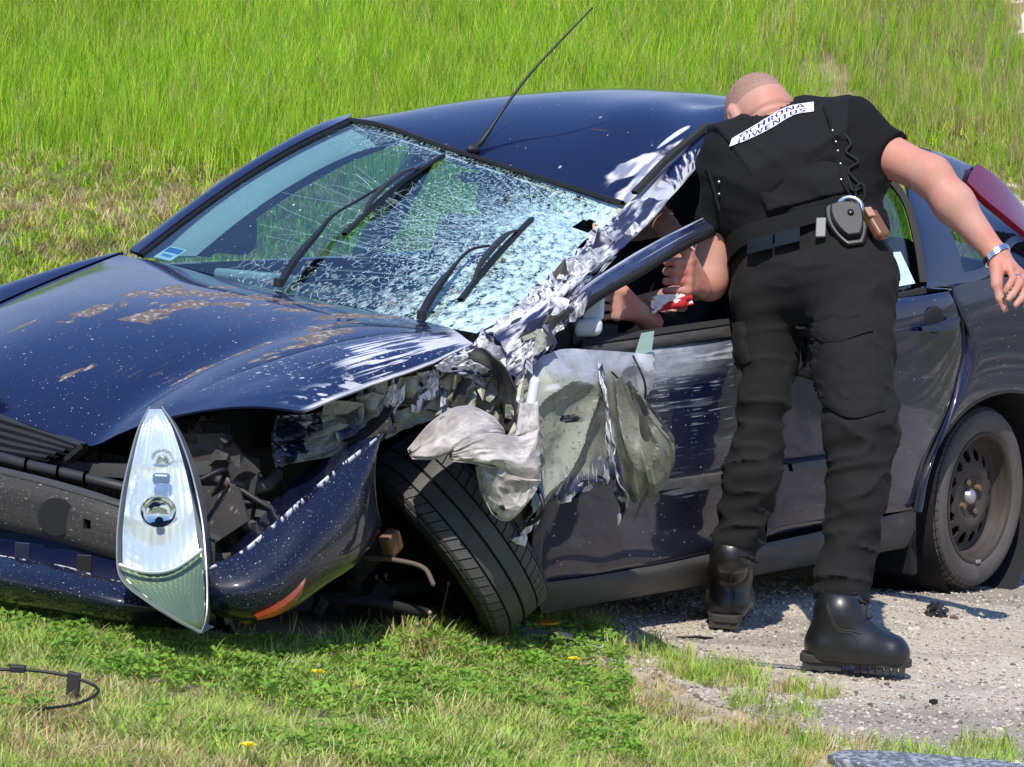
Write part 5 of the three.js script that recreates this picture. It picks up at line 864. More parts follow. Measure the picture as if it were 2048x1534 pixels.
// ---- windscreen, wipers
const WS = coons(K.wsBot, K.wsTop, K.wsFar, K.wsNear, 90, 60, { flip: true, bulge: 0.03, dir: V(-0.75, 0.66, 0), bulgePow: 0.8, disp: (s, t) => sstep(0.35, 0.95, s) * (0.024 * (fbm(s * 4, t * 3, 4, 2) - 0.5)) - 0.01 * sstep(0.4, 1, s), hole: (s, t) => Math.hypot((s - 0.945) * 1.6, (t - 0.83) * 0.9) < 0.04 + 0.02 * (noise(s * 30, t * 30, 2) - 0.5) || s > 0.985 + 0.012 * (noise(t * 26, 3, 1) - 0.5) });
const ws = cp('windscreen', WS, M.crazed, CAR, { label: 'shattered windscreen, crazed white on the driver side' });
{
  cp('torn_lining', coons([K.wsTop[4].clone().add(V(0.05, -0.035, 0.02)), K.wsTop[5].clone().add(V(0.03, -0.05, 0.03))], [K.wsNear[3].clone().add(V(0.08, 0.0, -0.05)), K.wsNear[4].clone().add(V(0.05, -0.02, 0.0))], null, null, 12, 10, { thick: 0.006, disp: (s, t) => 0.02 * (fbm(s * 5, t * 5, 1, 2) - 0.5) }), M.tan, ws);
  cp('screen_seal', bar(off(K.wsTop, -0.002, 0.006, 0), 0.016, 0.01, UPV, 50), M.black, ws);
  const st = tex(128, 128, (u, v) => (u < 0.06 || u > 0.94 || v < 0.06 || v > 0.94 ? [0.6, 0.68, 0.75] : v > 0.55 ? [0.02, 0.12, 0.4] : Math.abs(v - 0.3) < 0.1 && u > 0.2 && u < 0.8 ? [0.05, 0.2, 0.45] : [0.45, 0.58, 0.68]));
  const a = K.wsBot[0], g = sheet([V(0, 0, 0), V(1, 0, 0), V(0, 1, 0), V(1, 1, 0)].map((q) => { const c = curve(K.wsBot), e = curve(K.wsTop); const p = c(0.03 + 0.06 * q.x).lerp(e(0.03 + 0.06 * q.x), 0.02 + 0.075 * q.y); return p.add(V(0.006, -0.004, 0.002)); }), 1, 1, { thick: 0.001 });
  cp('permit_sticker', g, std([1, 1, 1], 0.6, { map: st }), ws);
  const glassProbe = new THREE.Mesh(WS, new THREE.MeshBasicMaterial({ side: THREE.DoubleSide }));
  for (const [arm, blade] of [[K.wipA, K.wipAb], [K.wipB, K.wipBb]]) {
    const w = new THREE.Group(); w.name = 'wiper'; CAR.add(w); const away = V(-0.68, 0.73, 0), fwd = V(0.79, -0.09, -0.61).normalize(), rest = (pts, h) => pts.map((p, i) => { const hit = new THREE.Raycaster(p.clone().addScaledVector(fwd, -0.4), fwd).intersectObject(glassProbe)[0]; return (hit ? hit.point : p.clone()).clone().addScaledVector(away, h[Math.min(i, h.length - 1)]); });
    cp('wiper_arm', bar(rest(arm, [0.014, 0.03, 0.034, 0.034, 0.026]), 0.019, 0.01, V(-0.7, 0.7, 0), 24, (t) => 1.15 - 0.7 * sstep(0.25, 0.7, t)), M.black, w);
    const q = rest(blade, [0.007]); cp('wiper_blade', bar(q, 0.016, 0.008, V(-0.7, 0.7, 0), 20), M.black, w);
    cp('blade_frame', bar([q[0].clone().lerp(q[1], 0.6), q[1].clone().add(V(-0.016, 0.016, 0.004)), q[2].clone().add(V(-0.018, 0.018, 0.004)), q[3].clone().lerp(q[2], 0.5)], 0.018, 0.008, V(-0.7, 0.7, 0), 20, (t) => 0.5 + 0.6 * Math.sin(Math.PI * t)), M.plastic, w);
    const piv = new THREE.CylinderGeometry(0.011, 0.013, 0.022, 14); piv.translate(arm[0].x, arm[0].y + 0.012, arm[0].z); cp('wiper_pivot', piv, M.black, w);
  }
  cp('cowl', coons(off(K.bonRear.concat([K.bonNear[4]]), 0.004, -0.012, 0), off(K.wsBot, 0.03, -0.03, 0), null, null, 40, 4, { thick: 0.006 }), M.black);
}
{ // ---- front door
  const d = cp('front_door', coons(K.doorTop, K.doorBot, K.doorFrontE.slice().reverse(), [V(1.395, 0.885, 0.835), V(1.395, 0.30, 0.83)], 70, 60, { flip: true, thick: 0.005, bulge: 0.034, dir: OUT, bulgePow: 0.4, disp: (s, t) => sstep(0.3, 0, t) * 0.014 * (ridge(s * 3, t * 9, 3) - 0.5) + 0.008 * (fbm(s * 4, t * 4, 5, 2) - 0.5) }), M.door, CAR, { label: 'scraped front door' });
  cp('door_strip', bar([V(0.78, 0.49, 0.868), V(1.1, 0.492, 0.872), V(1.392, 0.495, 0.87)], 0.055, 0.02, UPV, 12), M.cladding, d);
  cp('window_strip', coons(K.beltTop, K.beltMid, null, null, 30, 4, { flip: true, thick: 0.012, bulge: 0.006, dir: OUT }), M.rubber, d);
  cp('window_trim', coons(off(K.beltMid, 0, -0.004, 0.004), off(K.beltBot, 0, 0, 0.004), null, null, 30, 5, { flip: true, thick: 0.012, bulge: 0.006, dir: OUT }), M.cladding, d);
  cp('window_frame', coons(K.barTop, K.barMid, null, null, 50, 8, { flip: true, thick: 0.02, bulge: 0.003, dir: V(-0.5, 0.5, 0.7), disp: (s, t) => 0.005 * (ridge(s * 9, t * 2, 4) - 0.5) }), M.door, d, { label: 'bent blue window frame' });
  cp('window_seal', coons(K.barMid, K.barBot, null, null, 50, 5, { flip: true, thick: 0.02, bulge: 0.006, dir: OUT }), M.rubber, d);
  cp('mirror_base', plate(K.mirTri, 0.02), M.plastic, d);
  cp('mirror_shell', put(box(0.06, 0.075, 0.03, 0.012), K.cover[0].clone(), V(0.6, 0.05, 0.79), UPV, V(-0.79, 0, 0.6)), std([0.62, 0.68, 0.74], 0.45), d);
  const bl = box(0.075, 0.045, 0.04, 0.018, 5); put(bl, K.cover[1].clone().add(V(0, -0.008, -0.02)), V(0.6, 0.1, 0.79), UPV, V(-0.79, 0, 0.6)); cp('mirror_pod', bl, std([0.72, 0.74, 0.76], 0.5), d);
  cp('glass_shard', plate([K.beltBot[1].clone().add(V(-0.01, -0.02, 0.02)), K.beltBot[1].clone().add(V(0.05, 0.0, 0.03)), K.beltBot[1].clone().add(V(0.06, 0.05, 0.03)), K.beltBot[1].clone().add(V(0.02, 0.045, 0.02))], 0.004), phy([0.7, 0.88, 0.8], 0.1, { transmission: 0.6, thickness: 0 }), d);
  // ---- torn wing folded back over the door
  const wg = cp('folded_wing', crease(coons(K.fwTop, K.fwBot, K.fwFront, K.fwRear, 100, 90, { flip: true, thick: 0.003, dir: V(-0.2, 0, 1).normalize(), disp: (s, t) => 0.012 * Math.sin(Math.PI * s) * Math.sin(Math.PI * t) + 0.045 * (Math.pow(ridge(s * 2.4 + t * 0.7, t * 1.8, 5), 2) - 0.4) + 0.02 * (Math.pow(ridge(s * 5 - t * 2, t * 2, 15), 3) - 0.3) * sstep(0.7, 0.1, s) + 0.012 * (ridge(s * 6, t * 5, 8) - 0.5) * sstep(0.5, 0, Math.min(t, 1 - t)) + 0.012 * (fbm(s * 16, t * 16, 3, 2) - 0.5) * sstep(0.25, 0, Math.min(s, t, 1 - t)), hole: (s, t) => t > 0.975 + 0.03 * (noise(s * 26, 2, 1) - 0.7) || Math.hypot((s - 0.42) * 1.1 - (t - 0.46) * 0.5, (t - 0.46) * 2.4) < 0.075 || s > 0.985 + 0.03 * (noise(t * 30, 5, 1) - 0.6) || (s < 0.06 * noise(t * 20, 9, 1)) })), M.wing, CAR, { label: 'front wing torn off and folded back, grey green inside' });
  cp('wing_flap', crease(coons(K.flA, K.flB, null, [K.flA[4], K.flA[4].clone().lerp(K.flB[4], 0.5).add(V(0, -0.02, 0.02)), K.flB[4]], 50, 30, { thick: 0.004, disp: (s, t) => 0.018 * (1 - Math.abs(2 * t - 1)) + 0.06 * (ridge(s * 1.6 + t * 0.8, t * 1.5, 5) - 0.5) + 0.012 * (ridge(s * 5, t * 6, 2) - 0.5), hole: (s, t) => t > 0.95 + 0.1 * (noise(s * 14, 2, 3) - 0.6) || s < 0.08 * noise(t * 9, 4, 4) })), M.primerDark, wg);
  cp('wing_edge', coons(K.flA.map((p) => p.clone().add(V(-0.012, 0.0, -0.005))), K.flA.map((p, i) => p.clone().add(V(0.02, 0.05 - 0.03 * i, -0.045))), null, null, 40, 10, { thick: 0.003, disp: (s, t) => 0.02 * (ridge(s * 6, t * 2, 8) - 0.5) }), M.scrape, wg);
  cp('wing_curl', crease(coons(K.flB, K.flB.map((p, i) => p.clone().add(V(-0.03 - 0.01 * i, -0.02 - 0.03 * i, -0.03))), null, null, 40, 12, { thick: 0.003, disp: (s, t) => 0.03 * (ridge(s * 4, t * 2, 15) - 0.5) })), M.dustyBlack, wg);
  cp('loose_wire', tube([K.fwRear[0].clone().add(V(-0.1, 0.0, 0.02)), K.fwRear[0].clone().add(V(-0.09, -0.06, 0.05)), K.fwRear[0].clone().add(V(-0.06, -0.11, 0.03)), K.flA[0].clone().add(V(0.0, 0.02, 0.01))], 0.0028, 24, 6), M.black, wg);
  cp('inner_door', coons([V(0.28, 0.9, 0.78), V(0.7, 0.9, 0.78)], [V(0.26, 0.3, 0.78), V(0.7, 0.3, 0.78)], null, null, 8, 8, { thick: 0.02 }), M.dark, d);
}
{ // ---- washer bottle hanging out of the wing
  const r = K.res, crm = (z) => (s, t) => 0.016 * (Math.pow(ridge(s * 2.6 + t, t * 2.2, z), 2) - 0.4) + 0.006 * (Math.pow(ridge(s * 7, t * 5 + s, z + 5), 2) - 0.4), hg = (z) => (s, t) => Math.min(s, 1 - s, t, 1 - t) < 0.05 * (noise(s * 12, t * 12, z) - 0.35), o = (z, bl) => ({ flip: true, thick: 0.0035, bulge: bl, bulgePow: 0.45, dir: V(-0.5, 0.2, 0.84).normalize(), disp: crm(z), hole: hg(z) });
  const gs = [coons(K.b1T, K.b1B, null, null, 60, 40, o(3, 0.03)), coons(K.b2T, K.b2B, null, null, 60, 40, o(9, 0.028)), coons(K.b3T, K.b3B, null, null, 50, 40, o(15, 0.024)), coons(K.b4T, K.b4B, null, null, 20, 24, { flip: true, thick: 0.004, bulge: 0.02, dir: V(-0.5, 0.2, 0.84).normalize() })];
  for (const [a, b] of [[K.b1T, K.b1B], [K.b2T, K.b2B], [K.b3T, K.b3B]]) gs.push(coons(off(a, 0.05, -0.01, -0.05), off(b, 0.05, 0.0, -0.05), null, null, 20, 10, { thick: 0.003 }), coons(a, off(a, 0.05, -0.01, -0.05), null, null, 30, 6, { thick: 0.003 }), coons(b, off(b, 0.05, 0.0, -0.05), null, null, 30, 6, { thick: 0.003 }));
  const b = cp('washer_bottle', crease(mergeGeometries(gs)), M.bottle, CAR, { label: 'torn dirty white washer bottle hanging out of the wing' });
  cp('bottle_cap', tube([r[7], r[7].clone().add(V(0.005, 0.05, 0.005))], 0.012, 6, 12), M.white, b);
  cp('hose', tube([r[10].clone().add(V(-0.03, 0.02, 0.04)), r[10].clone().add(V(0.03, 0.03, 0.06)), r[8].clone().add(V(0.0, -0.03, 0.07)), r[9].clone().add(V(0.03, -0.02, 0.05)), r[9].clone().add(V(-0.06, 0.03, 0.05))], 0.0055, 30, 8), M.black, b);
}
{ // ---- sill, rear door, rear quarter
  cp('sill', coons(K.sillTop, K.sillBot, null, null, 60, 10, { flip: true, thick: 0.02, bulge: 0.02, bulgePow: 0.5, dir: OUT }), M.cladding);
  const d = cp('rear_door', coons(K.rdTop, K.rdBot, [V(1.403, 0.885, 0.835), V(1.403, 0.30, 0.83)], K.rdRear.slice().reverse(), 60, 50, { flip: true, thick: 0.005, bulge: 0.036, dir: OUT, bulgePow: 0.4 }), M.plain);
  cp('door_strip', bar([V(1.41, 0.495, 0.872), V(1.75, 0.5, 0.876), V(2.06, 0.51, 0.868)], 0.055, 0.02, UPV, 14, (t) => 1 - 0.75 * sstep(0.86, 1, t)), M.cladding, d);
  const hc = V(2.2, 0.862, 0.872), cup = new THREE.SphereGeometry(0.05, 20, 14); cup.scale(1.15, 0.85, 0.2); cup.translate(hc.x - 0.005, hc.y + 0.012, hc.z - 0.004); cp('handle_recess', cup, M.dark, d);
  cp('door_handle', bar([hc.clone().add(V(-0.105, -0.01, 0.008)), hc.clone().add(V(-0.05, -0.006, 0.034)), hc.clone().add(V(0.02, 0.002, 0.036)), hc.clone().add(V(0.1, 0.016, 0.012))], 0.042, 0.02, UPV, 20, (t) => 0.6 + 0.45 * Math.sin(Math.PI * t)), std([0.02, 0.026, 0.05], 0.4), d);
  cp('belt_strip', bar(off(K.rgBot, 0, -0.012, 0.012), 0.03, 0.014, UPV, 30), M.rubber, d);
  cp('door_window', coons(K.rgTop.slice(0, 4), K.rgBot, null, K.rgRear, 20, 16, { flip: true, bulge: 0.02, dir: OUT }), M.nearGlass, d);
  cp('window_channel', bar(off(K.rgRear, 0.004, 0.006, 0.012), 0.03, 0.02, V(0.5, 0, 0.86), 24), M.rubber, d);
  const sg = tex(256, 320, (u, v) => { const e = Math.hypot((u - 0.5) / 0.14, (v - 0.66) / 0.06); if (e < 1) return e < 0.8 && Math.abs(v - 0.66) < 0.02 && Math.abs(u - 0.5) < 0.09 ? [0.7, 0.8, 0.85] : [0.02, 0.16, 0.4]; if (u > 0.16 && u < 0.46 && v > 0.16 && v < 0.32) return Math.abs(v - 0.24) < 0.025 && u > 0.2 && u < 0.42 ? [0.7, 0.8, 0.9] : [0.01, 0.03, 0.25]; if (v > 0.18 && v < 0.4 && u > 0.58 && u < 0.9 && (u * 12) % 1 < 0.22) return [0.3, 0.45, 0.52]; return [0.6, 0.82, 0.86]; });
  const [a, b] = [curve(K.rgBot), curve(K.rgTop.slice(0, 4))]; 
  const P = [[0.81, 0.03], [0.945, 0.03], [0.80, 0.30], [0.93, 0.30]].map(([t, k]) => a(t).lerp(curve(K.rgTop.slice(0, 4))(t * 0.95), k).add(V(0, 0.004, 0.022)));
  cp('window_sticker', sheet([P[0], P[1], P[2], P[3]], 1, 1, { thick: 0.001 }), std([1, 1, 1], 0.6, { map: sg }), d);
  const q = cp('rear_quarter', coons(K.quArch, K.quOut, null, null, 80, 30, { thick: 0.005, disp: (s, t) => 0.012 * Math.sin(Math.PI * t), dir: OUT }), M.plain);
  cp('arch_lip', bar(off(K.quArch, 0, 0, -0.004), 0.012, 0.012, OUT, 60), M.black, q);
  const wh = new THREE.CylinderGeometry(0.36, 0.36, 0.34, 48, 1, true, 0, Math.PI * 2); wh.rotateX(Math.PI / 2); wh.translate(2.645, 0.32, 0.68); cp('wheel_housing', wh, M.dark, q);
  const wb = new THREE.CircleGeometry(0.37, 40); wb.translate(2.645, 0.32, 0.52); cp('housing_back', wb, M.dark, q);
  cp('mud_flap', put(box(0.03, 0.2, 0.24, 0.01), V(2.24, 0.2, 0.7), V(1, 0.2, 0), V(-0.2, 1, 0), OUT), M.dark, q);
  // pillar with the quarter light
  const cpG = coons(K.cpFront, K.cpRear, null, null, 30, 24, { thick: 0.006, bulge: 0.02, dir: OUT, hole: (s, t) => false });
  const pil = cp('rear_pillar', coons(K.rrBot, [K.cpFront[3], V(2.6, 0.985, 0.81), K.cpRear[2], K.cpRear[3]], K.cpFront, [K.rrBot[2], K.cpRear[0], K.cpRear[1], K.cpRear[3]], 60, 60, { flip: true, thick: 0.006, bulge: 0.02, dir: OUT, hole: (s, t) => s > 0.3 && s < 0.86 && t > 0.33 + 0.05 * s && t < 0.9 && s < 0.34 + 0.72 * (t - 0.2) }), phy([0.006, 0.009, 0.03], 0.2, { clearcoat: 1 }));
  cp('quarter_glass', coons(off(K.rrBot, 0.0, -0.04, -0.012), [K.cpFront[3].clone().add(V(0.02, 0.02, -0.012)), V(2.6, 0.995, 0.80), K.cpRear[3].clone().add(V(0, 0, -0.014))], null, null, 12, 12, { flip: true }), M.nearGlass, pil);
  cp('tail_lamp', coons(K.tlTop, K.tlBot, null, null, 40, 16, { thick: 0.02, bulge: 0.008, dir: V(0.4, 0.3, 0.8) }), M.red, q);
  cp('rear_roof_edge', coons(K.rrTop, K.rrBot, null, null, 20, 10, { flip: true, thick: 0.005, bulge: 0.015, dir: V(0, 0.6, 0.8) }), M.blue, q);
  cp('tailgate', coons([K.roofRear[0], K.roofRear[1], K.roofRear[2], K.tlTop[0]], [V(3.3, 0.9, -0.7), V(3.34, 0.92, 0), V(3.2, 0.9, 0.82)], null, null, 20, 20, { thick: 0.01, bulge: 0.05, dir: V(1, 0.3, 0), hole: (s, t) => s > 0.12 && s < 0.88 && t > 0.12 && t < 0.8 }), M.blue, q);
  cp('rear_bumper', coons([V(3.3, 0.9, -0.75), V(3.42, 0.9, 0), V(3.2, 0.9, 0.83)], [V(3.3, 0.25, -0.75), V(3.44, 0.25, 0), V(3.05, 0.25, 0.83)], null, null, 20, 10, { thick: 0.01, bulge: 0.04, dir: V(1, 0, 0) }), M.blue, q);
}
{ // ---- inside
  const c = new THREE.Group(); c.name = 'cabin'; CAR.add(c);
  cp('floor_pan', put(box(2.9, 0.04, 1.5), V(1.85, 0.24, 0), V(1, 0, 0), UPV, OUT), M.dark, c);
  cp('dashboard', put(box(0.5, 0.26, 1.38, 0.09, 5), V(0.62, 0.80, -0.04), V(1, -0.12, 0), V(0.12, 1, 0), OUT), M.dash, c);
  cp('instrument_hood', put(box(0.24, 0.09, 0.36, 0.04, 4), V(0.72, 0.93, 0.36), V(1, -0.2, 0), V(0.2, 1, 0), OUT), M.dash, c);
  cp('centre_console', put(box(0.9, 0.3, 0.2, 0.03), V(1.0, 0.45, 0), V(1, 0, 0), UPV, OUT), M.dash, c);
  cp('air_vent', put(box(0.12, 0.03, 0.22, 0.012), V(0.62, 0.945, -0.38), V(1, -0.1, 0), V(0.1, 1, 0), OUT), M.trim, c);
  const wheelR = new THREE.TorusGeometry(0.18, 0.016, 12, 48); put(wheelR, V(0.93, 0.88, 0.36), OUT, V(0.35, 0.93, 0), V(-0.93, 0.35, 0)); const sw = cp('steering_wheel', wheelR, M.black, c);
  cp('steering_boss', put(box(0.16, 0.12, 0.06, 0.025, 4), V(0.92, 0.87, 0.36), OUT, V(0.35, 0.93, 0), V(-0.93, 0.35, 0)), M.black, sw);
  for (const z of [-0.36, 0.36]) { const s = new THREE.Group(); s.name = 'seat'; c.add(s);
    cp('seat_cushion', put(box(0.5, 0.16, 0.48, 0.06, 4), V(1.3, 0.5, z), V(1, 0.12, 0), V(-0.12, 1, 0), OUT), M.seat, s);
    cp('seat_back', put(box(0.15, 0.6, 0.46, 0.06, 5), V(1.62, 0.82, z), V(1, -0.3, 0), V(0.3, 1, 0), OUT), M.seat, s);
    cp('headrest', put(box(0.1, 0.18, 0.26, 0.045, 5), V(1.75, 1.2, z), V(1, -0.25, 0), V(0.25, 1, 0), OUT), M.seat, s); }
  cp('rear_bench', put(box(0.16, 0.6, 1.2, 0.06, 4), V(2.5, 0.8, 0), V(1, -0.3, 0), V(0.3, 1, 0), OUT), M.seat, c);
  cp('parcel_shelf', put(box(0.5, 0.02, 1.3, 0.008), V(2.95, 0.95, 0), V(1, 0, 0), UPV, OUT), M.trim, c);
  cp('headliner', coons(off(K.roofFront, 0.03, -0.03, 0), off(K.roofRear, 0, -0.04, 0), off(K.roofFar, 0, -0.035, 0.02), off(K.roofNear, 0, -0.035, -0.02), 24, 24, { thick: 0.006, bulge: 0.04, dir: UPV }), M.headliner, c);
  cp('pillar_trim', coons(K.trimO, K.trimI, null, null, 30, 6, { flip: true, thick: 0.01, bulge: 0.015, dir: V(-0.6, 0.4, 0.6) }), M.trim, c);
  cp('pillar_inner', coons(off(K.trimI, 0.002, 0, 0), K.dkI, null, null, 30, 3, { flip: true, thick: 0.01 }), M.dash, c);
  cp('mirror_mount', put(box(0.05, 0.03, 0.2, 0.012, 3), V(1.12, 1.24, 0.02), V(1, 0, 0.2), UPV, V(-0.2, 0, 1)), M.black, c);
  // far side: doors below the window line, frames round open views
  const fd = cp('far_doors', coons([V(0.42, 0.95, -0.80), V(1.5, 0.97, -0.81), V(2.5, 1.0, -0.79)], [V(0.42, 0.25, -0.80), V(1.5, 0.25, -0.82), V(2.5, 0.3, -0.8)], null, null, 20, 10, { thick: 0.05, bulge: 0.03, dir: V(0, 0, -1) }), M.blue, c);
  cp('door_lining', coons([V(0.5, 0.955, -0.74), V(2.4, 0.985, -0.73)], [V(0.5, 0.3, -0.72), V(2.4, 0.3, -0.72)], null, null, 8, 8, { thick: 0.02 }), M.dash, fd);
  cp('far_roof_rail', bar([V(1.0, 1.26, -0.64), V(1.25, 1.36, -0.6), V(1.7, 1.4, -0.59), V(2.4, 1.385, -0.59), V(2.85, 1.33, -0.58)], 0.07, 0.05, UPV, 30), M.dash, fd);
  cp('far_centre_pillar', bar([V(1.55, 0.95, -0.79), V(1.62, 1.2, -0.68), V(1.66, 1.4, -0.6)], 0.09, 0.04, V(1, 0, 0), 12), M.dash, fd);
  cp('far_rear_pillar', coons([V(2.45, 0.95, -0.78), V(2.42, 1.38, -0.58)], [V(3.2, 0.95, -0.74), V(2.88, 1.34, -0.55)], null, null, 8, 8, { thick: 0.02, hole: (s, t) => s > 0.2 && s < 0.75 && t > 0.25 && t < 0.6 }), M.blue, fd);
  cp('far_window', coons([V(0.62, 0.96, -0.79), V(1.15, 1.33, -0.62)], [V(1.55, 0.97, -0.79), V(1.64, 1.39, -0.6)], null, null, 6, 6, {}), M.sideGlass, fd);
  cp('far_rear_window', coons([V(1.58, 0.97, -0.79), V(1.68, 1.39, -0.6)], [V(2.45, 0.98, -0.78), V(2.42, 1.37, -0.59)], null, null, 6, 6, {}), M.sideGlass, fd);
  cp('far_mirror', put(box(0.1, 0.14, 0.2, 0.05, 4), K.mirF[0], V(1, 0, 0.25), UPV, V(-0.25, 0, 1)), M.black, fd);
  cp('near_centre_pillar', bar([V(1.42, 0.3, 0.77), V(1.46, 0.9, 0.77), V(1.6, 1.2, 0.68), V(1.66, 1.36, 0.6)], 0.1, 0.05, V(1, 0, 0), 16), M.dark, c);
  cp('inner_sill', coons([V(0.7, 0.85, 0.72), V(2.5, 0.95, 0.72)], [V(0.7, 0.25, 0.72), V(2.5, 0.25, 0.72)], null, null, 6, 6, { thick: 0.02 }), M.dark, c);
}
// ---- the headlamp that has come out and hangs in front of the wing
{
  const n = V(-0.72, 0.05, 0.69).normalize(), L = curve(K.hlL), R = curve(K.hlR), B = curve(K.hlBack);
  const at = K.hlL[6];
  const H = thing('headlight', 'big loose headlight unit hanging upright out of the wrecked car front', 'headlight', V(K.hlL[8].x, K.hlL[8].y, K.hlL[8].z));
  const mid = (t, k) => L(t).lerp(R(t), k), bulge = 0.032;
  part('housing', mergeGeometries([coons((t) => R(t), (t) => B(t), null, null, 50, 6, { flip: true, thick: 0.003 }), coons((t) => L(t), (t) => L(t).add(V(0.07, 0, -0.03)), null, null, 50, 5, { thick: 0.003 }), coons((t) => L(t).add(V(0.07, 0, -0.03)), (t) => B(t), null, null, 40, 8, { thick: 0.003 })]), std([0.22, 0.24, 0.24], 0.3), H);
  part('lens', coons((t) => L(t), (t) => R(t), null, null, 50, 16, { bulge, dir: n, bulgePow: 0.5 }), M.lens, H);
  // main reflector: deep polished bowl in the upper part
  part('reflector', coons((t) => mid(lerp(0.02, 0.66, t), 0.06), (t) => mid(lerp(0.02, 0.70, t), 0.93), null, (k) => mid(0.665 + 0.035 * k + 0.05 * Math.sin(Math.PI * k), 0.06 + 0.87 * k), 70, 34, { disp: (s, t) => -0.045 * Math.pow(Math.sin(Math.PI * t), 0.8) * sstep(0, 0.25, s) * sstep(1.02, 0.75, s) + 0.002 * Math.sin(s * 150) * sstep(0.1, 0.02, Math.abs(t - 0.14)) + 0.0012 * Math.sin(t * 60 + s * 9) + 0.02 * (fbm(s * 5, t * 3, 3, 2) - 0.5), dir: n }), M.chrome, H);
  part('bulb_shield', put(box(0.038, 0.026, 0.03, 0.008, 3), mid(0.4, 0.56).addScaledVector(n, -0.004), V(0.69, 0, 0.72), UPV, n), std([0.3, 0.4, 0.6], 0.25, { metalness: 0.7 }), H);
  part('bulb', (() => { const g = new THREE.CylinderGeometry(0.009, 0.009, 0.03, 14); put(g, mid(0.56, 0.5).addScaledVector(n, -0.018), V(0.69, 0, 0.72), n, UPV); return g; })(), M.brownMetal, H);
  for (const [t, k, rad, tilt] of [[0.52, 0.5, 0.036, -0.35], [0.3, 0.6, 0.024, -1.0]]) { const d = n.clone().add(V(0, tilt, 0)).normalize(), [x, y, z] = frame(d), bowl = new THREE.LatheGeometry([[0.001, -0.016], [0.45, -0.013], [0.8, -0.006], [1, 0.004], [1.06, 0.003]].map(([a, b]) => new THREE.Vector2(a * rad, b * rad / 0.03)), 40); bowl.rotateX(Math.PI / 2); put(bowl, mid(t, k).addScaledVector(n, -0.012), x, y, z); part('reflector_bowl', bowl, std([0.9, 0.9, 0.9], 0.08, { metalness: 1 }), H); }
  part('reflector_rim', tube([0, 0.2, 0.4, 0.6, 0.8, 1].map((k) => mid(0.665 + 0.035 * k + 0.05 * Math.sin(Math.PI * k), 0.03 + 0.93 * k).addScaledVector(n, 0.012)), 0.0045, 30, 8), M.chrome, H);
  part('indicator_reflector', coons((t) => mid(lerp(0.665, 0.985, t), 0.04), (t) => mid(lerp(0.70, 0.985, t), 0.96), (k) => mid(0.665 + 0.035 * k + 0.05 * Math.sin(Math.PI * k), 0.04 + 0.92 * k), null, 40, 40, { disp: (s, t) => -0.014 + 0.0012 * Math.abs(Math.sin((t + s * 0.35) * 44)), dir: n }), M.flute, H);
  part('cable', tube([K.hlBack[3].clone(), K.hlBack[3].clone().add(V(0.06, 0.02, 0.02)), V(-0.58, 0.5, 0.6)], 0.006, 20, 7), M.black, H);
}

// ---------------------------------------------------------------- people
const RT = V(0.614, 0.041, 0.788), FW = V(0.788, -0.091, -0.609), UPW = V(0, 1, 0);
const SK = [0.57, 0.30, 0.235];
const skinMat = phy([1, 1, 1], 0.55, { vertexColors: true, specularIntensity: 0.5, sheen: 0.15, sheenRoughness: 0.6, sheenColor: C(0.6, 0.3, 0.25) });
function tint(g, f) { const p = g.attributes.position, c = []; for (let i = 0; i < p.count; i++) c.push(...f(p.getX(i), p.getY(i), p.getZ(i))); g.setAttribute('color', new THREE.Float32BufferAttribute(c, 3)); return g; }
const skinTone = (x, y, z) => { const a = fbm(x * 16, y * 16, z * 16, 3), b = noise(x * 120, y * 120, z * 120); return mixc(mixc(SK, [0.58, 0.225, 0.165], sstep(0.38, 0.68, a) * 0.8), [0.44, 0.24, 0.18], b * 0.35); };
const cloth = (c, o = {}) => phy(c, 0.9, { sheen: 0.35, sheenRoughness: 0.5, sheenColor: C(0.09, 0.09, 0.1), specularIntensity: 0.35, ...o });
const weave = tex(128, 128, (u, v) => { const k = 0.5 + 0.25 * Math.sin((u + v) * 200) + 0.25 * noise(u * 60, v * 60, 2); return [k, k, k]; }, { srgb: false });
const BK = { trousers: cloth([0.017, 0.0165, 0.0165]), vest: cloth([0.0135, 0.0135, 0.0145]), shirt: cloth([0.009, 0.009, 0.0095]), belt: cloth([0.012, 0.012, 0.012]), leather: phy([0.008, 0.008, 0.009], 0.42, { clearcoat: 0.35, clearcoatRoughness: 0.25 }), sole: std([0.035, 0.033, 0.03], 0.7), lace: std([0.008, 0.008, 0.008], 0.8), brown: phy([0.17, 0.07, 0.03], 0.4, { clearcoat: 0.3 }), velcro: cloth([0.012, 0.018, 0.028]), silver: std([0.75, 0.75, 0.76], 0.22, { metalness: 1 }) };
// a hand: wrist, four finger chains, a thumb chain
function handField(wr, fingers, thumb, r = 0.0095) {
  const parts = [], kn = fingers.map((f) => f[0]), base = wr.clone();
  kn.forEach((k) => parts.push(cap(base, k, 0.021, 0.012)));
  parts.push(cap(kn[0], kn[kn.length - 1], 0.0115, 0.0115));
  parts.push(cap(base, thumb[1], 0.022, 0.014));
  const palm = blend(parts, 0.014);
  const fs = fingers.map((f, i) => blend(f.slice(1).map((p, j) => cap(f[j], p, r * (1.1 - 0.1 * j) * [0.98, 1.03, 1, 0.86][i], r * (1.0 - 0.1 * j) * [0.98, 1.03, 1, 0.86][i])), 0.004));
  const th = blend(thumb.slice(1).map((p, j) => cap(thumb[j], p, [0.018, 0.0125, 0.011][j] ?? 0.011, [0.0125, 0.0115, 0.0095][j] ?? 0.0095)), 0.006);
  return (x, y, z) => { let d = smin(palm(x, y, z), th(x, y, z), 0.008), m = 9; for (const f of fs) m = Math.min(m, f(x, y, z)); return smin(d, m, 0.006); };
}
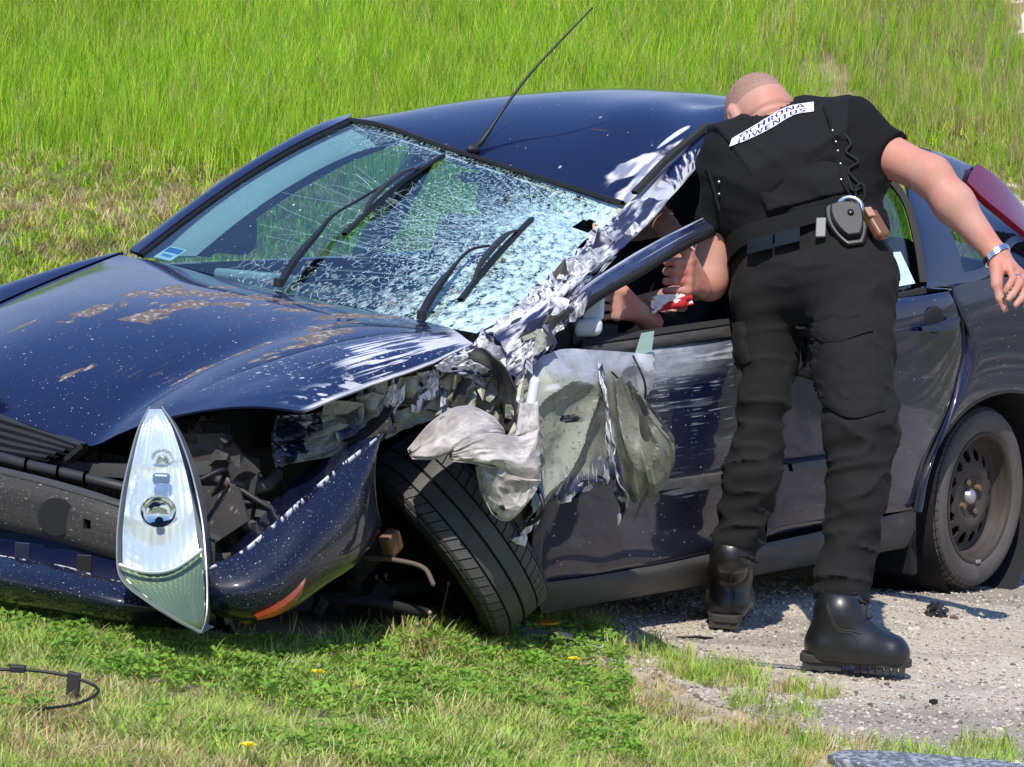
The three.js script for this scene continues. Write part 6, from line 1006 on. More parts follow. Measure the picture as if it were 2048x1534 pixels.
const ring = (ctr, axis, f, hgt, o = {}) => { // a band that follows a body round an axis
  const [x, y, z] = frame(axis, o.hint ?? V(1, 0, 0)), n = o.n ?? 72, P = [], rows = o.rows ?? 4, tilt = o.tilt ?? (() => 0);
  for (let j = 0; j <= rows; j++) for (let i = 0; i <= n; i++) {
    const a = i / n * 6.28319, d = x.clone().multiplyScalar(Math.cos(a)).addScaledVector(y, Math.sin(a)), c = ctr.clone().addScaledVector(z, hgt * (j / rows - 0.5) + tilt(d)); let r = o.rmax ?? 0.4;
    for (let k = 0; k < 60; k++) { const p = c.clone().addScaledVector(d, r), q = f(p.x, p.y, p.z); if (q < 0.0008) break; r -= Math.max(0.001, q * 0.85); if (r < 0.005) break; }
    P.push(c.addScaledVector(d, r + (o.off ?? 0.005)));
  }
  return sheet(P, n, rows, { thick: o.thick ?? 0.005 });
};
const wrap = (p, f, e = 0.004, dir = FW) => { const q = p.clone(), best = p.clone(); let bd = 1e9; for (let k = 0; k < 90; k++) { const d = f(q.x, q.y, q.z); if (Math.abs(d) < bd) { bd = Math.abs(d); best.copy(q); } if (d < 0.0008 || q.distanceTo(p) > 0.4) break; q.addScaledVector(dir, Math.max(0.001, d * 0.8)); } q.copy(best); const h = 0.004, n = V(f(q.x + h, q.y, q.z) - f(q.x - h, q.y, q.z), f(q.x, q.y + h, q.z) - f(q.x, q.y - h, q.z), f(q.x, q.y, q.z + h) - f(q.x, q.y, q.z - h)).normalize(); if (bd > 0.004) q.addScaledVector(n, -bd); return [q.addScaledVector(n, e), n]; };
const wrapSheet = (top, bot, f, e, nu, nv, o = {}) => { const a = fn(top), b = fn(bot), P = []; for (let j = 0; j <= nv; j++) for (let i = 0; i <= nu; i++) { const s = i / nu, t = j / nv; P.push(wrap(a(s).lerp(b(s), t), f, e + (o.puff ? o.puff * Math.pow(16 * s * (1 - s) * t * (1 - t), 0.5) : 0) + (o.disp ? o.disp(s, t) : 0))[0]); } return sheet(P, nu, nv, { flip: true, thick: o.thick ?? 0.004 }); };
{
  const k = Object.fromEntries(Object.entries(K).map(([n, v]) => [n, v[0]]));
  const OFF = thing('person', 'person in black vest, cargo trousers and boots bending into the wrecked car window', 'person', V(1.33, 0, 0.95));
  const op = (name, geo, mat, parent = OFF, extra) => part(name, geo, mat, parent, extra);
  // --- head
  const F = FW.clone().multiplyScalar(0.62).addScaledVector(RT, -0.36).addScaledVector(UPW, -0.62).normalize(), U = UPW.clone().addScaledVector(F, -UPW.dot(F)).normalize(), S = F.clone().cross(U).normalize();
  const hd = k.head, at = (a, b, c) => hd.clone().addScaledVector(S, a).addScaledVector(U, b).addScaledVector(F, c);
  const ear = (sg) => { const e = ell(at(0.079 * sg, -0.022, 0.002), S, U, F, 0.013, 0.036, 0.022), h = ell(at(0.093 * sg, -0.016, 0.008), S, U, F, 0.006, 0.018, 0.010), l = ell(at(0.077 * sg, -0.05, 0.006), S, U, F, 0.008, 0.012, 0.010); return (x, y, z) => Math.min(l(x, y, z), Math.max(e(x, y, z), -h(x, y, z))); };
  const e1 = ear(1), e2 = ear(-1);
  const skull = blend([ell(at(0, 0.008, -0.006), S, U, F, 0.077, 0.088, 0.097), ell(at(0, -0.07, 0.035), S, U, F, 0.056, 0.055, 0.062), cap(at(0, 0.012, 0.088), at(0, -0.032, 0.112), 0.012, 0.013), cap(at(-0.03, 0.018, 0.08), at(0.03, 0.018, 0.08), 0.014, 0.014), cap(at(-0.018, -0.066, 0.088), at(0.018, -0.066, 0.088), 0.009, 0.009), ell(at(0, -0.104, 0.07), S, U, F, 0.024, 0.018, 0.02)], 0.03);
  const neckF = blend([cap(k.neck.clone().addScaledVector(FW, 0.02), at(0, -0.05, -0.03), 0.066, 0.062), cap(k.upb, k.neck, 0.085, 0.066)], 0.05);
  const headField = (x, y, z) => { let d = smin(skull(x, y, z), neckF(x, y, z), 0.035); d = smin(d, Math.min(e1(x, y, z), e2(x, y, z)), 0.006); const px = x - hd.x, py = y - hd.y, pz = z - hd.z, u = px * U.x + py * U.y + pz * U.z, q = px * F.x + py * F.y + pz * F.z; if (q < 0) d += 0.0035 * Math.exp(-(((u + 0.062) / 0.006) ** 2)) + 0.0028 * Math.exp(-(((u + 0.085) / 0.006) ** 2)); return d; };
  // --- trunk and limbs
  const torsoB = (e) => [cap(k.waistL, k.chL, 0.092 + e, 0.104 + e), cap(k.waistR, k.chR, 0.092 + e, 0.104 + e), cap(k.chL, k.shL, 0.104 + e, 0.078 + e), cap(k.chR, k.shR, 0.104 + e, 0.08 + e), cap(k.waist, k.chest, 0.105 + e, 0.115 + e), cap(k.chest, k.upb, 0.115 + e, 0.095 + e), cap(k.shL, k.upb, 0.078 + e, 0.09 + e), cap(k.upb, k.shR, 0.09 + e, 0.08 + e)];
  const hipB = (e) => [cap(k.hipL, k.hipR, 0.107 + e, 0.107 + e), cap(k.hipL, k.waistL, 0.106 + e, 0.092 + e), cap(k.hipR, k.waistR, 0.107 + e, 0.092 + e), cap(k.hipC, k.waist, 0.115 + e, 0.1 + e)];
  const legB = (e) => [cap(k.hipR, k.kneeR, 0.107 + e, 0.086 + e), cap(k.kneeR, k.calfR, 0.082 + e, 0.066 + e), cap(k.calfR, k.ankR, 0.066 + e, 0.066 + e), cap(k.hipL, k.kneeL, 0.104 + e, 0.058 + e), cap(k.kneeL, k.calfL, 0.056 + e, 0.064 + e), cap(k.calfL, k.ankL, 0.064 + e, 0.060 + e)];
  const sleeveEnd = k.shR.clone().lerp(k.elR, 0.52), armR = blend([cap(k.shR, k.elR, 0.064, 0.05), cap(k.elR, k.elR.clone().lerp(k.wrR, 0.35), 0.05, 0.05), cap(k.elR.clone().lerp(k.wrR, 0.35), k.wrR, 0.05, 0.029)], 0.03), armL = blend([cap(k.shL, k.elL, 0.062, 0.05), cap(k.elL, k.elL.clone().lerp(k.wrL, 0.35), 0.048, 0.047), cap(k.elL.clone().lerp(k.wrL, 0.35), k.wrL, 0.047, 0.03)], 0.025);
  const ff = [K.f1R, K.f2R, K.f3R, K.f4R], hR = handField(k.wrR, ff, K.thR);
  const wd = k.wrL.clone().sub(k.elL).normalize(), fl = [0, 1, 2, 3].map((i) => { const b = k.wrL.clone().addScaledVector(wd, 0.085 - 0.006 * Math.abs(i - 1)).addScaledVector(RT, (i - 1.5) * 0.02); return [b, b.clone().addScaledVector(wd, 0.04).addScaledVector(FW, -0.012), b.clone().addScaledVector(wd, 0.055).addScaledVector(FW, -0.035), b.clone().addScaledVector(wd, 0.05).addScaledVector(FW, -0.055)]; });
  const hL = handField(k.wrL, fl, [k.wrL.clone().addScaledVector(RT, -0.02), k.wrL.clone().addScaledVector(RT, -0.045).addScaledVector(wd, 0.035), k.wrL.clone().addScaledVector(RT, -0.055).addScaledVector(wd, 0.07)]);
  const heelL = K.footLheel[0].clone().add(V(0.01, 0, 0)), toeL = K.footLheel[0].clone().lerp(K.footLtoe[0], 0.6).add(V(0.03, 0, -0.03)), inF = (a, b, t, y) => a.clone().lerp(b, t).add(V(0, y, 0));
  const coreB = blend([...torsoB(-0.03), ...hipB(-0.035), ...legB(-0.034), cap(k.ankR, inF(K.footRheel[0], K.footRtoe[0], 0.25, 0.13), 0.035, 0.028), cap(inF(K.footRheel[0], K.footRtoe[0], 0.25, 0.13), inF(K.footRheel[0], K.footRtoe[0], 0.8, 0.07), 0.028, 0.02), cap(k.ankL, inF(heelL, toeL, 0.25, 0.13), 0.035, 0.028), cap(inF(heelL, toeL, 0.25, 0.13), inF(heelL, toeL, 0.8, 0.07), 0.028, 0.02)], 0.05);
  const skin = (x, y, z) => smin(smin(coreB(x, y, z), Math.min(armR(x, y, z), armL(x, y, z)), 0.03), neckF(x, y, z), 0.03);
  const all = [k.head, k.footRheel, k.footRtoe, k.footLheel, k.footLtoe, k.wrR, k.elR, k.wrL, k.elL, k.hipL, k.hipR, k.shL].filter(Boolean);
  const [lo, hi] = boundsOf(all, 0.13), gBody = nets(skin, lo, hi, 0.011);
  const [hl, hh] = boundsOf([at(0.09, 0.1, 0.12), at(-0.09, -0.12, -0.11), at(0.09, -0.12, 0.12), at(-0.09, 0.1, -0.11), k.neck], 0.05), gHead = nets(headField, hl, hh, 0.0042);
  const armOnly = (x, y, z) => smin(armR(x, y, z), hR(x, y, z), 0.02), [al, ah] = boundsOf([sleeveEnd, k.wrR, ...ff.flat(), ...K.thR, k.elR], 0.065), gArm = nets(armOnly, al, ah, 0.0048);
  const armL2 = (x, y, z) => smin(armL(x, y, z), hL(x, y, z), 0.02), [bl, bh] = boundsOf([k.elL, k.wrL, ...fl.flat(), k.shL.clone().lerp(k.elL, 0.5)], 0.06), gArmL = nets(armL2, bl, bh, 0.0055);
  const strip = (g) => { const h = new THREE.BufferGeometry(); h.setAttribute('position', g.attributes.position); h.setAttribute('normal', g.attributes.normal); h.setIndex(g.index); return h; };
  // skin under the hair is tinted by close-cropped stubble on the scalp
  const body = op('body', tint(mergeGeometries([gBody, gHead, gArm, gArmL].map(strip)), (x, y, z) => skinTone(x, y, z)), skinMat);
  const hairG = nets((x, y, z) => { const px = x - hd.x, py = y - hd.y, pz = z - hd.z, u = px * U.x + py * U.y + pz * U.z, q = px * F.x + py * F.y + pz * F.z; return Math.max(skull(x, y, z) - 0.0012, -(u + 0.042 + 0.012 * noise(x * 60, y * 60, z * 60) + 0.9 * Math.max(0, q - 0.0) * 0.9)) }, hl, hh, 0.0042);
  op('hair', tint(hairG, (x, y, z) => { const n = 0.5 * noise(x * 700, y * 700, z * 700) + 0.5 * noise(x * 260, y * 260, z * 260), m = fbm(x * 18, y * 18, z * 18, 2), u = (x - hd.x) * U.x + (y - hd.y) * U.y + (z - hd.z) * U.z; return mixc(mixc([0.37, 0.215, 0.16], [0.17, 0.105, 0.07], sstep(0.3, 0.8, n) * (0.4 + 0.6 * m)), SK, sstep(0.03, -0.045, u) * 0.8); }), phy([1, 1, 1], 0.75, { vertexColors: true }), body);
  // --- clothes
  const fold = (x, y, z) => { const low = sstep(0.5, 0.25, y), kn = Math.exp(-(((y - 0.6) / 0.12) ** 2)); const R3 = (q) => q * q * q, w1 = R3(ridge(x * 4 + y * 7, y * 15 - x * 6 + z * 5, z * 4)) - 0.3, w2 = R3(ridge(x * 9 - y * 11, y * 24 + x * 9 - z * 7, z * 9)) - 0.3, w3 = fbm(x * 13, y * 9, z * 13, 2) - 0.5; const up = sstep(0.62, 0.8, y), w4 = R3(ridge(x * 13 + y * 6, z * 13 - y * 5, 4 + y * 3)) - 0.3; return -(w4 * 0.010 * up + w1 * (0.006 - 0.005 * up + 0.007 * low + 0.005 * kn) + w2 * (0.006 + 0.015 * low + 0.010 * kn) + w3 * 0.014); };
  const legF = legB(0), hipF = hipB(0), rightLeg = blend([legF[0], legF[1], legF[2]], 0.04), leftLeg = blend([legF[3], legF[4], legF[5]], 0.04), hip = blend(hipF, 0.06);
  const wAx = k.upb.clone().sub(k.hipC).normalize(), wC = k.waist.clone();
  const trF = (x, y, z) => { const l = Math.min(rightLeg(x, y, z), leftLeg(x, y, z)); let d = smin(l, hip(x, y, z), 0.035) + fold(x, y, z); const top = (x - wC.x) * wAx.x + (y - wC.y) * wAx.y + (z - wC.z) * wAx.z; return Math.max(d, top - 0.012); };
  const cuff = (p, q) => { const d = p.clone().sub(q).normalize(); return (x, y, z) => (x - p.x) * d.x + (y - p.y) * d.y + (z - p.z) * d.z; };
  const cR = cuff(k.ankR.clone().add(V(0, -0.012, 0)), k.calfR), cL = cuff(k.ankL.clone().add(V(0, 0.0, 0)), k.calfL);
  const trouser = (x, y, z) => { let d = trF(x, y, z); if (y < 0.35) d = Math.max(d, Math.hypot(x - k.ankR.x, z - k.ankR.z) < 0.2 ? cR(x, y, z) : cL(x, y, z)); return d; };
  const [tl, th] = boundsOf([k.hipL, k.hipR, k.waistL, k.waistR, k.kneeR, k.kneeL, k.ankR, k.ankL], 0.15);
  const tr = op('trousers', nets(trouser, tl, th, 0.0075), BK.trousers, OFF, { label: 'black cargo trousers' });
  for (const [a, nm] of [[k.ankR, 'cuff'], [k.ankL, 'cuff']]) op(nm, ring(a.clone().add(V(0, 0.004, 0)), UPW, (x, y, z) => trF(x, y, z) + 0.008, 0.03, { rmax: 0.13, off: 0.004, thick: 0.006, rows: 5 }), BK.trousers, tr);
  op('pocket', wrapSheet(K.pockT, K.pockB, trF, 0.004, 20, 24, { puff: 0.016, disp: (s, t) => 0.008 * (ridge(s * 3 + t, t * 2.5, 3) - 0.5) }), BK.trousers, tr);
  op('pocket_flap', wrapSheet(K.flapT, K.flapB, trF, 0.016, 20, 8, { puff: 0.004, thick: 0.007 }), BK.trousers, tr);
  op('pocket', wrapSheet(K.pockLT, K.pockLB, trF, 0.004, 10, 16, { puff: 0.014 }), BK.trousers, tr);
  // shirt and sleeves
  const tfold = (x, y, z) => -(0.016 * (Math.pow(ridge(x * 4 + z * 3, y * 11 - x * 5, z * 4 + y * 3), 2.5) - 0.35) + 0.007 * (Math.pow(ridge(x * 9 - y * 6, y * 20 + z * 8, z * 8), 3) - 0.3) + 0.010 * (fbm(x * 8, y * 12, z * 8, 2) - 0.5));
  const tors = blend([...torsoB(0), ...hipB(-0.01).slice(1)], 0.06), slR = cap(k.shR, sleeveEnd, 0.082, 0.074), slEndL = k.shL.clone().lerp(k.elL, 0.6), slL = cap(k.shL, slEndL, 0.08, 0.07);
  const shirtF = (x, y, z) => { const dR = k.elR.clone().sub(k.shR).normalize(), a = (x - sleeveEnd.x) * dR.x + (y - sleeveEnd.y) * dR.y + (z - sleeveEnd.z) * dR.z; let d = smin(tors(x, y, z), Math.max(slR(x, y, z), a), 0.05); const b = (x - slEndL.x) * ELd.x + (y - slEndL.y) * ELd.y + (z - slEndL.z) * ELd.z; return smin(d, Math.max(slL(x, y, z), b), 0.04) + tfold(x, y, z) * 0.8; };
  const ELd = k.elL.clone().sub(k.shL).normalize();
  const shirt = (x, y, z) => { const low = (x - wC.x) * wAx.x + (y - wC.y) * wAx.y + (z - wC.z) * wAx.z; return Math.max(shirtF(x, y, z), -low - 0.02, -(neckF(x, y, z) - 0.012), -(skull(x, y, z) - 0.02)); };
  const [sl, sh] = boundsOf([k.waistL, k.waistR, k.shL, sleeveEnd, slEndL, k.upb, k.hipL], 0.14);
  op('shirt', nets(shirt, sl, sh, 0.0075), BK.shirt, OFF, { label: 'black short-sleeved shirt' });
  const vTor = blend(torsoB(0.012), 0.06), hemP = [wrap(K.foldA[0], vTor)[0], wrap(K.foldA[3], vTor)[0]], hemD = hemP[1].clone().sub(hemP[0]).normalize(), hemN = wAx.clone().addScaledVector(hemD, -wAx.dot(hemD)).normalize();
  const aR = k.shR.clone().sub(k.upb).normalize(), aL = k.shL.clone().sub(k.upb).normalize();
  const vestF = (x, y, z) => vTor(x, y, z) + tfold(x + 0.3, y, z) * 1.1 + 0.006 * Math.exp(-((((x - hemP[0].x) * hemN.x + (y - hemP[0].y) * hemN.y + (z - hemP[0].z) * hemN.z - 0.05) / 0.02) ** 2));
  const vest = (x, y, z) => { const low = (x - hemP[0].x) * hemN.x + (y - hemP[0].y) * hemN.y + (z - hemP[0].z) * hemN.z, r = (x - k.shR.x) * aR.x + (y - k.shR.y) * aR.y + (z - k.shR.z) * aR.z, l = (x - k.shL.x) * aL.x + (y - k.shL.y) * aL.y + (z - k.shL.z) * aL.z; return Math.max(vestF(x, y, z), -low - 0.045, r - 0.012, l - 0.03, -(neckF(x, y, z) - 0.022), -(skull(x, y, z) - 0.03)); };
  const ve = op('vest', nets(vest, sl, sh, 0.0075), BK.vest, OFF, { label: 'black tactical vest with a white lettered strip' });
  { // lettered strip across the shoulders
    const cv = document.createElement('canvas'); cv.width = 1024; cv.height = 192; const c = cv.getContext('2d');
    c.fillStyle = '#e9e9ef'; c.fillRect(0, 0, 1024, 192); c.fillStyle = '#1c1a63'; c.font = 'bold 104px sans-serif'; c.textAlign = 'center'; c.scale(1.62, 1); c.fillText('OCHRONA', 316, 88); c.fillText('JUWENTUS', 316, 182);
    const t = new THREE.CanvasTexture(cv); t.colorSpace = THREE.SRGBColorSpace; t.magFilter = THREE.LinearFilter; t.flipY = false; t.wrapS = t.wrapT = THREE.ClampToEdgeWrapping;
    op('lettered_strip', wrapSheet(K.bandT, K.bandB, vestF, 0.004, 40, 8, { thick: 0.002 }), std([1, 1, 1], 0.5, { map: t }), ve);
  }
  const on = (list, f, e) => list.map((p) => wrap(p, f, e)[0]);
  for (const p of [...K.eyeR, ...K.eyeL]) { const [q, n] = wrap(p, vestF, 0.003), g = new THREE.SphereGeometry(0.0042, 10, 8); g.translate(q.x, q.y, q.z); op('eyelet', g, BK.silver, ve); }
  op('lace', tube(on(K.laceR, shirtF, 0.008), 0.0035, 60, 6), BK.lace, ve);
  const loop = wrap(K.laceR[5], shirtF, 0.012)[0]; op('lace_loop', tube([0, 1, 2, 3, 4, 5, 6, 7, 8].map((i) => loop.clone().addScaledVector(RT, 0.012 * Math.cos(i * 0.785)).addScaledVector(UPW, -0.02 + 0.026 * Math.sin(i * 0.785))), 0.0045, 40, 6), BK.lace, ve);
  op('vest_seam', tube(on(K.seamR, vestF, 0.003), 0.004, 40, 6), BK.belt, ve); op('vest_seam', tube(on(K.seamL, vestF, 0.003), 0.004, 30, 6), BK.belt, ve);
  const tie = wrap(K.velA[0].clone().addScaledVector(RT, -0.135), shirtF, 0.01)[0]; op('vest_tie', tube([0, 1, 2, 3, 4, 5, 6, 7].map((i) => tie.clone().addScaledVector(RT, 0.013 * Math.cos(i * 0.9)).addScaledVector(UPW, 0.03 * Math.sin(i * 0.9))), 0.007, 40, 7), BK.belt, ve);
  // belt and what hangs on it
  const bf = (x, y, z) => smin(hip(x, y, z), tors(x, y, z), 0.04), belt = op('belt', ring(wC.clone().addScaledVector(wAx, -0.004), wAx, bf, 0.048, { off: 0.007, thick: 0.006, n: 90 }), BK.belt, OFF);
  for (const v of [K.velA[0], K.velB[0]]) { const a = v, f = (x, y, z) => bf(x, y, z) - 0.008; op('belt_patch', wrapSheet([a.clone().addScaledVector(RT, -0.032).addScaledVector(UPW, 0.013), a.clone().addScaledVector(RT, 0.03).addScaledVector(UPW, 0.028)], [a.clone().addScaledVector(RT, -0.032).addScaledVector(UPW, -0.024), a.clone().addScaledVector(RT, 0.03).addScaledVector(UPW, -0.01)], f, 0.002, 8, 4, { thick: 0.002 }), BK.velcro, belt); }
  { const [q, n] = wrap(k.pouch, bf, 0.02), [x, y, z] = frame(n, V(-0.12, 1, 0)), sh = new THREE.Shape(); sh.moveTo(-0.045, 0.05); sh.bezierCurveTo(-0.055, 0.0, -0.015, -0.055, 0.0, -0.066); sh.lineTo(0.034, -0.062); sh.bezierCurveTo(0.052, -0.03, 0.05, 0.02, 0.042, 0.05); sh.bezierCurveTo(0.02, 0.064, -0.03, 0.066, -0.045, 0.05);
    const g = (k2, d, o) => { const e = new THREE.ExtrudeGeometry(sh, { depth: d, bevelEnabled: true, bevelThickness: 0.007, bevelSize: 0.006, bevelSegments: 4 }); e.scale(k2, k2, 1); e.translate(0, 0, o); return put(e, q.clone(), x, y, z); };
    const p = op('cuff_pouch', g(1, 0.008, -0.014), BK.leather, OFF); op('pouch_flap', g(0.78, 0.012, 0.004), BK.leather, p);
    const r = new THREE.TorusGeometry(0.03, 0.0075, 10, 40); put(r, q.clone().addScaledVector(y, 0.044).addScaledVector(x, 0.012).addScaledVector(z, 0.004), x, y, z); op('handcuffs', r, BK.silver, p);
    const b = new THREE.SphereGeometry(0.009, 14, 10); b.scale(1, 1, 0.5); put(b, q.clone().addScaledVector(z, 0.026).addScaledVector(y, 0.012).addScaledVector(x, 0.01), x, y, z); op('snap_button', b, std([0.03, 0.03, 0.03], 0.25, { metalness: 0.6 }), p);
    const [q2, n2] = wrap(k.holster, bf, 0.034), [x2, y2, z2] = frame(n2, V(-0.1, 1, 0)); const h = op('holster', put(box(0.042, 0.088, 0.032, 0.012, 4), q2, x2, y2, z2), BK.brown, OFF); op('holster_strap', put(box(0.022, 0.03, 0.008, 0.003), q2.clone().addScaledVector(z2, 0.018).addScaledVector(y2, 0.03).addScaledVector(x2, -0.014), x2, y2, z2), std([0.45, 0.25, 0.16], 0.4), h);
    const [q3, n3] = wrap(k.velB.clone().addScaledVector(RT, 0.085).addScaledVector(UPW, 0.02), bf, 0.012), [x3, y3, z3] = frame(n3, V(-0.2, 1, 0)); op('belt_keeper', put(box(0.026, 0.056, 0.008, 0.003), q3, x3, y3, z3), std([0.2, 0.2, 0.21], 0.5), belt); }
  op('bracelet', ring(k.wrR.clone().addScaledVector(k.wrR.clone().sub(k.elR).normalize(), -0.002), k.wrR.clone().sub(k.elR).normalize(), armOnly, 0.014, { rmax: 0.07, off: 0.005, thick: 0.004, n: 48, rows: 3 }), BK.silver, OFF);
  { const f = ff[1], p = f[0].clone().lerp(f[1], 0.55), d = f[1].clone().sub(f[0]); op('finger_ring', ring(p, d, armOnly, 0.006, { rmax: 0.02, off: 0.001, thick: 0.002, n: 24, rows: 1 }), BK.silver, OFF); }
  // boots
  const boot = (heel, toe, sh, lbl) => {
    const d = toe.clone().sub(heel).setY(0), Lg = d.length(); d.normalize(); const s = V(d.z, 0, -d.x), g0 = height(...sd(heel.x, heel.z)) + 0.008, H = V(heel.x, g0, heel.z), T = V(toe.x, g0, toe.z), pt = (t, y, w = 0) => H.clone().lerp(T, t).addScaledVector(s, w).add(V(0, y, 0));
    const f0 = blend([cap(sh[0], pt(0.22, 0.15), 0.055, 0.05), cap(pt(0.22, 0.15), pt(0.14, 0.075), 0.05, 0.05), cap(pt(0.06, 0.062), pt(0.55, 0.062), 0.054, 0.054), cap(pt(0.25, 0.13), pt(0.6, 0.08), 0.048, 0.044), cap(pt(0.55, 0.058), pt(1.0, 0.052), 0.053, 0.05)], 0.035);
    const f = (x, y, z) => Math.max(f0(x, y, z) - 0.003 * (ridge(x * 9, y * 22, z * 9) - 0.5) * sstep(0.07, 0.14, y - g0), g0 + 0.03 - y, (x - sh[0].x) * 0.1 + (y - sh[0].y - 0.03));
    const [a, b] = boundsOf([sh[0], H, T, pt(0.5, 0.1)], 0.08), B = op('boot', nets(f, a, b, 0.0055), BK.leather, OFF, { label: lbl });
    const shp = new THREE.Shape(), W = 0.042; shp.moveTo(-0.046, -0.02); shp.bezierCurveTo(-0.054, 0.03, -0.046, 0.045, 0.0, W); shp.lineTo(Lg * 0.45, W * 0.92); shp.bezierCurveTo(Lg * 0.75, W * 1.25, Lg + 0.05, W, Lg + 0.052, 0); shp.bezierCurveTo(Lg + 0.05, -W, Lg * 0.75, -W * 1.2, Lg * 0.45, -W * 0.85); shp.lineTo(0, -W); shp.bezierCurveTo(-0.04, -W, -0.05, -0.04, -0.05, -0.02);
    const so = new THREE.ExtrudeGeometry(shp, { depth: 0.014, bevelEnabled: true, bevelThickness: 0.003, bevelSize: 0.003, bevelSegments: 2 }), lugs = [so];
    const blk = (x0, x1, w) => { const e = new THREE.BoxGeometry(x1 - x0, w * 2, 0.018); e.translate((x0 + x1) / 2, 0, -0.010); return e.toNonIndexed(); };
    lugs.push(blk(-0.045, 0.05, W * 0.92)); for (let i = 0; i < 7; i++) lugs.push(blk(Lg * 0.5 + i * 0.018, Lg * 0.5 + i * 0.018 + 0.013, W * (i > 5 ? 0.75 : 0.95)));
    const sg = mergeGeometries(lugs.map((q) => { const u = q.index ? q.toNonIndexed() : q; u.deleteAttribute('uv'); return u; })); put(sg, H.clone().add(V(0, 0.026, 0)), d, s, UPW); op('sole', sg, BK.sole, B);
    op('boot_collar', ring(sh[0].clone().lerp(pt(0.22, 0.15), 0.35), UPW, f, 0.03, { rmax: 0.12, off: 0.002, thick: 0.006, n: 40 }), BK.leather, B);
    for (const w of [0, 1]) op('boot_seam', tube([[0.02, 0.24], [0.0, 0.16], [0.16, 0.105], [0.38, 0.10], [0.5, 0.075 + 0.02 * w]].map(([t, y], i) => wrap(pt(t + 0.012 * w, y + 0.006 * w).addScaledVector(FW, -0.16), f, 0.0006)[0]), 0.0016, 30, 5), BK.sole, B);
    op('boot_lace', tube([0, 1, 2, 3, 4, 5].map((i) => wrap(pt(0.42 + 0.06 * i, 0.22, (i % 2 ? 1 : -1) * 0.018), f, 0.003, V(-0.1, -1, 0).normalize())[0]), 0.003, 30, 5), BK.lace, B);
  };
  boot(K.footRheel[0], K.footRtoe[0], K.bootRs, 'black leather boot turned sideways'); boot(heelL, toeL, K.bootLs, 'black leather boot seen from behind');
}
{ // --- the injured driver, mostly hidden in the dark of the cabin
  const OC = thing('person', 'person in dark clothes slumped in the driver seat behind the door frame', 'person', V(1.4, 0.58, 0.36));
  const hip = V(1.42, 0.64, 0.36), ch = V(1.5, 0.92, 0.37), nk = V(1.5, 1.06, 0.33), hd = V(1.47, 1.15, 0.22), sl = V(1.46, 1.0, 0.54), sr = V(1.5, 1.0, 0.18), el = K.csFore[0], wr = K.csFore[1], kn = K.csFore[2];
  const el2 = V(1.3, 0.8, 0.12), wr2 = K.csHand[0], R = V(1, 0, 0);
  const toL = RT.clone().multiplyScalar(-1), f1 = [0, 1, 2, 3].map((i) => { const b = kn.clone().addScaledVector(UPW, 0.03 - 0.021 * i).addScaledVector(toL, 0.004); return [b, b.clone().addScaledVector(toL, 0.034).addScaledVector(UPW, 0.008 - 0.004 * i), b.clone().addScaledVector(toL, 0.056).addScaledVector(UPW, -0.004 * i), b.clone().addScaledVector(toL, 0.068).addScaledVector(UPW, -0.012 - 0.005 * i)]; });
  const f2 = [0, 1, 2, 3].map((i) => { const b = wr2.clone().addScaledVector(UPW, 0.036 - 0.025 * i).addScaledVector(RT, 0.012); return [b, b.clone().addScaledVector(toL, 0.032).addScaledVector(FW, -0.014), b.clone().addScaledVector(toL, 0.056).addScaledVector(FW, 0.006), b.clone().addScaledVector(toL, 0.05).addScaledVector(FW, 0.028)]; });
  const pw = wr2.clone().addScaledVector(RT, 0.055).addScaledVector(FW, 0.075).addScaledVector(UPW, -0.03);
  const h1 = handField(wr, f1, [wr.clone().addScaledVector(UPW, 0.01), kn.clone().addScaledVector(UPW, 0.03).addScaledVector(RT, 0.01), kn.clone().addScaledVector(UPW, 0.036).addScaledVector(toL, 0.03)], 0.009), h2 = handField(pw, f2, [pw.clone().addScaledVector(UPW, 0.02), wr2.clone().addScaledVector(UPW, 0.06).addScaledVector(RT, 0.01), wr2.clone().addScaledVector(UPW, 0.075).addScaledVector(toL, 0.02)], 0.0115);
  const fc = V(-0.8, -0.55, 0.2).normalize(), up = V(0, 1, 0).addScaledVector(fc, -fc.y).normalize(), sd2 = fc.clone().cross(up);
  const at = (a, b, c) => hd.clone().addScaledVector(sd2, a).addScaledVector(up, b).addScaledVector(fc, c);
  const head = blend([ell(at(0, 0, 0), sd2, up, fc, 0.076, 0.09, 0.095), ell(at(0, -0.07, 0.035), sd2, up, fc, 0.056, 0.055, 0.06), cap(at(0, 0.012, 0.09), at(0, -0.03, 0.112), 0.011, 0.013), ell(at(0.08, -0.02, 0), sd2, up, fc, 0.011, 0.03, 0.018), ell(at(-0.08, -0.02, 0), sd2, up, fc, 0.011, 0.03, 0.018)], 0.022);
  const bodyF = blend([cap(hip, ch, 0.12, 0.13), cap(sl, sr, 0.075, 0.075), cap(ch, nk, 0.1, 0.055), cap(nk, at(0, -0.04, -0.02), 0.055, 0.055), cap(sl, el, 0.05, 0.042), cap(el, wr, 0.042, 0.028), cap(sr, el2, 0.05, 0.042), cap(el2, pw, 0.042, 0.028), cap(hip.clone().add(V(0, 0, -0.1)), V(1.0, 0.62, 0.26), 0.085, 0.065), cap(hip.clone().add(V(0, 0, 0.1)), V(1.0, 0.62, 0.46), 0.085, 0.065), cap(V(1.0, 0.62, 0.26), V(0.78, 0.34, 0.26), 0.06, 0.045), cap(V(1.0, 0.62, 0.46), V(0.78, 0.34, 0.46), 0.06, 0.045)], 0.04);
  const strip = (g) => { const h = new THREE.BufferGeometry(); h.setAttribute('position', g.attributes.position); h.setAttribute('normal', g.attributes.normal); h.setIndex(g.index); return h; };
  const B = (f, pts, pad, c) => { const [a, b] = boundsOf(pts, pad); return strip(nets(f, a, b, c)); };
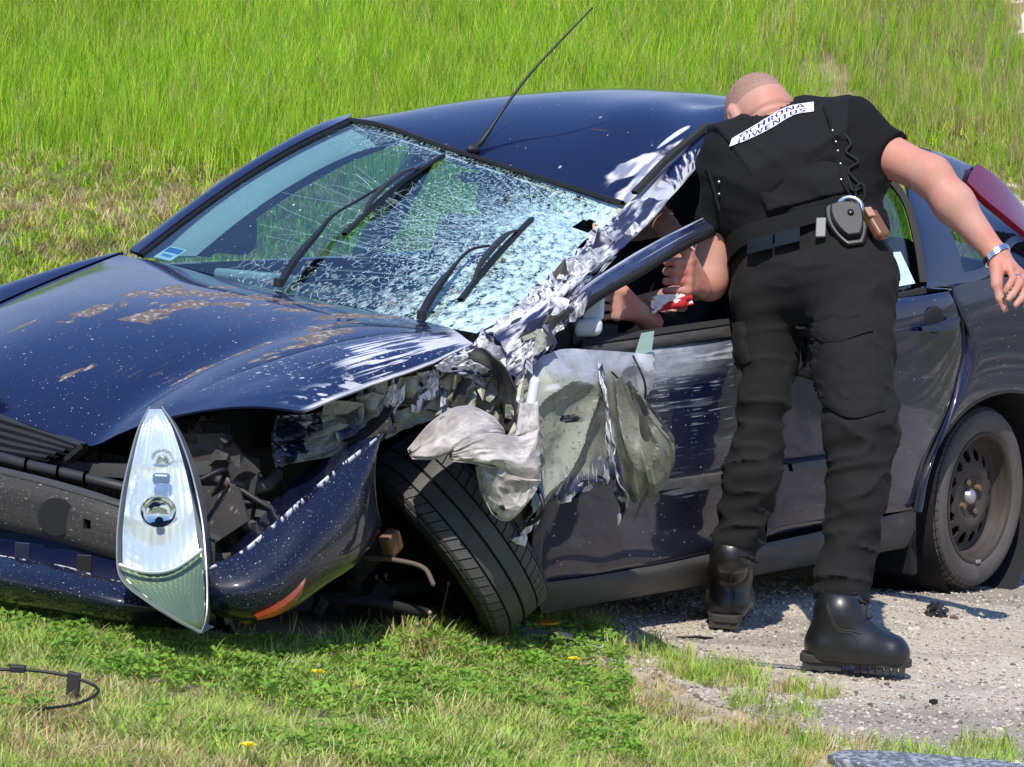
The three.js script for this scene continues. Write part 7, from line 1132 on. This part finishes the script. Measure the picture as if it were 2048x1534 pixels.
  const skinG = mergeGeometries([B(bodyF, [hip, sl, sr, el, wr, el2, pw, V(0.78, 0.3, 0.2), nk], 0.13, 0.014), B(head, [hd], 0.14, 0.006), B(h1, [wr, kn, ...f1.flat()], 0.05, 0.0042), B(h2, [pw, wr2, ...f2.flat()], 0.06, 0.0045)]);
  const body = part('body', tint(skinG, (x, y, z) => { const c = skinTone(x, y, z), q = Math.hypot(x - wr2.x, y - wr2.y, z - wr2.z), s = sstep(0.46, 0.62, fbm(x * 22, y * 22, z * 22, 3)) * sstep(0.12, 0.05, q) * 0.8; return mixc(c, [0.36, 0.03, 0.025], s * 0.8); }), skinMat, OC);
  part('hair', nets((x, y, z) => Math.max(head(x, y, z) - 0.006, -((x - hd.x) * up.x + (y - hd.y) * up.y + (z - hd.z) * up.z + 0.01 - 0.3 * Math.min(0, -((x - hd.x) * fc.x + (y - hd.y) * fc.y + (z - hd.z) * fc.z)))), ...boundsOf([hd], 0.13), 0.007), std([0.03, 0.02, 0.012], 0.9), body);
  const coat = blend([cap(hip, ch, 0.14, 0.15), cap(sl, sr, 0.09, 0.09), cap(sl, el, 0.06, 0.048), cap(el, el.clone().lerp(wr, 0.4), 0.046, 0.042), cap(sr, el2, 0.066, 0.058), cap(el2, el2.clone().lerp(pw, 0.5), 0.056, 0.05)], 0.04);
  part('jacket', nets((x, y, z) => coat(x, y, z) - 0.008 * (ridge(x * 9, y * 16, z * 9) - 0.5), ...boundsOf([hip, sl, sr, el, el2, pw], 0.16), 0.011), cloth([0.012, 0.012, 0.014]), OC);
  const rg = K.redRag, ragT = tex(256, 256, (u, v) => { const n = fbm(u * 5, v * 5, 3, 3); return mixc([0.8, 0.77, 0.75], [0.5, 0.02, 0.025], sstep(0.44, 0.52, n)); });
  solo('rag', coons([rg[0].clone().addScaledVector(UPW, 0.015), rg[1].clone().addScaledVector(RT, 0.04).addScaledVector(UPW, 0.014)], [rg[0].clone().addScaledVector(UPW, -0.03), rg[1].clone().addScaledVector(RT, 0.05).addScaledVector(UPW, -0.02)], null, null, 40, 20, { thick: 0.004, disp: (s, t) => 0.02 * (ridge(s * 4, t * 2.5, 3) - 0.5) }), std([1, 1, 1], 0.9, { map: ragT }), 'red and white stained rag beside the hand inside the car', 'rag');
}

// ---------------------------------------------------------------- debris and single plants
const onGround = (p, e = 0) => { const [s, d] = sd(p.x, p.z); return V(p.x, height(s, d) + e, p.z); };
const G = (n) => onGround(K['g_' + n][0]);
function lump(c, r, rough, seed, flat = 1) { const g = new THREE.IcosahedronGeometry(r, 4), p = g.attributes.position; for (let i = 0; i < p.count; i++) { const v = V(p.getX(i), p.getY(i), p.getZ(i)), n = v.clone().normalize(); const k = 1 + rough * (Math.abs(noise(n.x * 2.2 + seed, n.y * 2.2, n.z * 2.2) * 2 - 1) - 0.5) + rough * 0.5 * (noise(n.x * 6 + seed, n.y * 6, n.z * 6) - 0.5); p.setXYZ(i, v.x * k, v.y * k * flat, v.z * k); } g.computeVertexNormals(); g.translate(c.x, c.y, c.z); return toCreasedNormals(g, 0.35); }
{
  const g = G('lump'); solo('plastic_lump', lump(g.clone().add(V(0, 0.02, 0)), 0.034, 0.7, 3, 0.75), std([0.02, 0.02, 0.022], 0.4), 'crumpled black lump of plastic on the gravel near the rear wheel', 'debris');
  const g0 = G('lump').add(V(0.01, 0, 0.05)); solo('small_stone', lump(onGround(g0, 0.006), 0.011, 0.5, 8, 0.8), std([0.16, 0.1, 0.07], 0.9), 'small brown stone beside the black plastic lump', 'stone');
  const c = G('cube'), cb = new RoundedBoxGeometry(0.017, 0.02, 0.015, 2, 0.002); put(cb, c.clone().add(V(0, 0.008, 0)), V(0.9, 0.1, 0.4), V(-0.1, 1, 0), V(-0.4, 0, 0.9)); solo('plastic_chip', cb, std([0.012, 0.012, 0.012], 0.5), 'tiny black plastic chip on bare gravel right of the boot', 'debris');
  const o = G('orange').add(V(0, 0.03, 0)), P = []; for (let i = 0; i < 9; i++) { const a = i / 9 * 6.28; P.push(o.clone().add(V(Math.cos(a) * 0.04 * (0.7 + 0.5 * hash(i, 2, 3)), 0.012 + 0.012 * hash(i, 4, 1), Math.sin(a) * 0.026))); } solo('lamp_shard', plate(P, 0.004), phy([0.75, 0.3, 0.02], 0.3, { transmission: 0.3, thickness: 0 }), 'orange shard of indicator plastic in the grass by the front wheel', 'debris');
  const s = G('shard').add(V(0, 0.025, 0)), sg = coons([s.clone().add(V(-0.045, 0.03, -0.03)), s.clone().add(V(0.05, 0.012, 0.06))], [s.clone().add(V(-0.06, 0.004, -0.01)), s.clone().add(V(0.03, 0.002, 0.08))], null, null, 16, 6, { thick: 0.005, disp: (a, b) => 0.014 * Math.sin(Math.PI * b) + 0.006 * (noise(a * 6, b * 4) - 0.5) }); solo('trim_shard', sg, std([0.05, 0.05, 0.055], 0.45), 'dark bent trim shard lying in the grass below the front wheel', 'debris');
  const p = G('panel'), pt = tex(256, 256, (u, v) => mixc([0.14, 0.145, 0.16], [0.42, 0.43, 0.47], sstep(0.4, 0.7, fbm(u * 40, v * 40, 3, 4)))); 
  const outline = [[-0.185, 0.0], [-0.15, 0.045], [-0.08, 0.055], [0.03, 0.035], [0.16, 0.0], [0.24, -0.05], [0.24, -0.12], [-0.08, -0.12], [-0.17, -0.04]].map(([a, b]) => p.clone().addScaledVector(RH, a).addScaledVector(FH, b)).map((q) => onGround(q, 0.035)); const pg = plate(outline, 0.012, { bevel: 0.004 }); boxUVXZ(pg); solo('panel_piece', pg, std([1, 1, 1], 0.35, { map: pt }), 'speckled grey broken panel piece lying at the bottom right edge', 'debris');
  const b2 = G('panel').addScaledVector(RH, 0.18).addScaledVector(FH, 0.04); solo('black_clip', mergeGeometries([tube([onGround(b2, 0.02), onGround(b2.clone().addScaledVector(RH, 0.03), 0.018), onGround(b2.clone().addScaledVector(RH, 0.06).addScaledVector(FH, -0.02), 0.02)], 0.009, 12, 7)]), M.black, 'short black plastic clip beside the broken grey panel', 'debris');
  const m = G('metal'), ms = [-0.14, -0.05, 0.04, 0.13].map((k) => onGround(m.clone().addScaledVector(RH, k).addScaledVector(FH, -k * 0.5), 0.012)); solo('metal_strip', bar(ms, 0.014, 0.004, UPW, 16), M.steel, 'thin shiny metal strip on the gravel left of the right boot', 'strip');
  const w = G('twig'); solo('wiper_strip', tube([onGround(w.clone().addScaledVector(RH, -0.045), 0.006), onGround(w, 0.012), onGround(w.clone().addScaledVector(RH, 0.045).addScaledVector(FH, 0.03), 0.007)], 0.0035, 12, 6), M.black, 'short black twig on the gravel left of the left boot', 'twig');
  const a = G('clipA'), b = G('clipB'), up = (q, h) => q.clone().add(V(0, h, 0));
  const cab = thing('cable_loom', 'thin black cable with two clips lying in the foreground grass', 'cable', b.clone());
  const end = [b.clone().addScaledVector(RH, 0.05).addScaledVector(FH, -0.02), b.clone().addScaledVector(RH, 0.03).addScaledVector(FH, -0.12), b.clone().addScaledVector(RH, -0.05).addScaledVector(FH, -0.2)];
  part('cable', tube([up(a.clone().addScaledVector(RH, -0.12), 0.055), up(a, 0.062), up(a.clone().lerp(b, 0.5), 0.064), up(b, 0.06), onGround(end[0], 0.05), onGround(end[1], 0.04), onGround(end[2], 0.03)], 0.0032, 60, 6), M.black, cab);
  part('clip', put(box(0.03, 0.014, 0.018, 0.003), up(a, 0.064), RH, UPW, FH.clone().negate()), M.plastic, cab);
  part('clip', put(box(0.026, 0.06, 0.014, 0.004), up(b, 0.04), RH.clone().add(V(0, -0.2, 0)), UPW.clone().add(V(0.1, 0, 0)), FH.clone().negate()), M.plastic, cab);
}
function boxUVXZ(g) { const p = g.attributes.position, uv = []; for (let i = 0; i < p.count; i++) uv.push(p.getX(i) * 3 + p.getY(i) * 2, p.getZ(i) * 3 + p.getY(i) * 3); g.setAttribute('uv', new THREE.Float32BufferAttribute(uv, 2)); }
// dandelions and dry stalks: [along, away, height]
{
  const petal = std([0.85, 0.72, 0.03], 0.8), stem = std([0.22, 0.3, 0.06], 0.9), dryStem = std([0.36, 0.22, 0.12], 0.9), fluff = std([0.34, 0.27, 0.19], 1);
  const flower = (px, lab) => { const p = px, h = 0.05; const f = thing('dandelion', lab, 'flower', p); part('stem', tube([p.clone(), p.clone().add(V(0.004, h * 0.5, 0)), p.clone().add(V(0.008, h, 0.002))], 0.0018, 8, 5), stem, f);
    const pos = [], idx = [], c = p.clone().add(V(0.008, h, 0.002)); for (let i = 0; i < 34; i++) { const a = i * 2.4, r = 0.017 * (0.45 + 0.55 * hash(i, 1, 1)), y = 0.010 * (1 - r / 0.017) + 0.004, o = pos.length / 3, w = 0.0026, s = Math.sin(a), q = Math.cos(a); pos.push(c.x, c.y, c.z, c.x + q * r - s * w, c.y + y, c.z + s * r + q * w, c.x + q * r + s * w, c.y + y, c.z + s * r - q * w, c.x + q * r * 1.12, c.y + y - 0.001, c.z + s * r * 1.12); idx.push(o, o + 1, o + 3, o, o + 3, o + 2); } part('petals', makeGeo(pos, idx), petal, f, { kind: 'stuff' }); };
  flower(G('flowerA'), 'yellow dandelion in the grass just right of the loose headlight'); flower(G('flowerB'), 'yellow dandelion in the middle of the foreground grass, small and low'); flower(G('flowerC'), 'yellow dandelion at the very bottom edge of the grass'); flower(G('flowerD'), 'yellow flower in the grass right of the front wheel, above bare soil');
  const names = Object.keys(K).filter((n) => n.startsWith('g_stalk')); const r = mul32(3);
  const LAB = [
    "thin dry stalk farthest left before the bumper",
    "thin dry stalk left of the headlight, first of the group of four",
    "slender dry stalk left of the headlight, second of the group of four",
    "tallest dry stalk of the group of four left of the headlight",
    "dry stalk of the group of four, nearest the headlight's left side",
    "short dry stalk in the grass just right of the headlight tip",
    "dry stalk below the amber marker, left of the bumper corner's bottom",
    "dry stalk under the bumper corner, left one of a pair",
    "dry stalk under the bumper corner, right one of a pair",
    "dry stalk in the dark below the wheel arch, left of three",
    "tall dry stalk in the dark below the wheel arch, middle of three",
    "tall dry stalk in the dark below the wheel arch, right of three",
    "tall pale stalk standing right in front of the broken front wheel",
    "dry stalk in open grass in front of the broken wheel, upper of two",
    "thick dry stalk in open grass in front of the broken wheel, lower of two",
    "low dry stalk in the middle of the grass left of the front wheel",
    "low dry stalk in the grass below the foot of the front wheel",
    "dry stalk close to the left edge of the headlight foot",
    "dry stalk low in the middle foreground, left of the small dandelion",
    "dry stalk low in the middle foreground, beside the small dandelion",
  ];
  names.forEach((n, i) => { const p = G(n.slice(2)), h = K[n][1].x, lean = (r() - 0.5) * 0.5, t = p.clone().addScaledVector(RH, lean * h).add(V(0, h, 0)); const s = thing('dry_stalk', LAB[i], 'plant stalk', p, 'dry stalks in front of the car');
    part('stem', tube([p, p.clone().lerp(t, 0.5).addScaledVector(RH, 0.008 * (r() - 0.5)), t], 0.0017, 10, 5), i % 3 ? dryStem : stem, s); const g = new THREE.IcosahedronGeometry(0.0035 + 0.0022 * r(), 1); g.scale(1, 1.2, 1); g.translate(t.x, t.y, t.z); part('seed_head', g, fluff, s); });
}
renderer.render(scene, camera);
